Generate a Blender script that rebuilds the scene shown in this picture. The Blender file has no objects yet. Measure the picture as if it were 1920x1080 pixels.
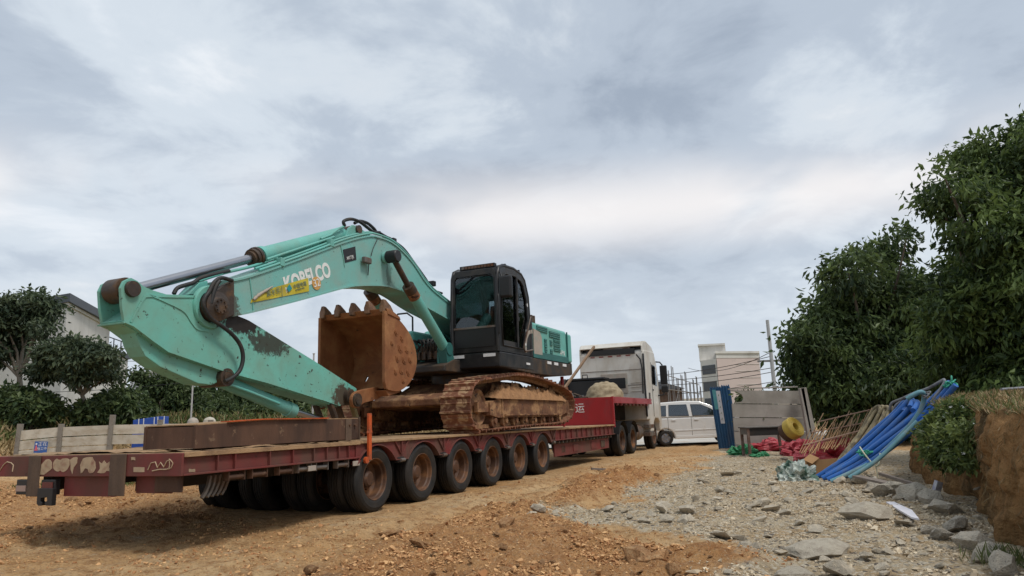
import bpy, bmesh, math, random
import numpy as np
from mathutils import Vector, Matrix
R = math.radians
random.seed(7); rng = np.random.default_rng(7)
scene = bpy.context.scene
COL = scene.collection

# ---------------------------------------------------------------- camera
CAM_Z = 1.30
PITCH, ROLL = R(10.62), math.atan(0.035)
fwd = Vector((0, math.cos(PITCH), math.sin(PITCH)))
up0 = Vector((0, -math.sin(PITCH), math.cos(PITCH))); rt0 = Vector((1, 0, 0))
rt = rt0*math.cos(ROLL) - up0*math.sin(ROLL)
up = rt0*math.sin(ROLL) + up0*math.cos(ROLL)
cd = bpy.data.cameras.new('camera'); cam = bpy.data.objects.new('camera', cd); COL.objects.link(cam)
mw = Matrix((rt, up, -fwd)).transposed().to_4x4(); mw.translation = (0, 0, CAM_Z)
cam.matrix_world = mw
cd.sensor_width = 36; cd.lens = 25.0; cd.clip_start = 0.05; cd.clip_end = 6000
scene.camera = cam

# ---------------------------------------------------------------- sky and sun (overcast)
SUN_EL, SUN_AZ = R(58), R(128)          # azimuth from +Y towards +X
world = bpy.data.worlds.new('World'); scene.world = world; world.use_nodes = True
nt = world.node_tree; nt.nodes.clear()
def wn(t, **k):
    n = nt.nodes.new(t)
    for a, b in k.items(): setattr(n, a, b)
    return n
def wl(a, b): nt.links.new(a, b)
def wmath(op, a, b=None, c=None):
    n = wn('ShaderNodeMath', operation=op)
    for i, x in enumerate((a, b, c)):
        if x is None: continue
        if isinstance(x, (int, float)): n.inputs[i].default_value = x
        else: wl(x, n.inputs[i])
    return n.outputs[0]
def wramp(fac, stops):
    n = wn('ShaderNodeValToRGB'); n.color_ramp.interpolation = 'EASE'
    e = n.color_ramp.elements
    while len(e) < len(stops): e.new(0.5)
    for q, (p, c) in zip(e, stops): q.position = p; q.color = (*c, 1)
    wl(fac, n.inputs[0]); return n.outputs[0]
tc = wn('ShaderNodeTexCoord'); sx = wn('ShaderNodeSeparateXYZ'); wl(tc.outputs['Generated'], sx.inputs[0])
zc = wmath('MAXIMUM', sx.outputs[2], 0.0)
den = wmath('ADD', zc, 0.22)
cx = wmath('DIVIDE', sx.outputs[0], den); cy = wmath('DIVIDE', sx.outputs[1], den)
cmb = wn('ShaderNodeCombineXYZ'); wl(cx, cmb.inputs[0]); wl(cy, cmb.inputs[1]); cmb.inputs[2].default_value = 3.7
def wnoise(scale, detail, rough, dist, off, sy=1.0):
    mp = wn('ShaderNodeMapping'); wl(cmb.outputs[0], mp.inputs[0]); mp.inputs['Location'].default_value = off
    mp.inputs['Scale'].default_value = (1, sy, 1)
    n = wn('ShaderNodeTexNoise'); n.inputs['Scale'].default_value = scale; n.inputs['Detail'].default_value = detail
    n.inputs['Roughness'].default_value = rough; n.inputs['Distortion'].default_value = dist
    wl(mp.outputs[0], n.inputs['Vector']); return n.outputs['Fac']
n1 = wnoise(0.85, 7.0, 0.55, 0.25, (8.4, 2.2, 0)); n2 = wnoise(2.6, 8.0, 0.6, 0.4, (4.1, 2.2, 0))
n3 = wnoise(0.6, 3.0, 0.5, 0.2, (7.7, 9.1, 0))
dens = wmath('ADD', wmath('MULTIPLY', n1, 0.64), wmath('MULTIPLY', n2, 0.36))
cloud = wramp(dens, [(0.37, (6.3, 6.65, 7.0)), (0.45, (5.0, 5.5, 6.0)), (0.53, (3.6, 4.1, 4.75)), (0.62, (2.6, 3.05, 3.7))])
warm = wramp(wmath('MULTIPLY', wmath('SUBTRACT', 0.62, dens), n3), [(0.06, (1, 1, 1)), (0.16, (1.06, 1.0, 0.95))])
mul = wn('ShaderNodeMixRGB', blend_type='MULTIPLY'); mul.inputs[0].default_value = 1; wl(cloud, mul.inputs[1]); wl(warm, mul.inputs[2])
# towards the horizon the cloud deck melts into an even pale haze
hz = wramp(sx.outputs[2], [(0.0, (1, 1, 1)), (0.22, (0.25, 0.25, 0.25)), (0.45, (0, 0, 0))])
hm = wn('ShaderNodeMixRGB'); wl(hz, hm.inputs[0]); wl(mul.outputs[0], hm.inputs[1]); hm.inputs[2].default_value = (4.9, 5.35, 5.9, 1)
# thin break in the deck above the horizon, faintly warm
bnd = wramp(sx.outputs[2], [(0.20, (0, 0, 0)), (0.28, (1, 1, 1)), (0.37, (0, 0, 0))])
n4 = wnoise(1.1, 4.0, 0.5, 0.3, (2.3, 6.6, 0)); gap = wramp(n4, [(0.42, (0, 0, 0)), (0.62, (0.75, 0.75, 0.75))])
gm = wn('ShaderNodeMixRGB', blend_type='MULTIPLY'); gm.inputs[0].default_value = 1; wl(bnd, gm.inputs[1]); wl(gap, gm.inputs[2])
hm2 = wn('ShaderNodeMixRGB'); wl(gm.outputs[0], hm2.inputs[0]); wl(hm.outputs[0], hm2.inputs[1]); hm2.inputs[2].default_value = (7.5, 7.1, 6.85, 1); hm = hm2
sky = wn('ShaderNodeTexSky', sky_type='NISHITA'); sky.sun_disc = False
sky.sun_elevation = SUN_EL; sky.sun_rotation = SUN_AZ; sky.dust_density = 3.0
mx = wn('ShaderNodeMixRGB'); mx.inputs[0].default_value = 0.92; wl(sky.outputs[0], mx.inputs[1]); wl(hm.outputs[0], mx.inputs[2])
bg = wn('ShaderNodeBackground'); bg.inputs[1].default_value = 0.10; wl(mx.outputs[0], bg.inputs[0])
wo = wn('ShaderNodeOutputWorld'); wl(bg.outputs[0], wo.inputs[0])
sd = bpy.data.lights.new('sun', 'SUN'); sd.energy = 1.5; sd.angle = R(14); sd.color = (1.0, 0.95, 0.88)
sun = bpy.data.objects.new('sun', sd); COL.objects.link(sun)
sdir = Vector((math.sin(SUN_AZ)*math.cos(SUN_EL), math.cos(SUN_AZ)*math.cos(SUN_EL), math.sin(SUN_EL)))
sun.rotation_euler = sdir.to_track_quat('Z', 'Y').to_euler(); sun.location = (0, 0, 60)
vs = scene.view_settings; vs.view_transform = 'Standard'; vs.look = 'None'; vs.gamma = 1.0; vs.exposure = 0.52
try: vs.use_curve_mapping = False
except Exception: pass

# ---------------------------------------------------------------- helpers
def tag(o, label=None, cat=None, group=None, kind=None):
    if label: o['label'] = label
    if cat: o['category'] = cat
    if group: o['group'] = group
    if kind: o['kind'] = kind
    return o
def thing(name, label, cat, loc=(0, 0, 0), rz=0, group=None):
    o = bpy.data.objects.new(name, None); COL.objects.link(o)
    o.location = loc; o.rotation_euler = (0, 0, rz); o.empty_display_size = 0.2
    return tag(o, label, cat, group)
def link(name, me, mat=None, parent=None, loc=None, rot=None, sc=None):
    if mat is not None and not me.materials: me.materials.append(mat)
    o = bpy.data.objects.new(name, me); COL.objects.link(o)
    if parent is not None: o.parent = parent
    if loc is not None: o.location = loc
    if rot is not None: o.rotation_euler = rot
    if sc is not None: o.scale = sc
    return o
def copy_tree(o, parent=None):
    c = o.copy(); COL.objects.link(c); c.parent = parent
    for ch in list(o.children): copy_tree(ch, c)
    return c
def mesh_np(name, verts, faces, smooth=False):
    verts = np.asarray(verts, np.float32); faces = np.asarray(faces, np.int32)
    me = bpy.data.meshes.new(name); k = faces.shape[1]; n = len(faces)
    me.vertices.add(len(verts)); me.vertices.foreach_set('co', verts.ravel())
    me.loops.add(n*k); me.loops.foreach_set('vertex_index', faces.ravel())
    me.polygons.add(n); me.polygons.foreach_set('loop_start', np.arange(0, n*k, k, dtype=np.int32))
    me.polygons.foreach_set('use_smooth', np.full(n, smooth))
    me.update(calc_edges=True); return me
def V3(*a): return Vector(a)
def frame(d):
    d = Vector(d).normalized(); a = Vector((0, 0, 1)) if abs(d.z) < 0.92 else Vector((1, 0, 0))
    x = a.cross(d).normalized(); return x, d.cross(x).normalized(), d
class MB:
    def __init__(s): s.v = []; s.f = []; s.sm = []
    def add(s, vs, fs, smooth=False):
        b = len(s.v); s.v += [tuple(p) for p in vs]
        for f in fs: s.f.append([i+b for i in f]); s.sm.append(smooth)
        return s
    def box(s, a, b):
        x0, y0, z0 = a; x1, y1, z1 = b
        return s.add([(x0,y0,z0),(x1,y0,z0),(x1,y1,z0),(x0,y1,z0),(x0,y0,z1),(x1,y0,z1),(x1,y1,z1),(x0,y1,z1)],
                     [(0,3,2,1),(4,5,6,7),(0,1,5,4),(1,2,6,5),(2,3,7,6),(3,0,4,7)])
    def obox(s, p0, p1, wx, wy, upv=(0, 0, 1)):
        p0 = Vector(p0); p1 = Vector(p1); d = (p1-p0).normalized(); x = d.cross(Vector(upv))
        if x.length < 1e-3: x = d.cross(Vector((1, 0, 0)))
        x.normalize(); y = x.cross(d); vs = []
        for p in (p0, p1):
            for a, b in ((-1,-1),(1,-1),(1,1),(-1,1)): vs.append(p+x*(a*wx/2)+y*(b*wy/2))
        return s.add(vs, [(3,2,1,0),(4,5,6,7),(0,1,5,4),(1,2,6,5),(2,3,7,6),(3,0,4,7)])
    def prism(s, prof, a0, a1, axis='v'):
        n = len(prof)
        P = {'v': lambda p, a: (p[0], a, p[1]), 'u': lambda p, a: (a, p[0], p[1]), 'w': lambda p, a: (p[0], p[1], a)}[axis]
        vs = [P(p, a0) for p in prof] + [P(p, a1) for p in prof]
        return s.add(vs, [list(range(n))[::-1], list(range(n, 2*n))] + [(i, (i+1) % n, n+(i+1) % n, n+i) for i in range(n)])
    def ring(s, outer, inner, a0, a1, axis='v'):
        n = len(outer)
        P = {'v': lambda p, a: (p[0], a, p[1]), 'u': lambda p, a: (a, p[0], p[1]), 'w': lambda p, a: (p[0], p[1], a)}[axis]
        vs = [P(p, a) for a in (a0, a1) for q in (outer, inner) for p in q]; fs = []
        for i in range(n):
            j = (i+1) % n
            fs += [(i, n+i, n+j, j), (2*n+i, 2*n+j, 3*n+j, 3*n+i), (i, j, 2*n+j, 2*n+i), (n+i, 3*n+i, 3*n+j, n+j)]
        return s.add(vs, fs)
    def strip(s, path, a0, a1, th, axis='v'):
        # a flange of thickness th that follows a 2D path
        pts = [Vector(p) for p in path]; L = []; Rr = []
        for i, p in enumerate(pts):
            d = (pts[min(i+1, len(pts)-1)] - pts[max(i-1, 0)]).normalized(); nrm = Vector((-d.y, d.x))
            L.append(p+nrm*th/2); Rr.append(p-nrm*th/2)
        for i in range(len(pts)-1): s.prism([L[i], L[i+1], Rr[i+1], Rr[i]], a0, a1, axis)
        return s
    def tube(s, path, r, seg=8, closed=False):
        path = [Vector(p) for p in path]; n = len(path)
        rr = r if isinstance(r, (list, tuple)) else [r]*n
        x = None; vs = []; fs = []
        for i, p in enumerate(path):
            if closed: d = path[(i+1) % n]-path[i-1]
            else: d = path[min(i+1, n-1)]-path[max(i-1, 0)]
            d.normalize()
            if x is None: x = frame(d)[0]
            x = (x-d*x.dot(d)); x = x.normalized() if x.length > 1e-6 else frame(d)[0]
            y = d.cross(x)
            for k in range(seg):
                a = 2*math.pi*k/seg; vs.append(p+(x*math.cos(a)+y*math.sin(a))*rr[i])
        for i in range(n if closed else n-1):
            j = (i+1) % n
            for k in range(seg): fs.append((i*seg+k, i*seg+(k+1) % seg, j*seg+(k+1) % seg, j*seg+k))
        s.add(vs, fs, True)
        if not closed:
            s.add(vs[:seg], [list(range(seg))[::-1]]); s.add(vs[-seg:], [list(range(seg))])
        return s
    def cyl(s, p0, p1, r, r1=None, seg=20): return s.tube([p0, p1], [r, r if r1 is None else r1], seg)
    def lathe(s, prof, c, axis, seg=28, crease=True):
        x, y, d = frame(axis); c = Vector(c)
        def rg(r, h): return [c+d*h+(x*math.cos(2*math.pi*k/seg)+y*math.sin(2*math.pi*k/seg))*r for k in range(seg)]
        for (r0, h0), (r1, h1) in zip(prof, prof[1:]):
            s.add(rg(r0, h0)+rg(r1, h1), [(k, (k+1) % seg, seg+(k+1) % seg, seg+k) for k in range(seg)], True)
        return s
    def sheet(s, rows, smooth=True, closed_u=False):
        n = len(rows[0]); vs = [p for r in rows for p in r]; fs = []
        for i in range(len(rows)-1):
            for k in range(n-1): fs.append((i*n+k, i*n+k+1, (i+1)*n+k+1, (i+1)*n+k))
        return s.add(vs, fs, smooth)
    def mesh(s, name, off=(0, 0, 0)):
        me = bpy.data.meshes.new(name)
        me.from_pydata([(a-off[0], b-off[1], c-off[2]) for a, b, c in s.v], [], s.f)
        me.polygons.foreach_set('use_smooth', s.sm); me.update()
        bm = bmesh.new(); bm.from_mesh(me); bmesh.ops.recalc_face_normals(bm, faces=bm.faces[:]); bm.to_mesh(me); bm.free()
        return me
    def build(s, name, mat, parent=None, off=(0, 0, 0), bevel=0, loc=None, rot=None, label=None):
        o = link(name, s.mesh(name, off), mat, parent, loc, rot)
        if bevel:
            m = o.modifiers.new('bevel', 'BEVEL'); m.width = bevel; m.segments = 2; m.limit_method = 'ANGLE'; m.angle_limit = R(40)
        if label: o['label'] = label
        return o
def text_mesh(body, size, extrude=0.002, bold=0.0):
    cu = bpy.data.curves.new('lettering', 'FONT'); cu.body = body; cu.size = size; cu.extrude = extrude; cu.align_x = 'CENTER'; cu.align_y = 'CENTER'
    cu.resolution_u = 4; cu.offset = bold
    o = bpy.data.objects.new('lettering', cu); COL.objects.link(o)
    me = bpy.data.meshes.new_from_object(o.evaluated_get(bpy.context.evaluated_depsgraph_get()))
    bpy.data.objects.remove(o); bpy.data.curves.remove(cu); return me
def lettering(body, size, mat, parent, c, xd, yd, bold=0.0, width=None, name='lettering'):
    """flat raised lettering centred at c; xd, yd: reading and up directions in the parent's space"""
    me = text_mesh(body, size, 0.002, bold)
    if width:
        xs = [v.co.x for v in me.vertices]; k = width/(max(xs)-min(xs))
        for v in me.vertices: v.co.x *= k
    xd = Vector(xd).normalized(); yd = Vector(yd); yd = (yd-xd*yd.dot(xd)).normalized(); zd = xd.cross(yd)
    M = Matrix((xd, yd, zd)).transposed().to_4x4(); M.translation = c; me.transform(M); me.materials.clear()
    return link(name, me, mat, parent)

# value noise on numpy arrays
def _h(ix, iy, seed):
    n = (ix.astype(np.int64)*374761393 + iy.astype(np.int64)*668265263 + seed*1442695041) & 0x7fffffff
    n = ((n ^ (n >> 13))*1274126177) & 0x7fffffff
    return ((n ^ (n >> 16)) & 0xffff)/65535.0
def vnoise(x, y, seed=0):
    ix = np.floor(x); iy = np.floor(y); fx = x-ix; fy = y-iy
    fx = fx*fx*(3-2*fx); fy = fy*fy*(3-2*fy)
    a = _h(ix, iy, seed); b = _h(ix+1, iy, seed); c = _h(ix, iy+1, seed); d = _h(ix+1, iy+1, seed)
    return (a*(1-fx)+b*fx)*(1-fy)+(c*(1-fx)+d*fx)*fy
def fbm(x, y, sc, octv=4, seed=0, gain=0.5):
    x = np.asarray(x, float)*sc; y = np.asarray(y, float)*sc; t = 0; a = 1; s = 0
    for k in range(octv):
        t = t+a*(vnoise(x+17.3*k, y-9.1*k, seed+k)-0.5); s += a; a *= gain; x = x*2.03; y = y*2.03
    return t/s*2
def sstep(a, b, x):
    t = np.clip((x-a)/(b-a), 0, 1); return t*t*(3-2*t)

# ---------------------------------------------------------------- materials
def M(name, col, rough=0.6, metal=0.0, var=0.12, vscale=3.0, dirt=None, damt=0.5, dscale=2.0, dstr=(1, 1, 1), dsharp=0.12,
      spot=None, samt=0.62, sscale=12.0, bump=0.15, bscale=30.0, bdist=0.01, rnd=0.0, coat=0.0, blot=None, spec=0.4, attr=None):
    m = bpy.data.materials.new(name); m.use_nodes = True; t = m.node_tree; N = t.nodes; Lk = t.links
    b = N['Principled BSDF']; b.inputs['Roughness'].default_value = rough; b.inputs['Metallic'].default_value = metal
    b.inputs['Specular IOR Level'].default_value = spec; b.inputs['Coat Weight'].default_value = coat
    tc = N.new('ShaderNodeTexCoord')
    def noise(scale, detail=4, st=(1, 1, 1), rg=0.55, dist=0.0):
        mp = N.new('ShaderNodeMapping'); mp.inputs['Scale'].default_value = st; Lk.new(tc.outputs['Object'], mp.inputs[0])
        n = N.new('ShaderNodeTexNoise'); n.inputs['Scale'].default_value = scale; n.inputs['Detail'].default_value = detail
        n.inputs['Roughness'].default_value = rg; n.inputs['Distortion'].default_value = dist
        Lk.new(mp.outputs[0], n.inputs['Vector']); return n.outputs['Fac']
    def maprange(f, a, c, x=0.0, y=1.0):
        n = N.new('ShaderNodeMapRange'); n.inputs[1].default_value = a; n.inputs[2].default_value = c; n.inputs[3].default_value = x; n.inputs[4].default_value = y
        Lk.new(f, n.inputs[0]); return n.outputs[0]
    def mix(f, a, c, mode='MIX'):
        n = N.new('ShaderNodeMixRGB'); n.blend_type = mode
        for s, v in ((0, f), (1, a), (2, c)):
            if isinstance(v, (int, float)): n.inputs[s].default_value = v
            elif isinstance(v, tuple): n.inputs[s].default_value = (*v, 1) if len(v) == 3 else v
            else: Lk.new(v, n.inputs[s])
        return n.outputs[0]
    cur = col
    if var:
        f = noise(vscale, 5); cur = mix(f, tuple(c*(1-var*2.2) for c in col), tuple(min(1, c*(1+var*2.2)) for c in col))
    if rnd:
        oi = N.new('ShaderNodeObjectInfo'); g = maprange(oi.outputs['Random'], 0, 1, 1-rnd, 1+rnd)
        cb = N.new('ShaderNodeCombineXYZ')
        for i in range(3): Lk.new(g, cb.inputs[i])
        cur = mix(1.0, cur, cb.outputs[0], 'MULTIPLY')
    if attr:
        at = N.new('ShaderNodeAttribute'); at.attribute_name = attr[0]
        cur = mix(maprange(at.outputs['Fac'], 0, 1), cur, attr[1])
    rf = None
    if dirt:
        f = maprange(noise(dscale, 6, dstr, 0.62, 0.3), 1-damt-dsharp, 1-damt+dsharp); cur = mix(f, cur, dirt); rf = f
    if spot:
        f2 = maprange(noise(sscale, 5, (1, 1, 1), 0.65), samt, samt+0.05); cur = mix(f2, cur, spot)
    if blot:   # a grease or wear stain with a place of its own: (centre, radii, colour, strength)
        for (cc, rr, colr, amt) in blot:
            vm = N.new('ShaderNodeVectorMath'); vm.operation = 'SUBTRACT'; Lk.new(tc.outputs['Object'], vm.inputs[0]); vm.inputs[1].default_value = cc
            vd = N.new('ShaderNodeVectorMath'); vd.operation = 'DIVIDE'; Lk.new(vm.outputs[0], vd.inputs[0]); vd.inputs[1].default_value = rr
            vl = N.new('ShaderNodeVectorMath'); vl.operation = 'LENGTH'; Lk.new(vd.outputs[0], vl.inputs[0])
            nn = noise(9.0, 6, (1, 1, 1), 0.7)
            ad = N.new('ShaderNodeMath'); ad.operation = 'MULTIPLY_ADD'; Lk.new(nn, ad.inputs[0]); ad.inputs[1].default_value = 2.6; 
            ng = N.new('ShaderNodeMath'); ng.operation = 'SUBTRACT'; Lk.new(vl.outputs['Value'], ng.inputs[0]); ng.inputs[1].default_value = 1.3
            Lk.new(ng.outputs[0], ad.inputs[2]); f3 = maprange(ad.outputs[0], 1.0, 0.75, 0, amt); cur = mix(f3, cur, colr)
    if isinstance(cur, tuple): b.inputs['Base Color'].default_value = (*cur, 1)
    else: Lk.new(cur, b.inputs['Base Color'])
    if rf is not None: Lk.new(maprange(rf, 0, 1, rough, min(1, max(rough, 0.85))), b.inputs['Roughness'])
    if bump:
        bp = N.new('ShaderNodeBump'); bp.inputs['Strength'].default_value = bump; bp.inputs['Distance'].default_value = bdist
        Lk.new(noise(bscale, 6, (1, 1, 1), 0.6), bp.inputs['Height']); Lk.new(bp.outputs[0], b.inputs['Normal'])
    return m
def glass(name, tint, gloss=0.25, rough=0.03):
    m = bpy.data.materials.new(name); m.use_nodes = True; t = m.node_tree; N = t.nodes; N.clear()
    o = N.new('ShaderNodeOutputMaterial'); tr = N.new('ShaderNodeBsdfTransparent'); tr.inputs[0].default_value = (*tint, 1)
    gl = N.new('ShaderNodeBsdfGlossy'); gl.inputs['Roughness'].default_value = rough; gl.inputs[0].default_value = (0.9, 0.95, 1, 1)
    lw = N.new('ShaderNodeLayerWeight'); lw.inputs[0].default_value = gloss
    mx = N.new('ShaderNodeMixShader'); t.links.new(lw.outputs['Fresnel'], mx.inputs[0])
    t.links.new(tr.outputs[0], mx.inputs[1]); t.links.new(gl.outputs[0], mx.inputs[2]); t.links.new(mx.outputs[0], o.inputs[0]); return m
MUD = (0.30, 0.17, 0.085); RUST = (0.14, 0.062, 0.03); GREASE = (0.018, 0.014, 0.011)
m = {}
m['teal'] = M('teal_paint', (0.125, 0.42, 0.37), 0.42, var=0.07, vscale=1.2, dirt=(0.17, 0.30, 0.25), damt=0.40, dscale=1.6, dstr=(1, 1, 0.6), dsharp=0.2, spot=(0.03, 0.06, 0.05), samt=0.71, sscale=17, bump=0.05, bscale=14)
m['teal_dark'] = M('teal_dark', (0.03, 0.13, 0.12), 0.5, var=0.1, bump=0.05)
m['black'] = M('black_paint', (0.014, 0.014, 0.015), 0.36, var=0.15, dirt=(0.07, 0.06, 0.05), damt=0.33, dscale=2.2, dsharp=0.2, bump=0.05)
m['frame_dark'] = M('dark_frame', (0.030, 0.026, 0.023), 0.6, var=0.2, dirt=(0.10, 0.062, 0.035), damt=0.42, dscale=2.5, bump=0.2)
m['rubber_hose'] = M('hose_rubber', (0.018, 0.018, 0.018), 0.55, var=0.2, dirt=(0.06, 0.05, 0.04), damt=0.35, dscale=5)
m['chrome'] = M('chrome_rod', (0.36, 0.37, 0.40), 0.30, metal=1.0, var=0.05, bump=0)
m['steel_grey'] = M('worn_steel', (0.16, 0.145, 0.13), 0.5, metal=0.4, var=0.2, dirt=RUST, damt=0.45)
m['grease'] = M('greasy_steel', (0.045, 0.032, 0.024), 0.45, var=0.3, vscale=6, dirt=(0.12, 0.065, 0.03), damt=0.4, dscale=5, bump=0.4, bscale=25)
m['bucket'] = M('bucket_steel', (0.22, 0.085, 0.032), 0.68, var=0.2, vscale=2.5, dirt=(0.34, 0.165, 0.068), damt=0.42, dscale=2.2, spot=(0.05, 0.028, 0.018), samt=0.66, sscale=9, bump=0.45, bscale=18, bdist=0.015)
m['tooth'] = M('tooth_steel', (0.19, 0.105, 0.06), 0.5, var=0.2, dirt=(0.07, 0.04, 0.03), damt=0.4, dscale=6, bump=0.3)
m['track'] = M('muddy_track', (0.15, 0.066, 0.032), 0.75, var=0.3, vscale=5, dirt=(0.34, 0.19, 0.09), damt=0.46, dscale=3.5, dsharp=0.07, spot=(0.04, 0.022, 0.015), samt=0.59, sscale=8, bump=0.7, bscale=22, bdist=0.02)
m['shoe'] = M('muddy_shoe', (0.17, 0.066, 0.034), 0.72, var=0.35, vscale=7, dirt=(0.42, 0.28, 0.16), damt=0.46, dscale=5, dsharp=0.06, rnd=0.42, bump=0.6, bscale=30, bdist=0.015)
m['mud'] = M('mud', (0.33, 0.175, 0.08), 0.95, var=0.25, vscale=8, bump=1.0, bscale=30, bdist=0.03)
m['red'] = M('trailer_red', (0.17, 0.022, 0.022), 0.5, var=0.15, dirt=(0.11, 0.052, 0.038), damt=0.52, dscale=1.7, dstr=(1, 1, 0.4), dsharp=0.16, spot=(0.06, 0.03, 0.022), samt=0.66, sscale=10, bump=0.12)
m['red_clean'] = M('trailer_red_clean', (0.30, 0.018, 0.022), 0.42, var=0.08, dirt=(0.16, 0.03, 0.03), damt=0.35, dscale=1.2, bump=0.05)
m['deck'] = M('dusty_deck', (0.34, 0.215, 0.115), 0.9, var=0.2, vscale=2, dirt=(0.13, 0.075, 0.045), damt=0.38, dscale=2.2, bump=0.6, bscale=25, bdist=0.02)
m['chassis'] = M('chassis_black', (0.018, 0.015, 0.014), 0.7, var=0.2, dirt=(0.05, 0.03, 0.02), damt=0.4)
m['brown_post'] = M('brown_dirty_steel', (0.085, 0.055, 0.038), 0.75, var=0.25, vscale=6, dstr=(1, 1, 0.3), dirt=(0.15, 0.10, 0.065), damt=0.4, bump=0.3)
m['ramp'] = M('rusty_ramp_steel', (0.105, 0.052, 0.03), 0.7, var=0.25, vscale=2.2, dirt=(0.055, 0.03, 0.02), damt=0.48, dscale=2.0, dstr=(1, 1, 0.25), spot=(0.16, 0.10, 0.06), samt=0.63, sscale=6, bump=0.25)
m['orange'] = M('orange_paint', (0.50, 0.085, 0.018), 0.5, var=0.12, dirt=(0.20, 0.07, 0.035), damt=0.38, dscale=5)
m['tyre'] = M('tyre_rubber', (0.011, 0.011, 0.011), 0.66, var=0.2, vscale=4, dirt=(0.050, 0.036, 0.025), damt=0.33, dscale=3, dsharp=0.25, bump=0.15)
m['rim'] = M('rusty_rim', (0.075, 0.036, 0.02), 0.6, var=0.25, vscale=4, dirt=(0.22, 0.095, 0.032), damt=0.40, dscale=3.5, rnd=0.3, spot=(0.05, 0.03, 0.02), samt=0.62, sscale=8)
m['white'] = M('white_truck_paint', (0.62, 0.60, 0.55), 0.38, var=0.04, dirt=(0.36, 0.29, 0.20), damt=0.34, dscale=1.8, dstr=(1, 1, 0.4), dsharp=0.22, bump=0.03)
m['white_car'] = M('white_car_paint', (0.72, 0.72, 0.71), 0.25, var=0.03, dirt=(0.55, 0.51, 0.44), damt=0.3, dscale=1.5, bump=0, coat=0.4)
m['sticker'] = M('reflective_sticker', (0.72, 0.72, 0.72), 0.4, var=0.06, vscale=20, bump=0)
m['letter'] = M('white_lettering', (0.70, 0.72, 0.70), 0.5, var=0.06, vscale=9, dirt=(0.42, 0.55, 0.50), damt=0.30, dscale=9, bump=0)
m['cream'] = M('cream_overpaint', (0.42, 0.32, 0.21), 0.7, var=0.15, vscale=12, dirt=(0.25, 0.12, 0.08), damt=0.36, dscale=9, bump=0.1)
m['banner'] = M('yellow_banner', (0.50, 0.42, 0.035), 0.6, var=0.08, vscale=4, dirt=(0.33, 0.27, 0.06), damt=0.35, dscale=5, bump=0.05)
m['ink'] = M('banner_ink', (0.16, 0.21, 0.14), 0.6, var=0.05, bump=0)
m['logo'] = M('teal_logo', (0.02, 0.25, 0.27), 0.6, var=0.05, bump=0)
m['amber'] = M('amber_sticker', (0.55, 0.30, 0.08), 0.6, var=0.1, dirt=(0.45, 0.35, 0.2), damt=0.3, dscale=12, bump=0)
m['rubber_blk'] = M('black_plastic', (0.015, 0.015, 0.016), 0.45, var=0.1, bump=0.05)
m['seat'] = M('dark_seat', (0.02, 0.02, 0.022), 0.8, var=0.1)
m['glass'] = glass('cab_glass', (0.60, 0.66, 0.68), 0.35)
m['glass_dark'] = glass('tinted_glass', (0.22, 0.24, 0.25), 0.35)
m['glass_car'] = glass('car_glass', (0.45, 0.46, 0.44), 0.5)
m['beige_panel'] = M('dusty_pale_panel', (0.36, 0.31, 0.26), 0.7, var=0.12, vscale=6, dirt=(0.22, 0.30, 0.27), damt=0.35, dscale=4)

# ---------------------------------------------------------------- ground
# trailer frame: origin at the contact point of the rearmost right wheel, u forwards, v to its left, w up
T_O = Vector((-2.190, 11.387, 0.0)); T_YAW = R(90-23.674)
Uv = Vector((math.cos(T_YAW), math.sin(T_YAW), 0)); Vv = Vector((-math.sin(T_YAW), math.cos(T_YAW), 0))
def TW(u, v, w=0.0): return T_O+Uv*u+Vv*v+Vector((0, 0, w))
def poly_sd(x, y, poly):
    """signed distance (positive inside) of points to a polygon"""
    d = np.full(np.shape(x), 1e9); ins = np.zeros(np.shape(x), bool); n = len(poly)
    for i in range(n):
        ax, ay = poly[i][:2]; bx, by = poly[(i+1) % n][:2]
        t = np.clip(((x-ax)*(bx-ax)+(y-ay)*(by-ay))/((bx-ax)**2+(by-ay)**2+1e-9), 0, 1)
        d = np.minimum(d, np.hypot(x-ax-t*(bx-ax), y-ay-t*(by-ay)))
        c = ((ay > y) != (by > y)) & (x < (bx-ax)*(y-ay)/(by-ay+1e-12)+ax); ins ^= c
    return np.where(ins, d, -d)
GRAVEL = [(6.596,24.825,0.000), (2.955,15.240,0.000), (1.324,11.761,0.000), (0.084,11.072,0.000), (0.246,9.861,0.000), (1.239,8.493,0.000), (1.846,7.343,0.000), (1.991,6.647,0.000), (1.391,5.636,0.000), (1.2,4.5,0), (9,3,0), (12,10,0), (12,22,0), (9.5,27,0), (7.2,26.5,0)]
MOUND = [(0.203,11.037,0.000), (1.062,8.533,0.000), (1.696,7.372,0.000), (1.945,6.729,0.000), (1.419,5.897,0.000), (0.2,4.6,0), (-2.0,4.6,0), (-1.738,6.819,0.000), (-1.345,8.675,-0.000), (-0.589,10.941,0.000)]
HEAP = [(-11.855,14.945,0.000), (-12.711,17.964,0.000), (-7.747,16.584,0.000), (-4.673,12.818,0.000), (-4.940,10.628,0.000), (-6.118,8.739,0.000), (-8.229,10.158,0.000)]
BERM = [(0.469,11.651,0.000), (0.895,14.223,0.000), (2.049,15.914,0.000), (2.979,16.246,0.000), (2.767,14.300,0.000), (1.650,12.925,0.000), (0.702,11.365,0.000)]
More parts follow.
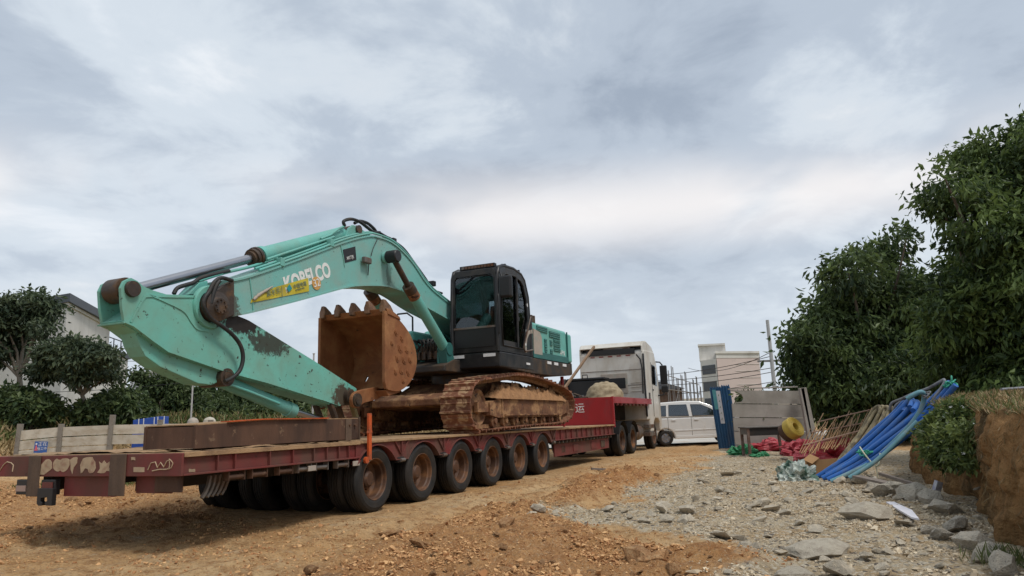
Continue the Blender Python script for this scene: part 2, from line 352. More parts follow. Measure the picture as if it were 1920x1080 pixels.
def zones(x, y):
    wob = fbm(x, y, 0.9, 4, 3)*0.9
    g = sstep(-0.6, 0.6, poly_sd(x, y, GRAVEL)+wob*1.3)
    mo = sstep(-0.35, 0.5, poly_sd(x, y, MOUND)+wob*0.7)
    mo = np.maximum(mo, 0.75*sstep(-0.5, 0.7, poly_sd(x, y, HEAP)+wob))
    be = sstep(-0.25, 0.4, poly_sd(x, y, BERM)+fbm(x, y, 2.0, 3, 8)*0.35)
    return g*(1-be)*(1-0.8*mo), mo, be
def hill_left(x, y):
    a = sstep(0, 1, (-x-26)/9.0)*sstep(28, 40, y)*2.6
    b = sstep(40, 58, y)*sstep(8, -16, x)*2.6
    return np.maximum(a, b)
def height(x, y, fine=True):
    x = np.asarray(x, float); y = np.asarray(y, float)
    g, mo, be = zones(x, y)
    u = (x-T_O.x)*Uv.x+(y-T_O.y)*Uv.y; v = (x-T_O.x)*Vv.x+(y-T_O.y)*Vv.y
    under = sstep(-0.5, 0.3, v+0.35)*sstep(4.2, 3.4, v)*sstep(-1.2, -0.5, u)*sstep(23, 21, u)    # rolled flat where the lorry stands
    far = sstep(60, 25, np.hypot(x, y))
    rough = (0.05*fbm(x, y, 0.45, 3, 1)+0.035*fbm(x, y, 1.7, 3, 2))*(1-0.85*under)
    z = rough*far
    z = z + 0.17*mo*(0.65+0.6*fbm(x, y, 1.1, 3, 11)) + 0.24*be*(0.8+0.7*fbm(x, y, 2.2, 3, 12))
    # the loose heap behind the trailer tail, on its far side
    z = z + 0.22*sstep(5.5, 1.5, np.hypot((x+9.5)/1.3, (y-16.0)))
    # rubble heaped against the bank
    z = z + 0.08*sstep(1.6, 0.0, np.hypot((x-5.3)/1.2, (y-9.6)/1.9))
    # ruts along the lane the lorry came in on
    for v0 in (-1.3, -3.1):
        r = v-v0+0.12*fbm(x, y, 0.5, 2, 31)
        z = z + (0.030*np.exp(-((np.abs(r)-0.32)/0.10)**2)-0.035*np.exp(-(r/0.22)**2))*far*(1-mo)*(1-be)*sstep(-9, -6, u)*(1-0.7*g)
    z = z + hill_left(x, y)+0.3*fbm(x, y, 0.12, 3, 5)*sstep(30, 60, np.hypot(x, y))
    if fine:
        k = far*(1-0.6*under)
        rg = np.abs(fbm(x, y, 7.0, 3, 21)); c2 = fbm(x, y, 16.0, 2, 22)
        z = z + k*((0.022+0.045*mo+0.05*be+0.010*g)*(rg*1.3-0.25)+0.011*c2*(0.7+mo+be))
        # low ridges left by tracks and tyres, running with the lane
        z = z + 0.022*k*fbm(u*0.6, v*6.0, 1.0, 3, 41)*(1-g)*(1-mo)
    return z
def hz(x, y): return float(height(np.array([x]), np.array([y]))[0])
def axis_coords(lo, hi, step, grow, end_lo, end_hi):
    c = list(np.arange(lo, hi+1e-6, step)); s = step; p = hi
    while p < end_hi: s *= grow; p += s; c.append(p)
    s = step; p = lo; pre = []
    while p > end_lo: s *= grow; p -= s; pre.append(p)
    return np.array(pre[::-1]+c)
gx = axis_coords(-6.5, 6.5, 0.036, 1.045, -2500, 2500); gy = axis_coords(4.4, 15.0, 0.034, 1.03, -300, 3500)
GX, GY = np.meshgrid(gx, gy); GZ = height(GX, GY)
nx, ny = len(gx), len(gy)
idx = np.arange(nx*ny).reshape(ny, nx)
faces = np.stack([idx[:-1, :-1], idx[:-1, 1:], idx[1:, 1:], idx[1:, :-1]], -1).reshape(-1, 4)
gme = mesh_np('ground', np.stack([GX, GY, GZ], -1).reshape(-1, 3), faces, True)
g_, mo_, be_ = zones(GX, GY)
gr_ = np.clip(np.maximum(sstep(0.3, 1.2, hill_left(GX, GY)), sstep(55, 75, np.hypot(GX, GY))), 0, 1)
for nm, arr in (('gravel', g_), ('mound', np.maximum(mo_*0.8, be_)), ('grass', gr_)):
    at = gme.attributes.new(nm, 'FLOAT', 'POINT'); at.data.foreach_set('value', arr.ravel().astype(np.float32))
def ground_material():
    mt = bpy.data.materials.new('clay_ground'); mt.use_nodes = True; t = mt.node_tree; N = t.nodes; L = t.links; b = N['Principled BSDF']
    b.inputs['Roughness'].default_value = 0.95; b.inputs['Specular IOR Level'].default_value = 0.15
    tc = N.new('ShaderNodeTexCoord')
    def noise(s, d=5, r=0.6, w=None):
        n = N.new('ShaderNodeTexNoise'); n.inputs['Scale'].default_value = s; n.inputs['Detail'].default_value = d; n.inputs['Roughness'].default_value = r
        L.new(w or tc.outputs['Object'], n.inputs['Vector']); return n.outputs['Fac']
    def mix(f, a, c, mode='MIX'):
        n = N.new('ShaderNodeMixRGB'); n.blend_type = mode
        for s, v in ((0, f), (1, a), (2, c)):
            if isinstance(v, (int, float)): n.inputs[s].default_value = v
            elif isinstance(v, tuple): n.inputs[s].default_value = (*v, 1)
            else: L.new(v, n.inputs[s])
        return n.outputs[0]
    def mr(f, a, c):
        n = N.new('ShaderNodeMapRange'); n.inputs[1].default_value = a; n.inputs[2].default_value = c; L.new(f, n.inputs[0]); return n.outputs[0]
    def at(nm):
        a = N.new('ShaderNodeAttribute'); a.attribute_name = nm; return a.outputs['Fac']
    clay = mix(mr(noise(0.55, 6), 0.36, 0.64), (0.56, 0.315, 0.13), (0.66, 0.46, 0.25))
    clay = mix(mr(noise(5.0, 6, 0.7), 0.47, 0.66), clay, (0.31, 0.155, 0.062))
    clay = mix(mr(noise(2.1, 5, 0.65), 0.58, 0.72), clay, (0.56, 0.43, 0.28))
    mound = mix(mr(noise(6.0, 6, 0.7), 0.38, 0.62), (0.34, 0.15, 0.058), (0.55, 0.29, 0.118))
    c = mix(at('mound'), clay, mound)
    c = mix(mr(noise(26, 4, 0.7), 0.53, 0.72), c, (0.22, 0.105, 0.045)); c = mix(mr(noise(41, 3, 0.7), 0.56, 0.70), c, (0.62, 0.46, 0.29))
    grav = mix(mr(noise(1.4, 6), 0.36, 0.64), (0.43, 0.325, 0.20), (0.63, 0.52, 0.36))
    grav = mix(mr(noise(1.3, 5, .65), 0.48, 0.62), grav, (0.52, 0.37, 0.21))
    vo = N.new('ShaderNodeTexVoronoi'); vo.inputs['Scale'].default_value = 26; L.new(tc.outputs['Object'], vo.inputs['Vector'])
    sp = N.new('ShaderNodeSeparateXYZ'); L.new(vo.outputs['Color'], sp.inputs[0])
    grav = mix(mr(sp.outputs[0], 0.62, 0.8), grav, (0.66, 0.58, 0.45)); grav = mix(mr(sp.outputs[1], 0.80, 0.95), grav, (0.20, 0.17, 0.14))
    gf = N.new('ShaderNodeMath'); gf.operation = 'MULTIPLY_ADD'; L.new(noise(3.2, 6, 0.7), gf.inputs[0]); gf.inputs[1].default_value = 1.2; L.new(at('gravel'), gf.inputs[2])
    c = mix(mr(gf.outputs[0], 0.95, 1.22), c, grav)
    grs = mix(mr(noise(0.5, 6, 0.7), 0.4, 0.6), (0.26, 0.20, 0.09), (0.10, 0.115, 0.045)); grs = mix(mr(noise(3.0, 5, 0.7), 0.5, 0.65), grs, (0.33, 0.25, 0.13))
    c = mix(at('grass'), c, grs); L.new(c, b.inputs['Base Color'])
    h = N.new('ShaderNodeMath'); h.operation = 'ADD'; L.new(noise(38, 6, 0.7), h.inputs[0])
    vh = N.new('ShaderNodeMath'); vh.operation = 'MULTIPLY'; L.new(vo.outputs['Distance'], vh.inputs[0]); L.new(at('gravel'), vh.inputs[1])
    hs = N.new('ShaderNodeMath'); hs.operation = 'MULTIPLY'; L.new(vh.outputs[0], hs.inputs[0]); hs.inputs[1].default_value = -0.9; L.new(hs.outputs[0], h.inputs[1])
    bp = N.new('ShaderNodeBump'); bp.inputs['Strength'].default_value = 1.0; bp.inputs['Distance'].default_value = 0.06; L.new(h.outputs[0], bp.inputs['Height']); L.new(bp.outputs[0], b.inputs['Normal'])
    return mt
m['ground'] = ground_material()
tag(link('ground', gme, m['ground']), kind='structure')

# ---------------------------------------------------------------- cut earth bank on the right
BANK = [(3.2,1.0),(3.55,3.4),(4.10,5.6),(4.75,7.3),(5.45,8.9),(6.15,10.4),(6.75,11.9),(7.35,13.2),(7.75,14.2),(8.35,15.3),(9.3,16.5),(12.5,18.2),(22.0,20.5)]
def resample(pts, n):
    pts = np.array(pts, float); seg = np.hypot(*np.diff(pts[:, :2], axis=0).T); s = np.r_[0, np.cumsum(seg)]; t = np.linspace(0, s[-1], n)
    return np.stack([np.interp(t, s, pts[:, k]) for k in range(pts.shape[1])], 1)
bp_ = resample(BANK, 420)
td = np.gradient(bp_, axis=0); td /= np.hypot(td[:, 0], td[:, 1])[:, None]; nrm = np.stack([td[:, 1], -td[:, 0]], 1)   # away from the lane
prof = [(-0.25, -0.30)]+[(0.0+0.16*(t**1.4), -0.05+1.44*t) for t in np.linspace(0, 1, 46)]+[(0.24, 1.43), (0.36, 1.45), (0.6, 1.47), (0.95, 1.48), (1.5, 1.5), (2.5, 1.55), (4, 1.6), (7, 1.65), (12, 1.7), (20, 1.7)]
rows = []
for d, h in prof:
    s = np.arange(len(bp_))*0.065; dd = np.full(len(bp_), d); hh = np.full(len(bp_), float(h))
    wall = 1.0 if 0 <= d < 0.2 else 0.0
    e = 0.28*fbm(s, np.full_like(s, h*0.6), 0.8, 3, 51)+0.16*fbm(s*2.2, np.full_like(s, h*0.5), 1.0, 4, 52)+0.05*fbm(s*3, np.full_like(s, h*3), 2.0, 3, 53)+0.10*np.abs(fbm(s*2.5, np.full_like(s, h*2.2), 1.0, 4, 58))+0.07*np.abs(fbm(s*7, np.full_like(s, h*7), 1.0, 3, 54))
    dd = dd+e*(0.35+0.65*wall if d < 0.7 else 0.2)
    if d >= 0.2: hh = hh+0.07*fbm(s, np.full_like(s, d), 1.2, 4, 55)
    hh = hh*np.interp(bp_[:, 1], [4.5, 12.5], [0.85, 0.97])
    x = bp_[:, 0]+nrm[:, 0]*dd; y = bp_[:, 1]+nrm[:, 1]*dd
    if d > 3: x = bp_[:, 0]*(1-0)+d*0.92; y = bp_[:, 1]+d*0.25
    rows.append(np.stack([x, y, hh], 1))
BANKROWS = rows = np.array(rows); nr, nc = rows.shape[:2]; ii = np.arange(nr*nc).reshape(nr, nc)
bme = mesh_np('earth_bank', rows.reshape(-1, 3), np.stack([ii[:-1, :-1], ii[1:, :-1], ii[1:, 1:], ii[:-1, 1:]], -1).reshape(-1, 4), True)
m['bank'] = M('cut_clay', (0.33, 0.185, 0.08), 0.95, var=0.2, vscale=2.2, dirt=(0.10, 0.068, 0.034), damt=0.48, dscale=2.2, dstr=(1, 1, 0.3), dsharp=0.12, spot=(0.30, 0.18, 0.08), samt=0.57, sscale=7, bump=1.0, bscale=11, bdist=0.12, spec=0.1)
tag(link('earth_bank', bme, m['bank']), kind='structure')

# pale concrete road beyond the gate
rb = MB(); rb.sheet([[(x, y, 0.07+0.01*math.sin(x)) for x in np.linspace(-4, 40, 40)] for y in (32.6, 36, 40, 46)])
m['road'] = M('pale_concrete', (0.47, 0.45, 0.41), 0.9, var=0.1, vscale=1.5, dirt=(0.36, 0.28, 0.2), damt=0.4, dscale=0.8, bump=0.2)
tag(rb.build('road', m['road']), kind='structure')
# far rise behind the gate
hb = MB(); rws = []
for y, zz in ((98, -0.5), (104, 1.6), (112, 3.2), (124, 4.0), (150, 3.6), (220, 2)):
    xs = np.linspace(-5, 120, 90); rws.append([(x, y+6*float(fbm(x, y, .03, 2, 61)), zz+1.0*float(fbm(x, y*3, .06, 4, 62))*(zz > 0)) for x in xs])
hb.sheet(rws)
m['hill'] = M('far_hill_soil', (0.27, 0.225, 0.17), 0.95, var=0.15, vscale=0.1, dirt=(0.13, 0.14, 0.08), damt=0.48, dscale=0.12, bump=0)
tag(hb.build('hills', m['hill']), kind='structure')

# ---------------------------------------------------------------- low-bed trailer
trailer = thing('lowbed_trailer', 'long dirty red low-bed trailer with six axles carrying the excavator', 'trailer', T_O, T_YAW)
TWID = 3.30; DK = 1.09; RU = -3.69
b = MB(); b.box((RU+0.03, 0.03, 1.035), (13.36, TWID-0.03, DK)); b.build('deck', m['deck'], trailer, bevel=0.006)
# loose soil spread over the tail of the deck
rows = []
for u in np.linspace(RU+0.06, -0.2, 60):
    rows.append([(u, v, DK+0.004+0.05*max(0, float(fbm(u, v, 1.3, 4, 71))+0.1)*min(1, 5*(v-0.02), 5*(3.24-v)) + 0.02*max(0, float(fbm(u, v, 7, 3, 72)))) for v in np.linspace(0.04, TWID-0.06, 44)])
b = MB(); b.sheet(rows); tag(b.build('soil_layer', m['deck'], trailer), kind='stuff')
# side beam at the tail: recessed web, flanges, ribs
for s, nm in ((0, 'near'), (1, 'far')):
    f = (lambda v: v) if s == 0 else (lambda v: TWID-v)
    def bx(mb, a, c): mb.box((a[0], min(f(a[1]), f(c[1])), a[2]), (c[0], max(f(a[1]), f(c[1])), c[2]))
    b = MB(); bx(b, (RU+0.02, 0.05, 0.86), (-0.44, 0.08, 1.033)); b.build('side_web', m['red'], trailer)
    b = MB(); bx(b, (RU+0.01, 0.0, 1.036), (-0.44, 0.05, 1.088)); b.build('top_flange', m['deck'], trailer, bevel=0.004)
    b = MB(); bx(b, (RU+0.01, 0.0, 0.835), (-0.44, 0.11, 0.858)); b.build('bottom_flange', m['red'], trailer, bevel=0.004)
    for u in (-3.2, -2.93, -2.35, -1.92, -1.5, -1.22, -0.95, -0.72): 
        b = MB(); bx(b, (u, 0.008, 0.859), (u+0.014, 0.05, 1.034)); b.build('rib', m['red'], trailer)
    # wheel-arch valance
    pr = [(-0.44, 1.045)]; wc = [1.413*i for i in range(6)]
    low = []
    for i, c in enumerate(wc):
        a0 = R(152) if i else R(140)
        for k in range(15):
            a = R(147)-(R(147)-R(33))*k/14; low.append((c+0.62*math.cos(a), 0.44+0.575*math.sin(a)))
    low = [(-0.44, 0.80)]+low+[(7.75, 0.80), (7.75, 1.045)]
    b = MB()
    top = [(p[0], 1.045) for p in low[:-1]]
    for i in range(len(low)-2):
        a, c = low[i], low[i+1]
        if c[0]-a[0] > 1e-4: b.prism([(a[0], 1.045), (c[0], 1.045), c, a], min(f(0.03), f(0.05)), max(f(0.03), f(0.05)))
    b.build('arch_valance', m['red'], trailer)
    b = MB(); b.strip(low[:-1], min(f(-0.005), f(0.12)), max(f(-0.005), f(0.12)), 0.016); b.build('arch_lip', m['red'], trailer)
    b = MB(); bx(b, (-0.44, -0.012, 1.05), (13.36, 0.05, 1.088)); b.build('deck_edge', m['deck'], trailer, bevel=0.004)
    for i in range(7):
        u = 1.413*i-0.7065 if i else -0.42
        if i: 
            b = MB(); bx(b, (u-0.10, 0.02, 0.70), (u+0.10, 0.10, 0.79)); b.build('lamp_bracket', m['chassis'], trailer, bevel=0.01)
            if s == 0: b = MB(); b.cyl((u-0.06, 0.0, 0.74), (u+0.07, 0.0, 0.74), 0.03, seg=8); b.build('strap_winch', m['steel_grey'], trailer)
            b = MB(); bx(b, (u-0.008, -0.002, 0.83), (u+0.008, 0.028, 1.046)); b.build('rib', m['red'], trailer)
            for sg in (-1, 1):
                b = MB(); p0 = (u+sg*0.02, f(0.012), 0.84); p1 = (u+sg*0.2, f(0.012), 1.045); b.obox(p0, p1, 0.012, 0.024, (0, 1, 0)); b.build('brace', m['red'], trailer)
    # front half of the side: ribbed band, bolted rail, lower skirt
    b = MB(); bx(b, (7.75, 0.05, 0.80), (13.40, 0.08, 1.049)); b.build('side_web', m['red'], trailer)
    b = MB(); bx(b, (7.75, 0.0, 0.775), (13.40, 0.12, 0.80)); b.build('bottom_flange', m['red'], trailer, bevel=0.004)
    for k in range(13):
        u = 7.9+0.44*k; b = MB(); bx(b, (u, 0.01, 0.801), (u+0.02, 0.05, 1.049)); b.build('rib', m['red'], trailer)
    b = MB(); bx(b, (7.85, 0.10, 0.68), (13.3, 0.16, 0.774)); b.build('rope_rail', m['chassis'], trailer)
    if s == 0:
        for k in range(18):
            u = 8.0+0.30*k; b = MB(); b.cyl((u, 0.05, 0.725), (u, 0.10, 0.725), 0.034, seg=8); b.build('rope_hook', m['steel_grey'], trailer)
    b = MB(); bx(b, (8.15, 0.14, 0.36), (13.1, 0.17, 0.679)); b.build('side_skirt', m['red'], trailer)
    for k in range(3):
        u = 8.7+0.1*k; b = MB(); bx(b, (u, 0.125, 0.44), (u+0.035, 0.139, 0.60)); b.build('skirt_slot', m['brown_post'], trailer)
    for u0 in (9.6, 11.2, 12.2):
        b = MB(); bx(b, (u0, 0.12, 0.42), (u0+0.42, 0.139, 0.62)); b.build('hatch', m['red'] if u0 < 12 else m['brown_post'], trailer, bevel=0.006)
# chassis
b = MB()
for v0 in (0.72, 2.36): b.box((RU+0.12, v0, 0.66), (13.3, v0+0.16, 1.034))
for u in np.arange(RU+0.3, 13.2, 0.9): b.box((u, 0.1, 0.88), (u+0.08, TWID-0.1, 1.03))
b.build('chassis_frame', m['chassis'], trailer)
for i in range(6):
    u = 1.413*i; b = MB(); b.cyl((u, 0.35, 0.49), (u, TWID-0.35, 0.49), 0.075, seg=12); b.box((u-0.3, 0.62, 0.56), (u+0.3, 0.74, 0.66)); b.box((u-0.3, 2.56, 0.56), (u+0.3, 2.68, 0.66)); b.build('axle', m['chassis'], trailer)
# wheels: each a dual pair (outer and inner tyre), deep-dished rusty rim
def tyre_profile(w, r, rr):
    return [(rr, 0.012), (rr+0.035, 0.0), (rr+0.10, -0.010), (r-0.075, -0.012), (r-0.035, 0.004), (r-0.010, 0.03), (r, 0.045),
            (r, w*0.22), (r-0.012, w*0.225), (r-0.012, w*0.255), (r, w*0.26), (r, w*0.40), (r-0.012, w*0.405), (r-0.012, w*0.435), (r, w*0.44),
            (r, w*0.58), (r-0.012, w*0.585), (r-0.012, w*0.615), (r, w*0.62), (r, w*0.76), (r-0.012, w*0.765), (r-0.012, w*0.795), (r, w*0.80),
            (r, w-0.045), (r-0.010, w-0.03), (r-0.035, w-0.004), (r-0.075, w+0.012), (rr+0.10, w+0.010), (rr+0.035, w), (rr, w-0.012)]
mb = MB(); mb.lathe(tyre_profile(0.265, 0.50, 0.315), (0, 0, 0), (0, 1, 0), 40); mb.lathe(tyre_profile(0.265, 0.50, 0.315), (0, 0.30, 0), (0, 1, 0), 40); tyre_me = mb.mesh('tyre')
mb = MB(); mb.lathe([(0.330, 0.018), (0.313, 0.006), (0.302, 0.020), (0.292, 0.06), (0.275, 0.08), (0.268, 0.19), (0.22, 0.225), (0.13, 0.225), (0.125, 0.13), (0.09, 0.10), (0.0, 0.095)], (0, 0, 0), (0, 1, 0), 40)
for k in range(10):
    a = 2*math.pi*k/10; mb.cyl((0.165*math.cos(a), 0.19, 0.165*math.sin(a)), (0.165*math.cos(a), 0.225, 0.165*math.sin(a)), 0.014, seg=6)
rim_me = mb.mesh('rim')
def dual_wheel(parent, u, v, w, flip, sc=1.0):
    wh = link('wheel', tyre_me, m['tyre'], parent, (u, v, w), (0, random.uniform(0, 6), math.pi if flip else 0)); wh.scale = (sc, sc, sc)
    link('rim', rim_me, m['rim'], wh); return wh
for i in range(6):
    dual_wheel(trailer, 1.413*i, 0.035, 0.492, False); dual_wheel(trailer, 1.413*i, TWID-0.035, 0.492, True)
    dual_wheel(trailer, 1.413*i, 0.92, 0.492, False); dual_wheel(trailer, 1.413*i, TWID-0.92, 0.492, True)
# tail panel
b = MB(); b.box((RU-0.025, 0.0, 0.835), (RU+0.005, TWID, 1.082)); b.build('tail_panel', m['red'], trailer, bevel=0.006)
for v0, v1, w0 in ((2.36, 2.58, 0.60), (0.86, 1.12, 0.62)):
    b = MB(); b.box((RU-0.045, v0, w0), (RU-0.028, v1, 1.085)); b.build('tail_post', m['brown_post'], trailer, bevel=0.006)
b = MB(); b.box((RU+0.06, 1.14, 0.60), (RU+0.09, 2.03, 0.832)); b.build('lower_board', m['red'], trailer)
b = MB(); b.box((RU+0.10, 0.30, 0.64), (RU+0.14, 0.84, 0.832)); b.build('lower_board', m['red'], trailer)
b = MB(); b.box((RU+0.06, 0.10, 0.655), (RU+0.10, 0.50, 0.832)); b.build('lower_board', m['ramp'], trailer, bevel=0.006)
b = MB(); b.box((RU-0.03, 2.58, 0.62), (RU+0.03, 2.80, 0.80)); b.build('lamp_box', m['rubber_blk'], trailer, bevel=0.01)
b = MB(); b.box((RU-0.045, 2.60, 0.66), (RU-0.032, 2.78, 0.73)); b.build('tail_lamp', M('lamp_lens', (0.35, 0.25, 0.22), 0.2, var=0.1, bump=0), trailer)
b = MB(); b.box((RU-0.02, 2.08, 0.62), (RU+0.05, 2.34, 0.80)); b.build('lamp_box', m['rubber_blk'], trailer, bevel=0.01)
b = MB(); b.box((RU-0.036, 2.12, 0.66), (RU-0.022, 2.30, 0.77)); b.build('tail_lamp', m['red'], trailer)
# towing jaw
hk = [(2.06, 0.70), (2.34, 0.70), (2.34, 0.52), (2.30, 0.495), (2.24, 0.50), (2.235, 0.535), (2.27, 0.55), (2.27, 0.585), (2.16, 0.60), (2.15, 0.56), (2.19, 0.53), (2.17, 0.50), (2.06, 0.50)]
b = MB(); b.prism(hk, RU-0.06, RU-0.005, 'u'); b.build('towing_jaw', m['rubber_blk'], trailer, bevel=0.005)
# cream overpaint where old lettering was blotted out; scratched strokes beside it
def blob(poly, name='blotted_lettering'):
    c = np.mean(np.array(poly), 0); pts = []
    n = len(poly)
    for i in range(n):
        a, d = np.array(poly[i]), np.array(poly[(i+1) % n]); pts += [a, (a*0.5+d*0.5)+(rng.random(2)-0.5)*0.012]
    b = MB(); b.prism([tuple(p) for p in pts], RU-0.0285, RU-0.0255, 'u'); b.build(name, m['cream'], trailer)
for P in ([(2.362,0.858),(2.358,0.979),(2.286,1.035),(2.217,1.041),(2.162,0.996),(2.154,0.933),(2.218,0.895),(2.292,0.858)], [(2.135,0.939),(2.134,1.008),(2.080,1.046),(2.019,1.032),(1.982,1.045),(1.915,1.050),(1.845,1.031),(1.838,0.968),(1.870,0.919),(1.943,0.888),(1.994,0.907),(2.060,0.895)],
          [(1.836,1.030),(1.763,1.061),(1.705,1.054),(1.707,0.992),(1.758,0.943),(1.777,0.863),(1.813,0.919)], [(1.627,0.869),(1.648,0.967),(1.609,1.040),(1.536,1.058),(1.444,1.057),(1.391,1.001),(1.374,0.928),(1.415,0.880),(1.479,0.874),(1.512,0.923),(1.559,0.929),(1.600,0.881)],
          [(1.342,0.880),(1.301,0.928),(1.328,1.007),(1.271,0.982),(1.238,1.018),(1.198,0.982),(1.147,1.005),(1.149,0.939),(1.117,0.891),(1.190,0.897),(1.232,0.873)]):
    blob(P)
for P in ([(0.512,0.906),(0.468,0.981),(0.402,0.992),(0.363,0.928),(0.318,0.986),(0.264,0.934),(0.220,1.002),(0.172,1.013),(0.129,0.978),(0.149,0.927),(0.230,0.910),(0.329,0.911),(0.444,0.894)], [(3.159,0.906),(3.085,0.984),(3.026,1.017),(2.939,1.003),(2.893,0.976),(2.902,0.898)], [(0.189,1.025),(0.176,0.956),(0.189,0.910)]):
    b = MB(); b.tube([(RU-0.028, p[0], p[1]) for p in P], 0.007, 5); b.build('scratched_stroke', m['cream'], trailer)
for P in ([(0.744,0.937),(0.573,0.935),(0.569,0.883),(0.740,0.884)], [(0.798,1.049),(0.729,1.049),(0.725,1.013),(0.795,1.014)], [(-0.116,0.914),(-0.203,0.914),(-0.205,0.880),(-0.118,0.880)]):
    blob(P, 'reflector_patch')
# strap winches under the tail beam
for u in (-3.0, -2.62, -2.15, -1.78, -1.42, -0.95):
    b = MB(); b.cyl((u, 0.06, 0.765), (u+0.24, 0.06, 0.765), 0.032, seg=10); b.box((u-0.012, 0.02, 0.72), (u, 0.11, 0.834)); b.box((u+0.24, 0.02, 0.72), (u+0.252, 0.11, 0.834))
    b.build('strap_winch', m['ramp'] if u < -2 else m['steel_grey'], trailer, bevel=0.003)
for u in (-1.62, -0.62):
    b = MB(); b.box((u, 0.0, 0.73), (u+0.16, 0.02, 0.80)); b.build('marker_lamp', m['beige_panel'], trailer, bevel=0.005)
# ragged mud flap hanging behind the rear wheels
for k in range(5):
    u = -3.18+0.10*k; pth = [(u, 0.12+0.03*k, 0.80), (u-0.02, 0.13+0.03*k, 0.70), (u-0.06, 0.12+0.03*k, 0.62), (u-0.11, 0.10+0.03*k, 0.56)]
    b = MB(); b.strip([(p[0], p[2]) for p in pth], 0.12+0.03*k, 0.16+0.03*k, 0.03); b.build('mud_flap_strip', m['steel_grey'], trailer)
# orange latch bar beside the ramp
b = MB(); b.box((-0.30, -0.05, 0.80), (-0.225, -0.012, 1.50)); b.cyl((-0.34, -0.05, 0.80), (-0.34, -0.01, 0.80), 0.05, seg=12); b.box((-0.36, -0.055, 1.20), (-0.22, -0.051, 1.235)); b.build('latch_bar', m['orange'], trailer, bevel=0.006)
# step and gooseneck
SU = 13.40
b = MB(); b.box((SU, 0.0, 1.091), (SU+0.03, TWID, 1.985)); b.build('step_panel', m['red_clean'], trailer, bevel=0.006)
b = MB(); b.box((SU-0.02, -0.012, 1.0), (SU+0.07, 0.06, 2.0)); b.build('step_edge', m['red_clean'], trailer, bevel=0.006)
b = MB(); b.box((SU+0.03, 0.02, 1.93), (19.0, TWID-0.02, 1.985)); b.build('gooseneck_deck', m['brown_post'], trailer)
for f0 in (0.0, TWID-0.10):
    b = MB(); b.box((SU+0.071, f0, 1.78), (18.9, f0+0.10, 1.99)); b.build('gooseneck_beam', m['red_clean'], trailer, bevel=0.006)
for v0 in (0.95, 2.05):
    b = MB(); b.box((SU+0.032, v0, 1.20), (18.3, v0+0.22, 1.928)); b.build('gooseneck_beam', m['chassis'], trailer)
for k in range(9):
    u = 13.9+0.52*k; b = MB(); b.cyl((u, 0.03, 1.74), (u+0.12, 0.03, 1.74), 0.04, seg=8); b.build('strap_winch', m['red'], trailer)
lettering('运', 0.34, m['letter'], trailer, (SU-0.004, 1.16, 1.64), (0, -1, 0), (0, 0, 1))

# folded steel loading ramp lying on the tail
ramp = thing('loading_ramp', 'long rusty brown steel ramp box lying flat on the trailer tail', 'ramp', TW(-1.7, 0.5, DK), T_YAW)
ro = (-1.7, 0.5, DK)
b = MB(); b.prism([(-3.36, 1.115), (-0.22, 1.115), (-0.22, 1.425), (-2.3, 1.425), (-3.36, 1.385)], 0.20, 0.235); b.build('side_plate', m['ramp'], ramp, ro, bevel=0.004)
b = MB(); b.prism([(-3.36, 1.115), (-0.22, 1.115), (-0.22, 1.425), (-2.3, 1.425), (-3.36, 1.385)], 1.02, 1.055); b.build('side_plate', m['ramp'], ramp, ro, bevel=0.004)
b = MB(); b.box((-3.35, 0.236, 1.12), (-3.32, 1.019, 1.37)); b.build('end_plate', m['ramp'], ramp, ro)
b = MB(); b.box((-0.25, 0.236, 1.12), (-0.225, 1.019, 1.42)); b.build('end_plate', m['ramp'], ramp, ro)
b = MB(); b.strip([(-3.34, 1.388), (-2.3, 1.43), (-0.24, 1.43)], 0.2, 1.05, 0.012); b.build('tread_plate', m['deck'], ramp, ro)
b = MB(); b.strip([(-2.9, 1.418), (-2.3, 1.44), (-1.0, 1.44)], 0.16, 0.30, 0.012); b.build('painted_edge', m['orange'], ramp, ro)
b = MB(); b.box((-0.56, 0.185, 1.10), (-0.42, 0.199, 1.42)); b.build('stiffener', m['brown_post'], ramp, ro)
b = MB(); b.box((-0.22, 0.185, 1.105), (-0.20, 0.34, 1.45)); b.build('stiffener', m['brown_post'], ramp, ro)
for u in (-0.47, -0.33):
    b = MB(); b.cyl((u, 0.17, 1.33), (u, 0.20, 1.33), 0.02, seg=8); b.build('bolt', m['steel_grey'], ramp, ro)

# ---------------------------------------------------------------- excavator (faces the trailer's tail, cab on the near side)
EO = (6.2, 1.60, DK)
exc = thing('excavator', 'teal and black crawler excavator chained on the red low-bed trailer', 'excavator', TW(*EO), T_YAW)
def eb(b, name, mt, parent=exc, bevel=0, label=None): return b.build(name, m[mt] if isinstance(mt, str) else mt, parent, EO, bevel, label=label)
def ep(p): return Vector(p)-Vector(EO)
VC = 1.60
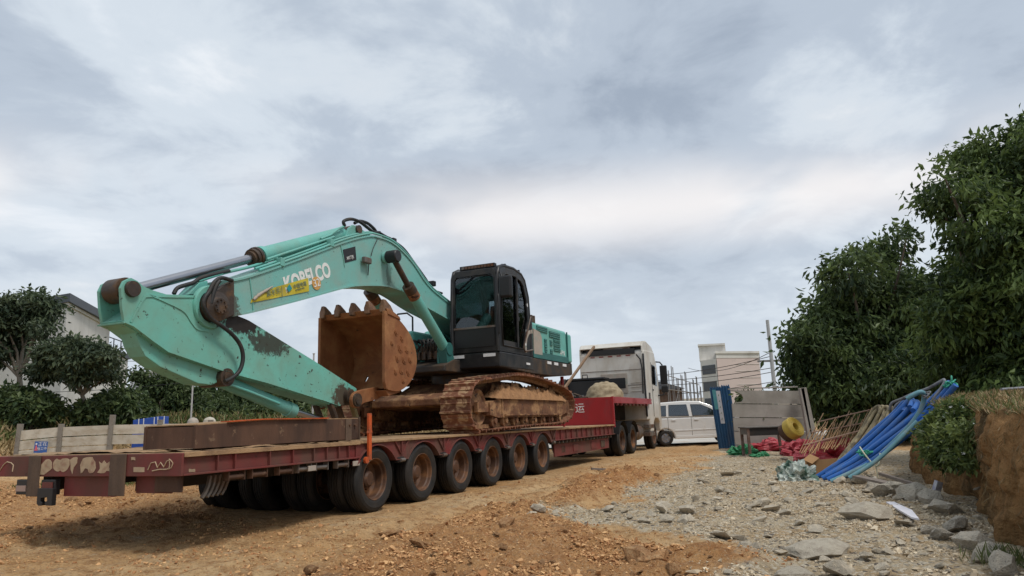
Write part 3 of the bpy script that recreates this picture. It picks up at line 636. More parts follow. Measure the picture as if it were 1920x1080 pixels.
# ---- tracks
TRK = [(3.036,1.348),(2.962,1.656),(3.116,1.970),(3.408,2.139),(3.909,2.202),(4.442,2.257),(5.371,2.345),(6.265,2.347),(7.027,2.301),(7.886,2.211),(8.690,2.095),(9.134,1.860),(9.132,1.558),(8.702,1.305),(7.951,1.219),(6.480,1.204),(4.915,1.175),(3.351,1.156)]
TRK = [(u, max(w, DK+0.045)) for u, w in TRK]
def loop_resample(pts, n):
    # closed Catmull-Rom through the points, evenly spaced
    P = [np.array(p) for p in pts]; k = len(P); out = []
    for i in range(k):
        p0, p1, p2, p3 = P[i-1], P[i], P[(i+1) % k], P[(i+2) % k]
        for t in np.linspace(0, 1, 16, endpoint=False):
            out.append(0.5*((2*p1)+(-p0+p2)*t+(2*p0-5*p1+4*p2-p3)*t*t+(-p0+3*p1-3*p2+p3)*t**3))
    out = np.array(out+[out[0]]); s = np.r_[0, np.cumsum(np.hypot(*np.diff(out, axis=0).T))]
    t = np.linspace(0, s[-1], n, endpoint=False); return np.stack([np.interp(t, s, out[:, j]) for j in (0, 1)], 1), s[-1]
NSH = 46
lp, per = loop_resample(TRK, NSH); pitch = per/NSH; cen = lp.mean(0)
sm_ = MB(); hw = 0.335
sm_.box((-pitch*0.49, -hw, -0.022), (pitch*0.49, hw, 0.0))
for gxx, gh, gw in ((-0.47, 0.050, 0.055), (0.16, 0.022, 0.03)): sm_.prism([(gxx*pitch, 0), (gxx*pitch+gw, 0), (gxx*pitch+gw*0.75, gh), (gxx*pitch+gw*0.2, gh)], -hw, hw)
shoe_me = sm_.mesh('track_shoe'); shoe_me.materials.append(m['shoe'])
lk = MB(); lk.prism([(-pitch*0.55, -0.11), (pitch*0.45, -0.11), (pitch*0.55, -0.03), (-pitch*0.45, -0.03)], -0.10, -0.05); lk.prism([(-pitch*0.55, -0.11), (pitch*0.45, -0.11), (pitch*0.55, -0.03), (-pitch*0.45, -0.03)], 0.05, 0.10)
link_me = lk.mesh('track_link'); link_me.materials.append(m['track'])
def track(v0):
    vc = v0+hw
    t = link('track', bpy.data.meshes.new('track'), None, exc)
    # side frame is the track's own mesh
    fr = MB(); FZ = DK
    fr.prism([(4.05, FZ+0.36), (4.45, FZ+0.30), (8.3, FZ+0.30), (8.75, FZ+0.40), (8.75, FZ+0.66), (8.2, FZ+0.74), (4.7, FZ+0.74), (4.05, FZ+0.62)], v0+0.10, v0+2*hw-0.10)
    fr.box((4.75, v0+0.05, FZ+0.34), (8.2, v0+0.10, FZ+0.37)); fr.box((3.55, v0+0.14, FZ+0.42), (4.1, v0+0.22, FZ+0.62)); fr.box((4.62, v0+0.085, FZ+0.32), (4.70, v0+0.098, FZ+0.78))
    t.data = fr.mesh('track', EO); t.data.materials.append(m['track'])
    for i in range(NSH):
        a, c = lp[i-1], lp[(i+1) % NSH]; d = (c-a)/np.hypot(*(c-a)); ang = math.atan2(d[1], d[0])
        jit = random.uniform(-0.05, 0.05)
        # loop runs so that outside is on one side; orient grousers outwards
        nout = np.array([-d[1], d[0]]); flip = np.dot(nout, lp[i]-cen) < 0
        M4 = Matrix(((d[0], 0, nout[0]), (0, 1, 0), (d[1], 0, nout[1])))
        if flip: M4 = Matrix(((-d[0], 0, -nout[0]), (0, 1, 0), (-d[1], 0, -nout[1])))
        o = link('track_shoe', shoe_me, None, t, ep((lp[i][0], vc, lp[i][1])), M4.to_euler())
        o.rotation_euler.rotate_axis('Y', jit)
        link('track_link', link_me, None, t, o.location, o.rotation_euler)
    idl = MB(); idl.lathe([(0.0, -0.11), (0.14, -0.11), (0.15, -0.07), (0.30, -0.06), (0.36, -0.10), (0.38, -0.09), (0.38, 0.09), (0.30, 0.06), (0.0, 0.08)], (3.78, vc, DK+0.52), (0, 1, 0), 28); eb(idl, 'idler', 'track', t)
    sp = MB(); sp.lathe([(0.0, -0.2), (0.18, -0.2), (0.22, -0.16), (0.30, -0.1), (0.31, -0.03), (0.40, -0.03), (0.40, 0.03), (0.31, 0.04), (0.0, 0.05)], (8.92, vc, DK+0.55), (0, 1, 0), 24)
    for k in range(20):
        a = 2*math.pi*k/20; sp.box((8.92+0.40*math.cos(a)-0.03, vc-0.03, DK+0.55+0.40*math.sin(a)-0.03), (8.92+0.40*math.cos(a)+0.03, vc+0.03, DK+0.55+0.40*math.sin(a)+0.03))
    eb(sp, 'sprocket', 'track', t)
    for k in range(8):
        u = 4.35+0.56*k; ro_ = MB(); ro_.lathe([(0.0, -0.23), (0.06, -0.23), (0.065, -0.19), (0.135, -0.18), (0.135, -0.11), (0.11, -0.10), (0.11, 0.10), (0.135, 0.11), (0.135, 0.18), (0.0, 0.19)], (u, vc, DK+0.235), (0, 1, 0), 18); eb(ro_, 'bottom_roller', 'track', t)
    for u in (5.3, 6.9):
        ro_ = MB(); ro_.cyl((u, vc-0.2, DK+0.90), (u, vc+0.15, DK+0.90), 0.085, seg=16); ro_.box((u-0.04, vc-0.02, DK+0.72), (u+0.04, vc+0.08, DK+0.9)); eb(ro_, 'carrier_roller', 'track', t)
    # mud heaped on the ledge of the frame
    mr_ = []
    for u in np.linspace(4.25, 8.72, 110):
        mr_.append([(u, v0+0.04+0.50*k/12, DK+0.70+max(0, (0.27+0.20*float(fbm(u, k*0.3, 1.6, 4, 81+int(v0*3)))+0.16*float(fbm(u*4, k*0.5, 2.0, 3, 85)))*math.sin(math.pi*k/12)**0.6*min(1, (u-4.2)/0.6, (8.75-u)/0.5))) for k in range(13)])
    mu = MB(); mu.sheet(mr_); tag(eb(mu, 'mud_heap', 'mud', t), kind='stuff')
    return t
track(-0.12); track(3.32-2*hw)
# ---- car body and slew ring
b = MB(); b.prism([(4.5, DK+0.55), (7.7, DK+0.55), (7.4, DK+0.95), (6.9, DK+1.14), (5.3, DK+1.14), (4.8, DK+0.95)], 0.50, 2.70); eb(b, 'car_body', 'track', bevel=0.02)
b = MB(); b.prism([(3.6, DK+0.60), (4.7, DK+0.50), (4.7, DK+0.9), (3.9, DK+0.86), (3.6, DK+0.74)], 0.56, 2.64); eb(b, 'belly_frame', 'track', bevel=0.02)
b = MB(); b.cyl((6.1, VC, DK+1.14), (6.1, VC, DK+1.36), 0.85, seg=40); eb(b, 'slew_ring', 'grease')
# ---- house
HW0, HW1 = 0.0, 3.15
b = MB(); b.prism([(4.70, 2.50), (4.70, 2.82), (9.35, 2.82), (9.35, 2.50), (8.2, 2.43), (6.5, 2.43)], HW0+0.01, HW1); eb(b, 'platform', 'frame_dark', bevel=0.02)
b = MB(); b.prism([(6.62, 2.825), (9.18, 2.825), (9.18, 3.725), (6.62, 3.725)], HW0+0.03, HW1-0.03); eb(b, 'engine_housing', 'teal', bevel=0.07)
# side doors of the housing: lower dark skirt, pale service panel, vents
b = MB(); b.box((6.65, HW0+0.005, 2.83), (9.15, HW0+0.029, 2.99)); eb(b, 'side_skirt', 'teal_dark')
b = MB(); b.prism([(6.70, 2.92), (7.25, 2.92), (7.25, 3.36), (7.12, 3.50), (6.70, 3.55)], HW0+0.003, HW0+0.029); eb(b, 'service_panel', 'beige_panel', bevel=0.004)
def vent(u0, u1, w0, w1):
    b = MB(); b.box((u0, HW0+0.012, w0), (u1, HW0+0.029, w1)); o = eb(b, 'vent', 'teal_dark')
    n = max(2, int((w1-w0)/0.045))
    for k in range(n):
        w = w0+(k+0.35)*(w1-w0)/n; s = MB(); s.obox((u0+0.01, HW0+0.008, w), (u1-0.01, HW0+0.008, w), 0.02, 0.008, (0, -0.5, 1)); eb(s, 'slat', 'teal', o)
for q in ((6.95, 7.68, 3.52, 3.66), (7.82, 8.62, 3.44, 3.60), (7.45, 7.62, 3.14, 3.26), (7.45, 7.62, 3.02, 3.12), (7.45, 7.62, 3.28, 3.36), (7.85, 8.02, 3.22, 3.36), (7.85, 8.02, 3.00, 3.12), (8.12, 8.62, 3.34, 3.41), (8.12, 8.62, 3.22, 3.31), (8.12, 8.62, 3.10, 3.19)): vent(*q)
lettering('APN', 0.20, m['letter'], exc, ep((8.78, HW0+0.024, 3.08)), (1, 0, 0), (0, 0, 1))
for u in (7.55, 8.05, 8.7):
    b = MB(); b.box((u, HW0-0.006, 2.72), (u+0.28, HW0+0.008, 2.79)); eb(b, 'reflector', 'sticker')
b = MB(); b.box((6.15, HW0-0.006, 2.62), (6.38, HW0+0.008, 2.67)); eb(b, 'reflector', 'sticker')
# counterweight with a rounded plan
cw = []
for k in range(13):
    a = R(-90)+R(90)*k/12; cw.append((9.42+0.33*math.cos(a), HW0+0.36+0.36*math.sin(a)))
for k in range(13):
    a = R(90)*k/12; cw.append((9.42+0.33*math.cos(a), HW1-0.36+0.36*math.sin(a)))
cw = [(9.19, HW0)]+cw+[(9.19, HW1)]
b = MB(); b.prism(cw, 2.86, 3.66, 'w'); eb(b, 'counterweight', 'teal', bevel=0.05)
cw2 = [(9.36 if abs(p[0]-9.19) < 1e-6 else p[0]-0.02, p[1]) for p in cw]
b = MB(); b.prism(cw2, 2.52, 2.859, 'w'); eb(b, 'counterweight_base', 'frame_dark', bevel=0.05)
b = MB(); b.box((9.185, HW0+0.004, 2.84), (9.215, HW0+0.04, 3.70)); eb(b, 'seam', 'teal_dark')
# ribbed air-cleaner cover and exhaust on the roof of the housing
b = MB(); b.box((6.75, 0.35, 3.73), (7.75, 1.5, 4.0)); o = eb(b, 'top_cover', 'grease', bevel=0.08)
for k in range(6):
    u = 6.80+0.16*k; s = MB(); s.box((u, 0.33, 3.735), (u+0.07, 1.0, 4.015)); eb(s, 'rib', 'brown_post', o, bevel=0.02)
b = MB(); b.box((4.30, 2.0, 2.80), (6.0, HW1-0.03, 3.42)); eb(b, 'tool_box', 'teal', bevel=0.06)
b = MB(); b.box((4.29, 2.15, 3.16), (4.30-0.012, 2.95, 3.24)); eb(b, 'tread_strip', 'banner')
b = MB(); b.tube([(4.45, 2.1, 3.40), (4.45, 2.1, 3.75), (4.45, 2.25, 3.86), (4.45, 2.5, 3.86), (4.45, 2.6, 3.76), (4.45, 2.6, 3.40)], 0.022, 8); eb(b, 'handrail', 'rubber_blk')
b = MB(); b.prism([(3.95, 2.42), (5.2, 2.42), (5.2, 2.7), (4.4, 2.7), (3.95, 2.55)], 1.0, 2.3); eb(b, 'boom_foot_base', 'frame_dark', bevel=0.02)
for vv in (1.22, 1.93):
    b = MB(); b.prism([(4.1, 2.6), (6.3, 2.6), (6.3, 3.1), (5.85, 3.5), (5.55, 3.5), (4.6, 2.9), (4.1, 2.85)], vv, vv+0.05); eb(b, 'boom_bracket', 'teal_dark', bevel=0.01)
# valve block and hoses in front of the boom foot
b = MB()
for k in range(7): b.box((4.2+0.05*(k % 2), 1.32+0.075*k, 2.72), (4.42, 1.38+0.075*k, 2.9+0.06*(k % 3)))
eb(b, 'valve_block', 'grease', bevel=0.008)
for k in range(7):
    v = 1.30+0.09*k; pth = [(4.22, v, 2.9), (4.05+0.03*k, v-0.05, 3.02+0.03*(k % 3)), (4.15, v-0.14+0.03*k, 3.16), (4.5, v-0.05, 3.1+0.04*(k % 2)), (4.8, v, 2.95)]
    b = MB(); b.tube(pth, 0.028, 8); eb(b, 'hose', 'rubber_hose')
# ---- cab
outer = [(4.66, 2.84), (4.63, 3.50), (4.70, 4.56), (4.78, 4.74), (5.0, 4.83), (5.59, 4.86), (6.05, 4.80), (6.25, 4.68), (6.44, 4.3), (6.50, 3.7), (6.48, 2.84)]
inner = [(4.84, 2.98), (4.80, 3.50), (4.86, 4.42), (4.93, 4.58), (5.1, 4.65), (5.6, 4.68), (5.95, 4.62), (6.10, 4.52), (6.26, 4.2), (6.32, 3.7), (5.98, 2.98)]
CW = 1.20
cab = link('cab', bpy.data.meshes.new('cab'), None, exc)
fr = MB()
for v0 in (0.0, CW-0.05): fr.ring(outer, inner, v0, v0+0.05)
fo = [(0.05, 2.85), (CW-0.05, 2.85), (CW-0.05, 4.62), (CW-0.12, 4.72), (0.12, 4.72), (0.05, 4.62)]
fi = [(0.10, 3.42), (CW-0.10, 3.42), (CW-0.10, 4.52), (CW-0.16, 4.60), (0.16, 4.60), (0.10, 4.52)]
fr.ring(fo, fi, 4.66, 4.72, 'u')
fr.ring([(0.05, 2.85), (CW-0.05, 2.85), (CW-0.05, 4.6), (0.05, 4.6)], [(0.12, 3.75), (CW-0.12, 3.75), (CW-0.12, 4.45), (0.12, 4.45)], 6.40, 6.46, 'u')
fr.strip(outer[2:9], 0.051, CW-0.051, 0.05)
fr.box((4.72, 0.05, 2.84), (6.45, CW-0.05, 2.90))
for v0 in (0.03, CW-0.03): fr.tube([(p[0], v0, p[1]) for p in outer], 0.045, 8)
cab.data = fr.mesh('cab', EO); cab.data.materials.append(m['black'])
b = MB(); b.box((4.685, 0.10, 3.42), (4.692, CW-0.10, 4.60)); eb(b, 'windscreen', 'glass', cab)
b = MB(); b.box((4.64, 0.10, 2.96), (4.655, CW-0.10, 3.38)); eb(b, 'lower_windscreen', 'rubber_blk', cab)
b = MB(); b.box((4.63, 0.06, 3.375), (4.66, CW-0.06, 3.42)); eb(b, 'windscreen_bar', 'steel_grey', cab, bevel=0.005)
for v0 in (0.022, CW-0.028):
    b = MB(); b.prism(inner, v0, v0+0.006); eb(b, 'side_window', 'glass' if v0 < 0.5 else 'glass', cab)
b = MB(); b.box((6.42, 0.12, 3.75), (6.43, CW-0.12, 4.45)); eb(b, 'rear_window', 'glass', cab)
# door: seam tubes, mid pillar, lower panel, handle
door = link('door', bpy.data.meshes.new('door'), None, exc); 
d = MB(); d.tube([(5.66, -0.012, 2.98), (5.70, -0.012, 4.66)], 0.032, 8);
d.tube([(p[0], -0.008, p[1]) for p in inner], 0.018, 6, True); d.prism([(4.84, 2.98), (5.66, 2.98), (5.67, 3.10), (4.83, 3.10)], -0.004, 0.02)
door.data = d.mesh('door', EO); door.data.materials.append(m['black'])
b = MB(); b.prism([(5.0, 3.13), (5.6, 3.13), (5.6, 3.5), (4.9, 3.46)], 0.008, 0.014); eb(b, 'lower_pane', 'glass_dark', door)
b = MB(); b.box((5.70, -0.03, 3.62), (5.78, 0.0, 3.72)); eb(b, 'handle', 'rubber_blk', door, bevel=0.01)
b = MB(); b.tube([(4.60, -0.03, 3.2), (4.58, -0.05, 3.3), (4.58, -0.05, 4.0), (4.62, -0.03, 4.1)], 0.018, 8); eb(b, 'handrail', 'rubber_blk')
b = MB(); b.tube([(6.52, -0.03, 3.0), (6.0, -0.05, 2.92), (5.9, -0.05, 3.0), (6.42, -0.05, 3.8)], 0.02, 8); eb(b, 'handrail', 'steel_grey')
# curved black fairing behind the door with its pale swoosh
b = MB(); b.prism([(6.50, 2.83), (6.66, 2.83), (6.66, 3.70), (6.50, 3.95)], 0.01, 0.09); eb(b, 'rear_fairing', 'black', bevel=0.02)
sw = [(6.16, 2.90), (6.14, 3.08), (6.22, 3.28), (6.38, 3.42), (6.60, 3.46)]
b = MB(); b.strip(sw, -0.008, -0.003, 0.09); eb(b, 'swoosh_decal', m['beige_panel'])
for c in ((6.22, 3.42, 0.055), (6.13, 3.10, 0.035), (6.30, 4.08, 0.05)):
    b = MB(); b.lathe([(0, -0.004), (c[2], -0.004), (c[2], 0.0)], (c[0], -0.010, c[1]), (0, 1, 0), 18); eb(b, 'round_decal', 'sticker')
# mirror
b = MB(); b.box((4.64, -0.33, 4.02), (4.78, -0.03, 4.52)); o = eb(b, 'mirror', 'rubber_blk', bevel=0.045)
b = MB(); b.tube([(4.72, -0.08, 4.50), (4.74, -0.02, 4.64), (4.80, 0.02, 4.66)], 0.018, 8); eb(b, 'mirror_arm', 'rubber_blk', o)
# light bar on the roof
b = MB(); b.box((4.78, 0.12, 4.775), (4.90, 1.02, 4.875)); o = eb(b, 'light_bar', 'rubber_blk', bevel=0.012)
for k in range(10):
    s = MB(); s.box((4.766, 0.15+0.083*k, 4.795), (4.779, 0.215+0.083*k, 4.855)); eb(s, 'lamp', 'steel_grey', o)
for k in range(3):
    b = MB(); b.box((5.1+0.4*k, 0.0, 4.845), (5.16+0.4*k, 0.06, 4.89)); eb(b, 'roof_bolt', 'rubber_blk')
# seat, console and blind inside
b = MB(); b.box((5.35, 0.30, 3.15), (5.85, 0.85, 3.32)); b.prism([(5.80, 3.25), (5.98, 3.25), (6.08, 4.05), (5.95, 4.1)], 0.32, 0.83); b.prism([(5.98, 4.1), (6.08, 4.1), (6.1, 4.32), (6.0, 4.32)], 0.42, 0.72); eb(b, 'seat', 'seat', cab, bevel=0.04)
b = MB(); b.box((4.75, 1.09, 2.9), (6.4, 1.14, 3.72)); eb(b, 'inner_panel', 'seat', cab)
b = MB(); b.box((4.75, 0.06, 2.905), (6.4, 1.08, 3.0)); eb(b, 'cab_floor', 'seat', cab)
b = MB(); b.box((6.30, 0.06, 3.0), (6.39, 1.14, 3.74)); eb(b, 'inner_panel', 'seat', cab)
b = MB(); b.box((4.8, 0.9, 3.01), (5.9, 1.1, 3.6)); b.box((4.85, 0.88, 3.6), (4.95, 1.08, 3.85)); eb(b, 'console', 'seat', cab, bevel=0.03)
b = MB(); b.tube([(5.2, 0.35, 3.2), (5.15, 0.35, 3.62)], 0.02, 8); b.tube([(5.2, 0.8, 3.2), (5.15, 0.8, 3.62)], 0.02, 8); eb(b, 'lever', 'rubber_blk', cab)
# base under the cab with reflective stickers
b = MB(); b.prism([(4.66, 2.50), (6.62, 2.50), (6.62, 2.70), (6.55, 2.83), (4.66, 2.83)], 0.0, CW+0.05); eb(b, 'cab_base', 'black', bevel=0.02)
for v0 in (0.10, 0.88):
    b = MB(); b.box((4.645, v0, 2.73), (4.655, v0+0.30, 2.80)); eb(b, 'reflector', 'sticker')
b = MB(); b.box((4.10, 1.4, 2.45), (4.12, 1.75, 2.49)); eb(b, 'reflector', 'sticker')

# ---- boom
BN, BF = 1.30, 1.90
top = [(-1.878,3.469),(-1.493,3.591),(-0.397,4.071),(0.799,4.626),(1.561,4.920),(1.901,4.986),(2.491,4.973),(3.187,4.724),(3.868,4.310),(4.857,4.026),(5.760,3.766),(6.568,3.504)]
bot = [(6.314,3.291),(4.791,3.654),(3.787,3.821),(2.946,4.015),(2.484,4.045),(2.067,4.033),(1.261,3.903),(0.812,3.781),(-0.376,3.388),(-1.414,3.061),(-1.801,2.957)]
def smooth2(p, n=4):
    p = [np.array(q) for q in p]; out = []
    for i in range(len(p)-1):
        a, b_, c, d_ = p[max(i-1, 0)], p[i], p[i+1], p[min(i+2, len(p)-1)]
        for t in np.linspace(0, 1, n, endpoint=False): out.append(tuple(0.5*((2*b_)+(-a+c)*t+(2*a-5*b_+4*c-d_)*t*t+(-a+3*b_-3*c+d_)*t**3)))
    return out+[tuple(p[-1])]
def catmull(p, n=6): return smooth2(p, n)
topS, botS = smooth2(top, 4), smooth2(bot, 4)
boom = link('boom', bpy.data.meshes.new('boom'), None, exc)
# webs and flanges as quads between matching stations
def loft(a, b_, n=60):
    def rs(p):
        p = np.array(p); s = np.r_[0, np.cumsum(np.hypot(*np.diff(p, axis=0).T))]; t = np.linspace(0, s[-1], n); return np.stack([np.interp(t, s, p[:, j]) for j in (0, 1)], 1)
    return rs(a), rs(b_)
ta, ba = loft(topS, botS[::-1])
bm_ = MB(); vs = []; n = len(ta)
for v0 in (BN+0.025, BF-0.025):
    bm_.add([(p[0], v0, p[1]) for p in ta]+[(p[0], v0, p[1]) for p in ba], [(i, i+1, n+i+1, n+i) for i in range(n-1)], False)
bm_.add([(ta[0][0], BN+0.025, ta[0][1]), (ta[0][0], BF-0.025, ta[0][1]), (ba[0][0], BF-0.025, ba[0][1]), (ba[0][0], BN+0.025, ba[0][1])], [(0, 1, 2, 3)])
bm_.strip([tuple(p) for p in ta], BN, BF, 0.030); bm_.strip([tuple(p) for p in ba], BN, BF, 0.030)
boom.data = bm_.mesh('boom', EO)
def lo(u, v, w): return tuple(ep((u, v, w)))
pj = [(-2.134,3.047),(2.372,4.679),(1.566,3.952)]
m['teal_boom'] = M('teal_boom_paint', (0.165, 0.43, 0.39), 0.45, var=0.05, vscale=0.9, dirt=(0.24, 0.35, 0.31), damt=0.44, dscale=1.7, dsharp=0.16, spot=(0.07, 0.085, 0.07), samt=0.66, sscale=17, bump=0.04, bscale=12,
    blot=[(lo(pj[0][0]+0.25, BN, pj[0][1]), (0.28, 0.5, 0.25), (0.06, 0.045, 0.03), 0.85), (lo(pj[1][0]-0.05, BN, pj[1][1]-0.35), (0.10, 0.6, 0.35), (0.05, 0.09, 0.075), 0.6)])
boom.data.materials.append(m['teal_boom'])
for wx in ([(0.737,4.602),(0.804,4.296),(0.838,4.132),(0.745,4.086),(0.680,4.271)], [(-1.460,3.589),(-1.401,3.268),(-1.349,3.078),(-1.403,3.063),(-1.496,3.418)]):
    pass
b = MB(); b.strip([(0.737,4.582),(0.819,4.379),(0.869,4.188)], BN+0.012, BN+0.024, 0.02); eb(b, 'weld_seam', 'teal', boom)
b = MB(); b.strip([(-1.459,3.581),(-1.405,3.350),(-1.360,3.076)], BN+0.012, BN+0.024, 0.02); eb(b, 'weld_seam', 'teal', boom)
# fork and pin at the boom nose
for v0 in (BN-0.03, BF-0.06):
    b = MB(); b.prism([(-2.143,2.870),(-2.281,2.952),(-2.308,3.092),(-2.201,3.215),(-2.024,3.374),(-1.806,3.481),(-1.780,2.960),(-1.949,2.893)], v0, v0+0.09); eb(b, 'nose_fork', 'grease', boom, bevel=0.015)
b = MB(); b.lathe([(0.0, -0.03), (0.11, -0.03), (0.12, -0.01), (0.14, 0.0), (0.21, 0.02), (0.21, 0.80), (0.17, 0.82), (0.12, 0.86), (0.0, 0.87)], (pj[0][0], BN-0.10, pj[0][1]), (0, 1, 0), 28); eb(b, 'pivot_pin', 'grease', boom)
for k in range(8):
    a = 2*math.pi*k/8; b = MB(); b.cyl((pj[0][0]+0.085*math.cos(a), BN-0.15, pj[0][1]+0.085*math.sin(a)), (pj[0][0]+0.085*math.cos(a), BN-0.12, pj[0][1]+0.085*math.sin(a)), 0.016, seg=6); eb(b, 'bolt', 'grease', boom)
# lettering, stickers, banner on the near web
WB = BN+0.025
kb = [(-0.644,3.511),(0.460,3.979),(-0.651,3.704)]; kd = (kb[1][0]-kb[0][0], 0, kb[1][1]-kb[0][1])
kc = [(-0.119,3.813)][0]
lettering('KOBELCO', 0.36, m['letter'], exc, ep((kc[0], WB-0.004, kc[1])), kd, (0, 0, 1), bold=0.014, width=math.hypot(kd[0], kd[2])*1.03)
bn = [(-1.416,3.341),(-0.137,3.808),(-0.103,3.583),(-1.432,3.199)]
rows = []
for i in range(25):
    t = i/24; a = np.array(bn[0])*(1-t)+np.array(bn[1])*t; c = np.array(bn[3])*(1-t)+np.array(bn[2])*t
    if t < 0.35: a = a-np.array((0, 1))*0.09*(1-t/0.35)**0.8
    rows.append([(a[0]*(1-s)+c[0]*s, WB-0.012-0.010*math.sin(t*9)*math.sin(s*3), a[1]*(1-s)+c[1]*s) for s in np.linspace(0, 1, 6)])
b = MB(); b.sheet(rows); eb(b, 'banner', 'banner', exc)
b = MB(); b.tube([(p[0], WB-0.03, p[1]) for p in smooth2([tuple(np.array(q)) for q in [(-1.390,3.254),(-1.283,3.344),(-1.138,3.433),(-0.990,3.524)]], 4)], [0.025, .022, .03, .02, .03, .022, .025, .02, .025, .02, .015, .012, .01][:13], 6); eb(b, 'banner_fold', 'beige_panel')
bd = (bn[1][0]-bn[0][0], 0, bn[1][1]-bn[0][1])
def onb(px): return ep((px[0], WB-0.026, px[1]))
lettering('源水务', 0.115, m['ink'], exc, onb([(-0.963,3.434)][0]), bd, (0, 0, 1))
lettering('中国电建', 0.085, m['ink'], exc, onb([(-0.346,3.645)][0]), bd, (0, 0, 1))
lettering('POWERCHINA', 0.035, m['ink'], exc, onb([(-0.344,3.582)][0]), bd, (0, 0, 1))
lg = [(-0.662,3.542),(-0.602,3.622),(-0.537,3.561),(-0.610,3.488)]
b = MB(); b.prism(lg, WB-0.027, WB-0.022); eb(b, 'banner_emblem', 'logo')
b = MB(); b.strip([(-0.786,3.557),(-0.755,3.379)], WB-0.027, WB-0.022, 0.008); eb(b, 'banner_rule', 'ink')
ac = [(0.086,3.752)][0]
b = MB(); b.lathe([(0, -0.004), (0.115, -0.004), (0.115, 0.0)], (ac[0], WB-0.008, ac[1]), (0, 1, 0), 28); eb(b, 'number_disc', 'amber')
lettering('32', 0.19, m['letter'], exc, ep((ac[0], WB-0.016, ac[1])), bd, (0, 0, 1))
ak = [(0.814,4.499),(1.184,4.639),(1.220,4.388),(0.865,4.259)]
b = MB(); b.prism(ak, WB-0.008, WB-0.002); eb(b, 'sticker_plate', 'rubber_blk')
akc = [(1.023,4.390)][0]
lettering('AKT|E', 0.085, m['letter'], exc, ep((akc[0], WB-0.012, akc[1])), (ak[1][0]-ak[0][0], 0, ak[1][1]-ak[0][1]), (0, 0, 1))
# work lamp on the boom side with its cable
wl_ = [(1.457,4.410)][0]
b = MB(); b.box((wl_[0]-0.12, 1.20, wl_[1]-0.06), (wl_[0]+0.10, 1.29, wl_[1]+0.06)); o = eb(b, 'work_lamp', 'steel_grey', bevel=0.02)
b = MB(); b.tube([(p[0], BN-0.01, p[1]) for p in smooth2([(1.654,4.545),(1.724,4.719),(1.887,4.960)], 4)], 0.008, 6); b.tube([(p[0], BN-0.01, p[1]) for p in [(1.584,4.404),(1.551,4.146)]], 0.010, 6); eb(b, 'cable', 'rubber_hose', o)
# hard pipes along the top of the boom, hoses over its bend
for off, dv in ((0.05, 0.02), (0.085, 0.10)):
    pth = [(p[0], BN+dv, p[1]+off) for p in topS[5:42]]
    b = MB(); b.tube(pth, 0.022, 8); eb(b, 'hard_pipe', 'teal', boom)
for px in ([(-0.773,3.909)], [(0.478,4.506)]):
    b = MB(); b.box((px[0][0]-0.05, BN-0.01, px[0][1]-0.02), (px[0][0]+0.05, BN+0.14, px[0][1]+0.12)); eb(b, 'pipe_clamp', 'teal', boom, bevel=0.01)
for P in ([(2.144,5.074),(2.591,5.017),(3.000,4.932),(3.426,4.699),(3.871,4.444),(4.171,4.249),(4.610,4.216)], [(2.182,5.050),(2.530,4.925),(2.894,4.817),(3.358,4.580),(4.030,4.288)]):
    b = MB(); b.tube([(p[0], BN+0.1, p[1]+0.05) for p in smooth2(P, 6)], 0.026, 8); eb(b, 'hose', 'rubber_hose', boom)
for i, P in enumerate(([(0.993,5.005),(0.959,5.090),(1.186,5.188),(1.455,5.202),(1.717,5.146),(1.915,5.105),(2.136,5.145)], [(1.455,5.191),(1.628,5.277),(1.878,5.295),(2.098,5.237),(2.249,5.171),(2.697,5.160)])):
    b = MB(); b.tube([(p[0], 1.42+0.12*i, p[1]) for p in smooth2(P, 6)], 0.032, 8); eb(b, 'hose', 'rubber_hose', boom)
for px in ([(2.551,5.042)], [(4.152,4.405)]):
    b = MB(); b.box((px[0][0]-0.06, BN+0.02, px[0][1]-0.05), (px[0][0]+0.06, BN+0.2, px[0][1]+0.07)); eb(b, 'hose_clamp', 'rubber_blk', boom, bevel=0.015)
# ---- arm cylinder on top of the boom
ar = [(1.406,5.033),(-1.006,4.042),(-1.120,3.993),(-3.234,3.148),(1.126,4.905)]
def cylpart(name, p0, p1, v, r, mt, parent, r1=None, seg=22):
    b = MB(); b.cyl((p0[0], v, p0[1]), (p1[0], v, p1[1]), r, r1, seg); return eb(b, name, mt, parent)
acyl = cylpart('arm_cylinder', ar[4], ar[1], VC, 0.135, 'teal', exc)
cylpart('rod', ar[1], ar[3], VC, 0.072, 'chrome', acyl)
dv2 = (np.array(ar[2])-np.array(ar[1])); dv2 = dv2/np.hypot(*dv2)
gp = np.array(ar[1])
for k, (r, o0, o1) in enumerate(((0.155, 0.10, 0.02), (0.165, -0.02, -0.07), (0.15, -0.07, -0.14), (0.12, -0.14, -0.19))):
    cylpart('gland_ring', tuple(gp-dv2*o0), tuple(gp-dv2*o1), VC, r, 'teal' if k == 0 else 'grease', acyl)
cylpart('end_cap', ar[4], ar[0], VC, 0.12, 'grease', acyl, 0.10)
b = MB(); b.cyl((ar[0][0], VC-0.22, ar[0][1]), (ar[0][0], VC+0.22, ar[0][1]), 0.085, seg=18); eb(b, 'pin', 'grease', acyl)
for v0 in (VC-0.18, VC+0.13):
    b = MB(); b.prism([(0.933,4.644),(1.122,4.997),(1.253,5.092),(1.388,5.093),(1.953,4.997)], v0, v0+0.05); eb(b, 'cylinder_bracket', 'teal', boom, bevel=0.01)
b = MB(); b.tube([(p[0], VC-0.17, p[1]) for p in [(0.324,4.611),(0.589,4.740),(0.833,4.918),(1.008,5.011)]], 0.022, 8); eb(b, 'hard_pipe', 'teal', acyl)
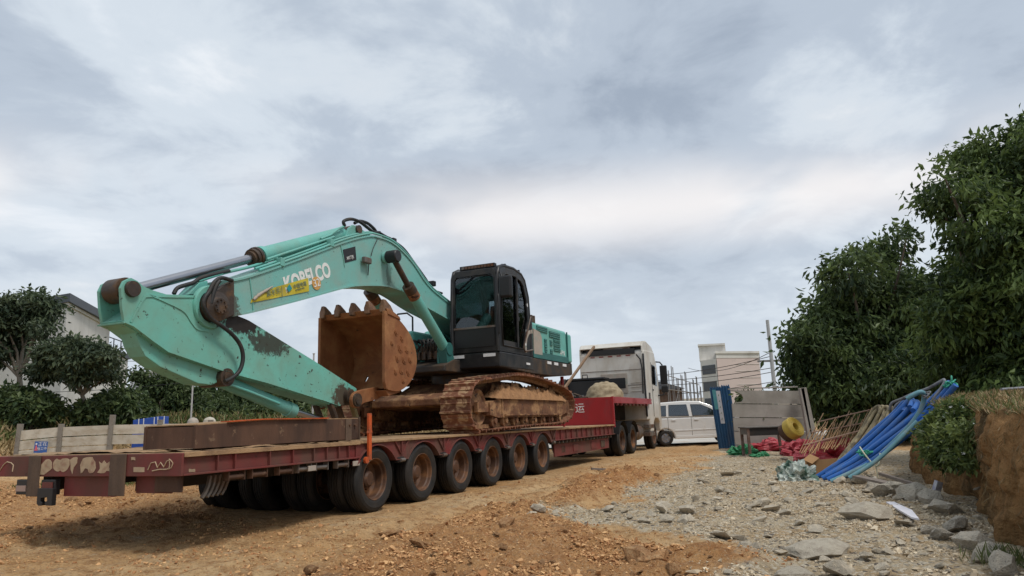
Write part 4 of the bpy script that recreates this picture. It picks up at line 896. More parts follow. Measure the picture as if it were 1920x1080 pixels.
b = MB(); b.tube([(p[0], VC-0.20, p[1]) for p in [(-1.021,3.968),(-0.359,4.263),(0.471,4.634),(0.651,4.714)]], 0.022, 8); eb(b, 'hard_pipe', 'teal', acyl)
# ---- boom cylinders
for v in (1.12, 2.08):
    bc = [(2.138,4.609),(2.763,4.058),(4.149,2.970),(2.643,4.161)]
    c = cylpart('boom_cylinder', bc[1], bc[2], v, 0.115, 'teal', exc); cylpart('rod', bc[0], bc[1], v, 0.062, 'grease', c)
    dd = np.array(bc[2])-np.array(bc[1]); dd = dd/np.hypot(*dd); g0 = np.array(bc[1])
    cylpart('gland_ring', tuple(g0-dd*0.08), tuple(g0+dd*0.10), v, 0.128, 'grease', c)
    cylpart('gland_ring', tuple(g0+dd*0.10), tuple(g0+dd*0.26), v, 0.124, 'track', c)
    b = MB(); b.lathe([(0.0, -0.14), (0.11, -0.14), (0.125, -0.12), (0.125, 0.10), (0.0, 0.10)], (bc[0][0], v, bc[0][1]), (0, 1, 0), 24); b.cyl((bc[0][0], v, bc[0][1]), (bc[0][0], VC, bc[0][1]), 0.075, seg=18); eb(b, 'rod_eye', 'rubber_blk', c)
    b = MB(); b.cyl((bc[0][0], min(v, VC)+0.12 if v < VC else VC+0.3, bc[0][1]), (bc[0][0], VC-0.3 if v < VC else v-0.12, bc[0][1]), 0.12, seg=20); eb(b, 'boss', 'teal_boom', boom)
    e = np.array(bc[2])+dd*0.08
    b = MB(); b.cyl((e[0], v-0.12, e[1]), (e[0], v+0.12, e[1]), 0.14, seg=20); b.prism([(e[0]-0.14, e[1]), (e[0]+0.14, e[1]), (e[0]+0.35, 2.45), (e[0]-0.05, 2.45)], v-0.10, v+0.10); eb(b, 'cylinder_foot', 'teal_dark', c, bevel=0.01)
# ---- arm (dipper)
AN, AF = 1.38, 1.82
ARM = [(-3.464,2.683),(-3.515,2.872),(-3.547,3.104),(-3.509,3.198),(-3.416,3.255),(-3.322,3.230),(-3.240,3.180),(-3.127,3.149),(-2.878,3.122),(-2.323,3.189),(-2.069,3.258),(-1.806,3.202),(-1.671,2.996),(-1.380,2.942),(-0.640,2.689),(0.122,2.429),(0.881,2.154),(1.323,1.996),(1.389,1.881),(1.197,1.743),(0.828,1.674),(0.332,1.779),(-0.970,2.023),(-1.812,2.154),(-2.804,2.366),(-3.041,2.486),(-3.246,2.598),(-3.341,2.649)]
armc = [(-2.058,3.065),(-1.667,2.917),(-0.993,2.575),(0.886,1.824)]
m['teal_arm'] = M('teal_arm_paint', (0.15, 0.45, 0.375), 0.48, var=0.08, vscale=1.0, dirt=(0.17, 0.31, 0.24), damt=0.43, dscale=2.6, dsharp=0.22, spot=(0.04, 0.035, 0.026), samt=0.625, sscale=12, bump=0.05, bscale=14,
    blot=[(lo(armc[1][0]+0.15, AN, armc[1][1]), (0.52, 0.8, 0.22), GREASE, 1.0), (lo(armc[2][0]+0.05, AN, armc[2][1]+0.05), (0.5, 0.8, 0.20), (0.035, 0.03, 0.022), 0.92), (lo(armc[3][0]+0.1, AN, armc[3][1]), (0.38, 0.8, 0.25), (0.06, 0.035, 0.02), 0.95)])
arm = link('arm', bpy.data.meshes.new('arm'), None, exc)
a_ = MB(); a_.prism(ARM, AN, AN+0.045); a_.prism(ARM, AF-0.045, AF)
a_.strip(ARM[16:] + ARM[:1], AN+0.046, AF-0.046, 0.04); a_.strip(ARM[9:17], AN+0.046, AF-0.046, 0.04); a_.strip([ARM[8], ARM[0]], AN+0.046, AF-0.046, 0.05)
a_.strip(ARM[21:]+ARM[:1], AN-0.02, AF+0.02, 0.022); a_.strip([ARM[0], (ARM[0][0]-0.03, ARM[0][1]-0.01)], AN-0.02, AF+0.02, 0.02)
arm.data = a_.mesh('arm', EO); arm.data.materials.append(m['teal_arm'])
# raised doubler plate edge and weld curves on the near side
b = MB(); b.strip(smooth2([(-3.383,2.691),(-3.304,2.865),(-3.221,3.014),(-3.145,3.060),(-2.732,3.113),(-2.359,3.168)], 5), AN-0.014, AN-0.001, 0.028); eb(b, 'weld_bead', 'teal_arm', arm)
b = MB(); b.strip(smooth2([(-3.130,3.077),(-2.897,3.025),(-2.590,2.935),(-2.447,2.796),(-2.333,2.712),(-2.144,2.701)], 5), AN-0.014, AN-0.001, 0.024); eb(b, 'weld_bead', 'teal_arm', arm)
b = MB(); b.prism([(-3.279,2.656),(-3.168,2.406),(-3.081,2.289),(-2.847,2.164),(-2.216,1.969),(-1.980,1.954),(-1.768,2.038),(-1.694,2.157),(-2.736,2.376),(-2.976,2.498)], 1.45, 1.75); eb(b, 'lower_box', 'teal_arm', arm, bevel=0.01)
er = [(-3.398,3.113)][0]
b = MB(); b.lathe([(0, -0.05), (0.10, -0.05), (0.105, -0.03), (0.105, AF-AN+0.03), (0.10, AF-AN+0.05), (0, AF-AN+0.05)], (er[0], AN, er[1]), (0, 1, 0), 24); eb(b, 'rod_pin', 'grease', arm)
b = MB(); b.cyl((er[0], VC-0.13, er[1]), (er[0], VC+0.13, er[1]), 0.16, seg=24); eb(b, 'rod_eye', 'grease', arm)
b = MB(); b.lathe([(0.24, -0.03), (0.30, -0.03), (0.31, 0.0), (0.31, 0.05)], (pj[0][0], AN-0.02, pj[0][1]), (0, 1, 0), 32); eb(b, 'pivot_boss', 'teal_arm', arm)
# hoses at the arm joint
for i, P in enumerate(([(-1.877,3.461),(-2.078,3.467),(-2.210,3.383),(-2.297,3.231),(-2.366,3.130),(-2.378,3.015),(-2.258,2.872),(-2.041,2.775),(-1.837,2.672),(-1.677,2.530),(-1.617,2.362),(-1.650,2.204),(-1.728,2.107),(-1.864,2.025),(-1.951,1.999)], [(-2.134,3.411),(-2.188,3.340),(-2.239,3.209),(-2.269,3.067)])):
    b = MB(); b.tube([(p[0], 1.24-0.02*i, p[1]) for p in smooth2(P, 5)], 0.03, 8); eb(b, 'hose', 'rubber_hose', arm)
b = MB(); b.tube([(p[0], VC-0.1, p[1]) for p in smooth2([(-2.658,3.175),(-2.602,3.265),(-2.454,3.334),(-2.337,3.384),(-2.182,3.488),(-1.690,3.670)], 5)], 0.03, 8); eb(b, 'hose', 'rubber_hose', arm)
b = MB(); b.tube([(p[0], VC-0.1, p[1]) for p in smooth2([(-2.255,3.421),(-1.792,3.620),(-1.262,3.816),(-0.680,4.068)], 5)], 0.024, 8); eb(b, 'hard_pipe', 'teal', arm)
b = MB(); b.prism([(-2.445,3.192),(-2.253,3.398),(-2.103,3.454),(-2.091,3.244)], VC-0.12, VC+0.1); eb(b, 'hose_bracket', 'teal', arm, bevel=0.01)
# bucket cylinder under the arm
bcx = [(-1.774,2.068),(-0.164,1.608),(0.848,1.394),(-0.355,1.659)]
c = cylpart('bucket_cylinder', bcx[0], bcx[1], VC, 0.105, 'teal', exc); cylpart('rod', bcx[1], bcx[2], VC, 0.055, 'chrome', c)
dd = np.array(bcx[1])-np.array(bcx[0]); dd /= np.hypot(*dd); g0 = np.array(bcx[1])
cylpart('gland_ring', tuple(g0-dd*0.10), tuple(g0+dd*0.06), VC, 0.122, 'teal', c)
b = MB(); b.cyl((bcx[0][0], AN-0.02, bcx[0][1]), (bcx[0][0], AF+0.02, bcx[0][1]), 0.13, seg=22); b.cyl((bcx[0][0], AN-0.05, bcx[0][1]), (bcx[0][0], AN-0.02, bcx[0][1]), 0.08, seg=16); eb(b, 'pin', 'grease', c)
b = MB(); b.tube([(p[0], VC-0.14, p[1]) for p in [(-1.788,2.008),(-1.284,1.890),(-0.591,1.705)]], 0.024, 8); eb(b, 'hard_pipe', 'teal', c)
# links between rod and bucket
lkp = [(1.207,1.859),(1.437,1.398),(0.645,1.720),(0.828,1.406)]
for v0 in (1.40, 1.72):
    b = MB(); b.obox((lkp[0][0], v0+0.04, lkp[0][1]), (lkp[1][0], v0+0.04, lkp[1][1]), 0.07, 0.10, (0, 1, 0)); eb(b, 'bucket_link', M('link_paint', (0.20, 0.19, 0.09), 0.6, var=0.2, dirt=RUST, damt=0.45) if v0 < 1.5 else 'grease', bevel=0.012)
    b = MB(); b.obox((lkp[2][0], v0+0.04, lkp[2][1]), (lkp[3][0], v0+0.04, lkp[3][1]), 0.07, 0.10, (0, 1, 0)); eb(b, 'guide_link', 'grease', bevel=0.012)
tp = [(1.070,1.837)][0]
b = MB(); b.cyl((tp[0], AN-0.08, tp[1]), (tp[0], AF+0.08, tp[1]), 0.13, seg=22); eb(b, 'tip_pin', 'grease', arm)
# ---- bucket: mouth faces the tail, teeth up
bucket = link('bucket', bpy.data.meshes.new('bucket'), None, exc)
KN, KF = 0.90, 2.42
SH = [(1.72, 3.40), (2.05, 3.30), (2.42, 3.06), (2.62, 2.78), (2.66, 2.50), (2.52, 2.22), (2.25, 2.02), (1.95, 1.93), (1.66, 1.95)]
SHs = smooth2(SH, 4)
sh = MB(); nv = 28
vsx = np.linspace(KN+0.03, KF-0.03, nv)
for inset in (0.0, 0.04):
    cc = np.array([2.05, 2.7]); rowz = []
    for p in SHs:
        q = np.array(p)+(cc-np.array(p))/np.hypot(*(cc-np.array(p)))*inset; rowz.append([(q[0], v, q[1]) for v in vsx])
    # two worn-through holes in the shell
    vsl = [p for r in rowz for p in r]; fs = []
    for i in range(len(rowz)-1):
        for k in range(nv-1):
            if (i, k) in ((19, 19), (20, 19), (28, 9)): continue
            fs.append((i*nv+k, i*nv+k+1, (i+1)*nv+k+1, (i+1)*nv+k))
    sh.add(vsl, fs, True)
bucket.data = sh.mesh('bucket', EO); bucket.data.materials.append(m['bucket'])
side = [(1.60, 3.38)]+SHs+[(1.60, 1.98)]
for v0 in (KN, KF-0.035):
    b = MB(); b.prism(side, v0, v0+0.035); eb(b, 'side_plate', 'bucket', bucket, bevel=0.006)
    b = MB(); b.prism([(1.52, 3.42), (1.60, 3.42), (1.66, 3.2), (1.62, 2.4), (1.66, 2.05), (1.58, 1.96), (1.52, 2.1)], v0-0.014, v0+0.05); eb(b, 'side_cutter', 'bucket', bucket, bevel=0.008)
# worn wear-plates and weld rings on the near side
for (u, w, r) in ((1.92, 3.06, .075), (2.12, 2.96, .07), (2.06, 2.76, .09), (2.30, 2.76, .08), (1.96, 2.56, .07), (2.20, 2.54, .085), (2.42, 2.56, .07), (2.10, 2.34, .08), (2.34, 2.32, .075), (1.90, 2.30, .06), (2.16, 2.14, .06), (1.78, 2.84, .06)):
    b = MB(); pts = [(u+r*math.cos(a)*random.uniform(.85, 1.15), KN-0.006, w+r*math.sin(a)*random.uniform(.85, 1.15)) for a in np.linspace(0, 2*math.pi, 12, endpoint=False)]
    q_ = np.array([(p[0], p[2]) for p in pts]); c_ = q_.mean(0); b.prism([tuple(p) for p in q_], KN-0.012, KN+0.002); b.prism([tuple(c_+(p-c_)*0.62) for p in q_], KN-0.024, KN-0.011); eb(b, 'wear_button', 'bucket', bucket)
b = MB(); b.prism([(1.62, 3.365), (2.06, 3.30), (2.02, 3.36), (1.70, 3.47), (1.56, 3.47)], KN-0.02, KF+0.02); eb(b, 'lip', 'bucket', bucket, bevel=0.01)
for k in range(5):
    v = KN+0.06+(KF-KN-0.12)*k/4; b = MB()
    for (pa, pb, h0, h1) in (((1.64, 3.38), (1.67, 3.56), 0.085, 0.08), ((1.67, 3.56), (1.60, 3.78), 0.08, 0.02)):
        pass
    prof0 = [(1.52, 3.40), (1.86, 3.36), (1.84, 3.46), (1.76, 3.55), (1.62, 3.645), (1.55, 3.65), (1.54, 3.52)]
    ce = np.mean(prof0, 0)
    b.prism(prof0, v-0.055, v+0.055)
    # narrow the tip
    for i in range(len(b.v)):
        x, y, z = b.v[i]
        if z > 3.53: b.v[i] = (x, v+(y-v)*max(0.6, 1-(z-3.53)*3.0), z)
    eb(b, 'tooth', 'tooth', bucket, bevel=0.018)
# ears and pins at the hinge
for v0 in (1.18, 1.94):
    b = MB(); b.prism(smooth2([(1.70, 2.02), (1.25, 1.96), (1.02, 1.90), (0.93, 1.78), (0.98, 1.66), (1.12, 1.64), (1.30, 1.72), (1.72, 1.80), (2.0, 1.93), (1.70, 2.02)], 3)[:-1], v0, v0+0.07); eb(b, 'hinge_ear', 'bucket', bucket, bevel=0.01)
b = MB(); b.cyl((1.06, 1.12, 1.77), (1.06, 2.06, 1.77), 0.085, seg=20); b.cyl((1.06, 1.14, 1.77), (1.06, 1.18, 1.77), 0.12, seg=20); eb(b, 'hinge_pin', 'grease', bucket)
b = MB(); b.prism([(1.62, 1.95), (1.72, 1.84), (2.1, 1.92), (2.2, 2.0)], KN+0.04, KF-0.04); eb(b, 'back_ridge', 'bucket', bucket, bevel=0.01)
# red turnbuckle at the counterweight and timber blocks under the belly belong to the load securing
tb = thing('chain_binder', 'short red chain binder hanging under the excavator counterweight', 'chain binder', TW(9.55, 0.35, DK), T_YAW)
o9 = (9.55, 0.35, DK)
b = MB(); b.cyl((9.55, 0.35, 2.0), (9.55, 0.35, 2.50), 0.05, seg=12); b.cyl((9.55, 0.35, 1.1), (9.55, 0.35, 2.0), 0.032, seg=12); b.build('binder_tube', m['red_clean'], tb, o9)

# ---------------------------------------------------------------- tractor unit
truck = thing('tractor_truck', 'dusty white tractor unit coupled under the front of the red trailer', 'truck', TW(17.5, 1.45, 0), T_YAW)
ko = (17.5, 1.45, 0)
def kb_(b, name, mt, parent=truck, bevel=0, label=None): return b.build(name, m[mt] if isinstance(mt, str) else mt, parent, ko, bevel, label=label)
for u in (15.05, 16.52):
    dual_wheel(truck, u-ko[0], 0.22-ko[1], 0.53, False, 1.06); dual_wheel(truck, u-ko[0], 2.70-ko[1], 0.53, True, 1.06)
    b = MB(); rows = []
    for k in range(13):
        a = R(20)+R(140)*k/12; rows.append([(u+0.66*math.cos(a), v, 0.52+0.66*math.sin(a)) for v in (0.16, 0.86)])
    b.sheet(rows); kb_(b, 'mudguard', 'rubber_blk')
for v0 in (0.28, 2.36):
    wh = link('wheel', tyre_me, m['tyre'], truck, (20.15-ko[0], (v0 if v0 < 1 else 2.62)-ko[1], 0.53), (0, 0, 0 if v0 < 1 else math.pi)); wh.scale = (1.06, 0.6, 1.06); link('rim', rim_me, m['rim'], wh)
b = MB(); b.box((14.2, 0.98, 0.62), (20.9, 1.16, 0.92)); b.box((14.2, 1.75, 0.62), (20.9, 1.93, 0.92)); b.box((15.0, 0.9, 0.93), (16.6, 2.0, 1.18)); kb_(b, 'chassis', 'chassis')
b = MB(); b.cyl((17.4, 0.62, 0.72), (18.5, 0.62, 0.72), 0.32, seg=20); kb_(b, 'fuel_tank', 'steel_grey')
C0, C1 = 0.12, 2.80
prof = [(18.5, 1.18), (18.5, 3.86), (18.6, 3.96), (20.35, 3.98), (20.75, 3.55), (20.98, 2.75), (21.05, 1.9), (21.05, 0.75), (20.75, 0.70), (20.70, 1.05), (20.45, 1.22), (19.85, 1.22), (19.6, 1.05), (19.55, 0.70), (19.0, 0.70), (18.95, 1.18)]
b = MB(); b.prism(prof, C0, C1); kb_(b, 'cab_shell', 'white', bevel=0.05)
# hollow roof deflector: white skin, cavity shade made with dark plates
dp = [(18.46, 3.86), (18.48, 4.10), (18.62, 4.26), (19.2, 4.33), (20.1, 4.18), (20.6, 3.86)]
for v0 in (C0+0.02, C1-0.07):
    b = MB(); b.prism(dp, v0, v0+0.05); kb_(b, 'deflector_side', 'white', bevel=0.02)
b = MB(); b.strip(dp[1:], C0+0.071, C1-0.071, 0.05); kb_(b, 'roof_deflector', 'white')
b = MB(); b.box((18.75, C0+0.08, 3.965), (18.80, C1-0.08, 4.24)); kb_(b, 'cavity_shade_panel', 'rubber_blk')
b = MB(); b.box((18.46, 0.45, 3.80), (18.499, 2.45, 4.02)); kb_(b, 'cavity_shade_panel', 'rubber_blk')  # dark plate on the rear wall stands in for the cavity's shade
b = MB(); b.box((18.52, 0.65, 4.03), (18.56, 1.75, 4.10)); kb_(b, 'deflector_brace', 'steel_grey')
for k in range(5):
    v = 2.22-0.37*k; b = MB(); b.box((18.478, v-0.09, 3.73), (18.498, v+0.09, 3.77)); kb_(b, 'reflector', M('red_reflector', (0.22, 0.015, 0.015), 0.4, var=0.05, bump=0) if k == 0 else 'red_reflect')
    if k == 0: m['red_reflect'] = bpy.data.materials['red_reflector']
for w in (3.16, 2.55):
    b = MB(); b.box((18.485, C0+0.06, w), (18.498, C1-0.06, w+0.018)); kb_(b, 'panel_seam', 'steel_grey')
for k in range(3):
    b = MB(); b.box((18.475, C0+0.12, 2.30+0.17*k), (18.498, 0.70, 2.325+0.17*k)); kb_(b, 'panel_rib', 'white', bevel=0.006)
b = MB(); b.box((18.47, 0.82, 2.25), (18.495, 1.92, 3.05)); o = kb_(b, 'rear_plate', 'beige_panel', bevel=0.02)
b = MB(); b.box((18.455, 0.90, 2.45), (18.469, 1.78, 2.86)); kb_(b, 'dark_pane', 'rubber_blk', o)
# side seal, trim, window, door lines, steps
b = MB(); b.box((18.42, C0-0.03, 1.3), (18.54, C0+0.02, 3.78)); kb_(b, 'side_seal', 'rubber_blk', bevel=0.01)
b = MB(); b.tube([(18.40, C0+0.25, 3.75), (18.38, C0+0.10, 3.55), (18.38, C0+0.05, 3.2), (18.40, C0+0.08, 2.2)], 0.03, 8); kb_(b, 'air_hose', 'rubber_hose')
b = MB(); b.prism([(19.75, 2.62), (20.55, 2.55), (20.62, 2.9), (20.40, 3.38), (19.80, 3.42)], C0-0.012, C0-0.004); kb_(b, 'side_window', 'glass_dark')
b = MB(); b.box((19.68, C0-0.012, 1.3), (19.70, C0-0.003, 3.5)); kb_(b, 'door_seam', 'rubber_blk')
b = MB(); b.box((19.74, C0-0.02, 2.35), (19.90, C0-0.004, 2.40)); kb_(b, 'door_handle', 'rubber_blk')
b = MB(); b.box((19.0, C0-0.015, 1.95), (19.25, C0-0.003, 2.25)); kb_(b, 'side_hatch', 'grease', bevel=0.01)
b = MB(); b.box((18.62, C0-0.04, 0.55), (19.50, C0+0.22, 0.70)); b.box((18.62, C0-0.02, 0.86), (19.48, C0+0.20, 1.0)); kb_(b, 'step', 'steel_grey', bevel=0.01)
b = MB(); b.box((20.74, C0-0.42, 2.62), (20.86, C0-0.12, 3.42)); o = kb_(b, 'mirror', 'rubber_blk', bevel=0.04)
b = MB(); b.box((20.74, C0-0.42, 2.28), (20.88, C0-0.14, 2.56)); kb_(b, 'mirror', 'rubber_blk', bevel=0.04)
b = MB(); b.tube([(20.78, C0-0.25, 3.42), (20.76, C0-0.15, 3.56), (20.7, C0+0.02, 3.58)], 0.03, 8); kb_(b, 'mirror_arm', 'rubber_blk', o)
b = MB(); b.tube([(20.78, C0-0.25, 2.28), (20.76, C0-0.20, 2.18), (20.7, C0+0.02, 2.16)], 0.03, 8); kb_(b, 'mirror_arm', 'rubber_blk', o)

# ---------------------------------------------------------------- load on the gooseneck
def lump(name, label, cat, c, rad, mat, seed=0, amp=0.2, fold=None, rz=0, nu=34, nv=18, group=None, power=2.0):
    """a crumpled heap: half ellipsoid with folds, resting on z = c.z"""
    rows = []
    for i in range(nv):
        t = i/(nv-1)*math.pi/2*0.999; ring = []
        for k in range(nu+1):
            a = 2*math.pi*(k % nu)/nu; x, y, z = math.cos(t)**(2/power)*math.cos(a), math.cos(t)**(2/power)*math.sin(a), math.sin(t)
            nse = float(fbm(x*1.5+seed*7.1+z, y*1.5+z*2-seed*3.3, 1.6, 4, 90+seed)); rdg = abs(float(fbm(x*2+z, y*2-z+seed, 1.9, 2, 140+seed)))*1.6
            s = 1+amp*nse+amp*0.9*(0.35-rdg)
            if fold: s += fold*math.sin((x*math.cos(0.6)+y*math.sin(0.6)+0.5*z)*16)
            ring.append((rad[0]*x*s, rad[1]*y*s, max(0, rad[2]*z*s)))
        rows.append(ring)
    b = MB(); b.sheet(rows, bool(fold)); o = b.build(name, mat, None, loc=c, rot=(0, 0, rz)); return tag(o, label, cat, group)
m['canvas'] = M('beige_canvas', (0.36, 0.29, 0.19), 0.9, var=0.15, vscale=3, dirt=(0.20, 0.15, 0.09), damt=0.45, dscale=3, bump=0.4, bscale=30)
GD = 1.99
lump('rolled_tarpaulin', 'rolled beige canvas tarpaulin heaped on the trailer gooseneck', 'tarpaulin', TW(14.6, 0.62, GD), (0.75, 0.62, 0.55), m['canvas'], 1, 0.10, 0.03, T_YAW)
ch = thing('tool_chest', 'black tool chest standing against the white truck cab', 'tool chest', TW(16.9, 1.95, GD), T_YAW)
b = MB(); b.box((-0.35, -0.72, 0.02), (0.35, 0.72, 0.74)); b.build('chest_body', m['rubber_blk'], ch, bevel=0.04)
b = MB(); b.box((-0.38, -0.75, 0.745), (0.38, 0.75, 0.84)); b.build('lid', m['rubber_blk'], ch, bevel=0.03)
b = MB(); b.tube([(-0.36, -0.1, 0.83), (-0.38, -0.1, 0.95), (-0.38, 0.1, 0.95), (-0.36, 0.1, 0.83)], 0.02, 8); b.build('handle', m['rubber_blk'], ch)
tyr = thing('spare_wheel', 'dark spare wheel standing on edge behind the black tool chest', 'wheel', TW(16.6, 2.72, GD), T_YAW)
mb = MB(); mb.lathe(tyre_profile(0.24, 0.42, 0.24), (0, 0, 0.425), (0, 1, 0), 32); mb.build('tyre', m['tyre'], tyr)
mb = MB(); mb.lathe([(0.25, 0.03), (0.235, 0.06), (0.22, 0.12), (0.0, 0.13)], (0, 0, 0.425), (0, 1, 0), 28); mb.build('rim', m['rim'], tyr)
pile = thing('chain_pile', 'tangled heap of rusty lashing chains beside the rolled tarpaulin', 'chains', TW(14.4, 1.75, GD), T_YAW)
for k in range(14):
    a = random.uniform(0, 6.28); pth = []; x, y = random.uniform(-0.3, 0.3), random.uniform(-0.4, 0.4)
    for j in range(9): a += random.uniform(-0.9, 0.9); x = max(-0.5, min(0.5, x+0.14*math.cos(a))); y = max(-0.7, min(0.7, y+0.14*math.sin(a))); pth.append((x, y, 0.03+0.22*max(0, 1-math.hypot(x, y)/0.7)*random.uniform(0.5, 1)))
    b = MB(); b.tube(pth, 0.028, 6); b.build('chain', m['grease'] if k % 3 else m['brown_post'], pile)
q0 = Vector((3.212,28.500,4.133)); q1 = Vector((1.503,25.500,2.363)); q1.z = 2.1
pl = thing('wooden_pole', 'pale wooden pole leaning between the tarpaulin load and the white cab roof', 'pole', q1)
b = MB(); b.obox((0, 0, 0), tuple(q0-q1), 0.085, 0.085); b.build('shaft', M('pale_timber', (0.22, 0.14, 0.085), 0.8, var=0.2, vscale=5), pl, bevel=0.01)

# ---------------------------------------------------------------- white people carrier beyond the gate
car = thing('car', 'white people carrier parked across the gateway beyond the truck', 'car', (7.8, 32.0, 0.06), R(-1.5))
def cb(b, name, mt, parent=car, bevel=0): return b.build(name, m[mt] if isinstance(mt, str) else mt, parent, (0, 0, 0), bevel)
W2 = 0.86; RX, FX = -1.40, 1.36
body = [(-2.15, 0.42), (-2.22, 0.75), (-2.20, 1.15), (2.05, 1.16), (2.32, 1.02), (2.40, 0.78), (2.40, 0.40), (2.25, 0.27)]
def arch(x): return [(x+0.38*math.cos(a), 0.32+0.38*math.sin(a)) for a in np.linspace(R(-8), R(188), 12)]
body = body+[p for p in arch(FX) if p[1] > 0.26]+[p for p in arch(RX) if p[1] > 0.26]
b = MB(); b.prism(body, -W2, W2); cb(b, 'body', 'white_car', bevel=0.05)
gh = [(-2.18, 1.165), (-2.05, 1.60), (-1.85, 1.80), (-0.6, 1.86), (0.15, 1.83), (0.60, 1.66), (1.38, 1.165)]
n = len(gh); b = MB(); vsg = [(p[0], s*(W2-(p[1]-1.165)*0.20), p[1]) for s in (-1, 1) for p in gh]
b.add(vsg, [list(range(n)), list(range(n, 2*n))]+[(i, (i+1) % n, n+(i+1) % n, n+i) for i in range(n)]); cb(b, 'roof', 'white_car', bevel=0.04)
def sidewin(pts):
    b = MB(); k = len(pts); vv = [(p[0], -(W2-(p[1]-1.165)*0.20)-e, p[1]) for e in (0.004, 0.012) for p in pts]
    b.add(vv, [list(range(k)), list(range(k, 2*k))]+[(i, (i+1) % k, k+(i+1) % k, k+i) for i in range(k)]); o = cb(b, 'side_window', 'glass_car')
    s = MB(); s.tube([(p[0], -(W2-(p[1]-1.165)*0.20)-0.012, p[1]) for p in pts], 0.012, 5, True); cb(s, 'window_seal', 'rubber_blk', o)
sidewin([(-1.22, 1.24), (-0.36, 1.22), (-0.42, 1.70), (-1.18, 1.70)]); sidewin([(-0.20, 1.22), (0.95, 1.22), (0.62, 1.48), (0.20, 1.68), (-0.24, 1.70)]); sidewin([(-2.0, 1.25), (-1.34, 1.24), (-1.30, 1.68), (-1.80, 1.66)])
for x in (-0.27, -1.27):
    b = MB(); b.box((x-0.006, -W2-0.006, 0.34), (x+0.006, -W2+0.004, 1.16)); cb(b, 'door_seam', 'rubber_blk')
for x in (-1.12, -0.14):
    b = MB(); b.box((x, -W2-0.03, 1.03), (x+0.19, -W2-0.002, 1.07)); cb(b, 'door_handle', 'white_car', bevel=0.01)
b = MB(); b.prism([(-1.0, 0.58), (1.0, 0.62), (1.0, 0.66), (-1.0, 0.64)], -W2-0.014, -W2); cb(b, 'side_crease', 'white_car', bevel=0.005)
b = MB(); b.box((-0.98, -W2-0.01, 0.28), (0.96, -W2+0.01, 0.40)); cb(b, 'sill', 'white_car', bevel=0.01)
b = MB(); b.box((0.92, -W2-0.20, 1.20), (1.10, -W2-0.01, 1.36)); cb(b, 'mirror', 'white_car', bevel=0.05)
b = MB(); b.prism([(0.62, 1.68), (0.66, 1.68), (1.44, 1.18), (1.39, 1.18)], -W2+0.16, W2-0.16); cb(b, 'windscreen', 'glass_car')
for x in (RX, FX):
    for s in (-1, 1):
        w_ = MB(); w_.lathe([(0.20, 0.0), (0.24, -0.01), (0.30, 0.005), (0.315, 0.03), (0.315, 0.17), (0.30, 0.195), (0.20, 0.2)], (0, 0, 0), (0, 1, 0), 30)
        wo_ = w_.build('wheel', m['tyre'], car, loc=(x, -W2+0.0 if s < 0 else W2, 0.315), rot=(0, 0, 0 if s < 0 else math.pi))
        r_ = MB(); r_.lathe([(0.205, 0.0), (0.19, 0.03), (0.18, 0.07), (0.0, 0.06)], (0, 0, 0), (0, 1, 0), 24)
        for k in range(6):
            a = k*math.pi/3; r_.obox((0.04*math.cos(a), 0.02, 0.04*math.sin(a)), (0.19*math.cos(a), 0.012, 0.19*math.sin(a)), 0.05, 0.02, (0, 1, 0))
        r_.build('rim', m['chrome'], wo_)

# ---------------------------------------------------------------- concrete plank fence on the left
m['conc'] = M('pale_concrete_plank', (0.47, 0.44, 0.37), 0.85, var=0.1, vscale=2, dirt=(0.30, 0.25, 0.18), damt=0.42, dscale=1.2, dstr=(1, 1, 2), rnd=0.10, bump=0.2, bscale=15)
m['conc_d'] = M('grey_concrete', (0.29, 0.27, 0.24), 0.85, var=0.12, vscale=2, dirt=(0.24, 0.22, 0.19), damt=0.45, dscale=1.5, rnd=0.08, bump=0.25, bscale=15)
m['conc_post'] = M('concrete_post', (0.20, 0.185, 0.16), 0.85, var=0.12, vscale=4, dirt=(0.12, 0.10, 0.08), damt=0.4, dscale=4, bump=0.2)
fx = [(-26.222,38.000,0.277), (-23.989,38.000,0.256), (-21.365,38.000,0.220), (-18.771,38.000,0.214), (-16.376,38.600,0.187), (-13.868,39.200,0.160), (-11.277,39.800,0.132)]
ptop = [(-26.391,38.000,2.064)[2], (-24.133,38.000,1.986)[2], (-21.515,38.000,2.367)[2], (-18.875,38.000,2.027)[2], (-16.453,38.600,1.945)[2], (-13.922,39.200,1.887)[2], (-11.306,39.800,1.799)[2]]
rtop = [(-26.362,38.000,1.759)[2], (-24.124,38.000,1.876)[2], (-21.482,38.000,1.895)[2], (-18.865,38.000,1.861)[2], (-16.447,38.600,1.804)[2], (-13.917,39.200,1.745)[2], (-11.304,39.800,1.683)[2]]
fence = thing('plank_fence', 'pale concrete plank fence with grey posts behind the trailer tail', 'fence', (fx[0][0], fx[0][1], 0))
fo_ = (fx[0][0], fx[0][1], 0)
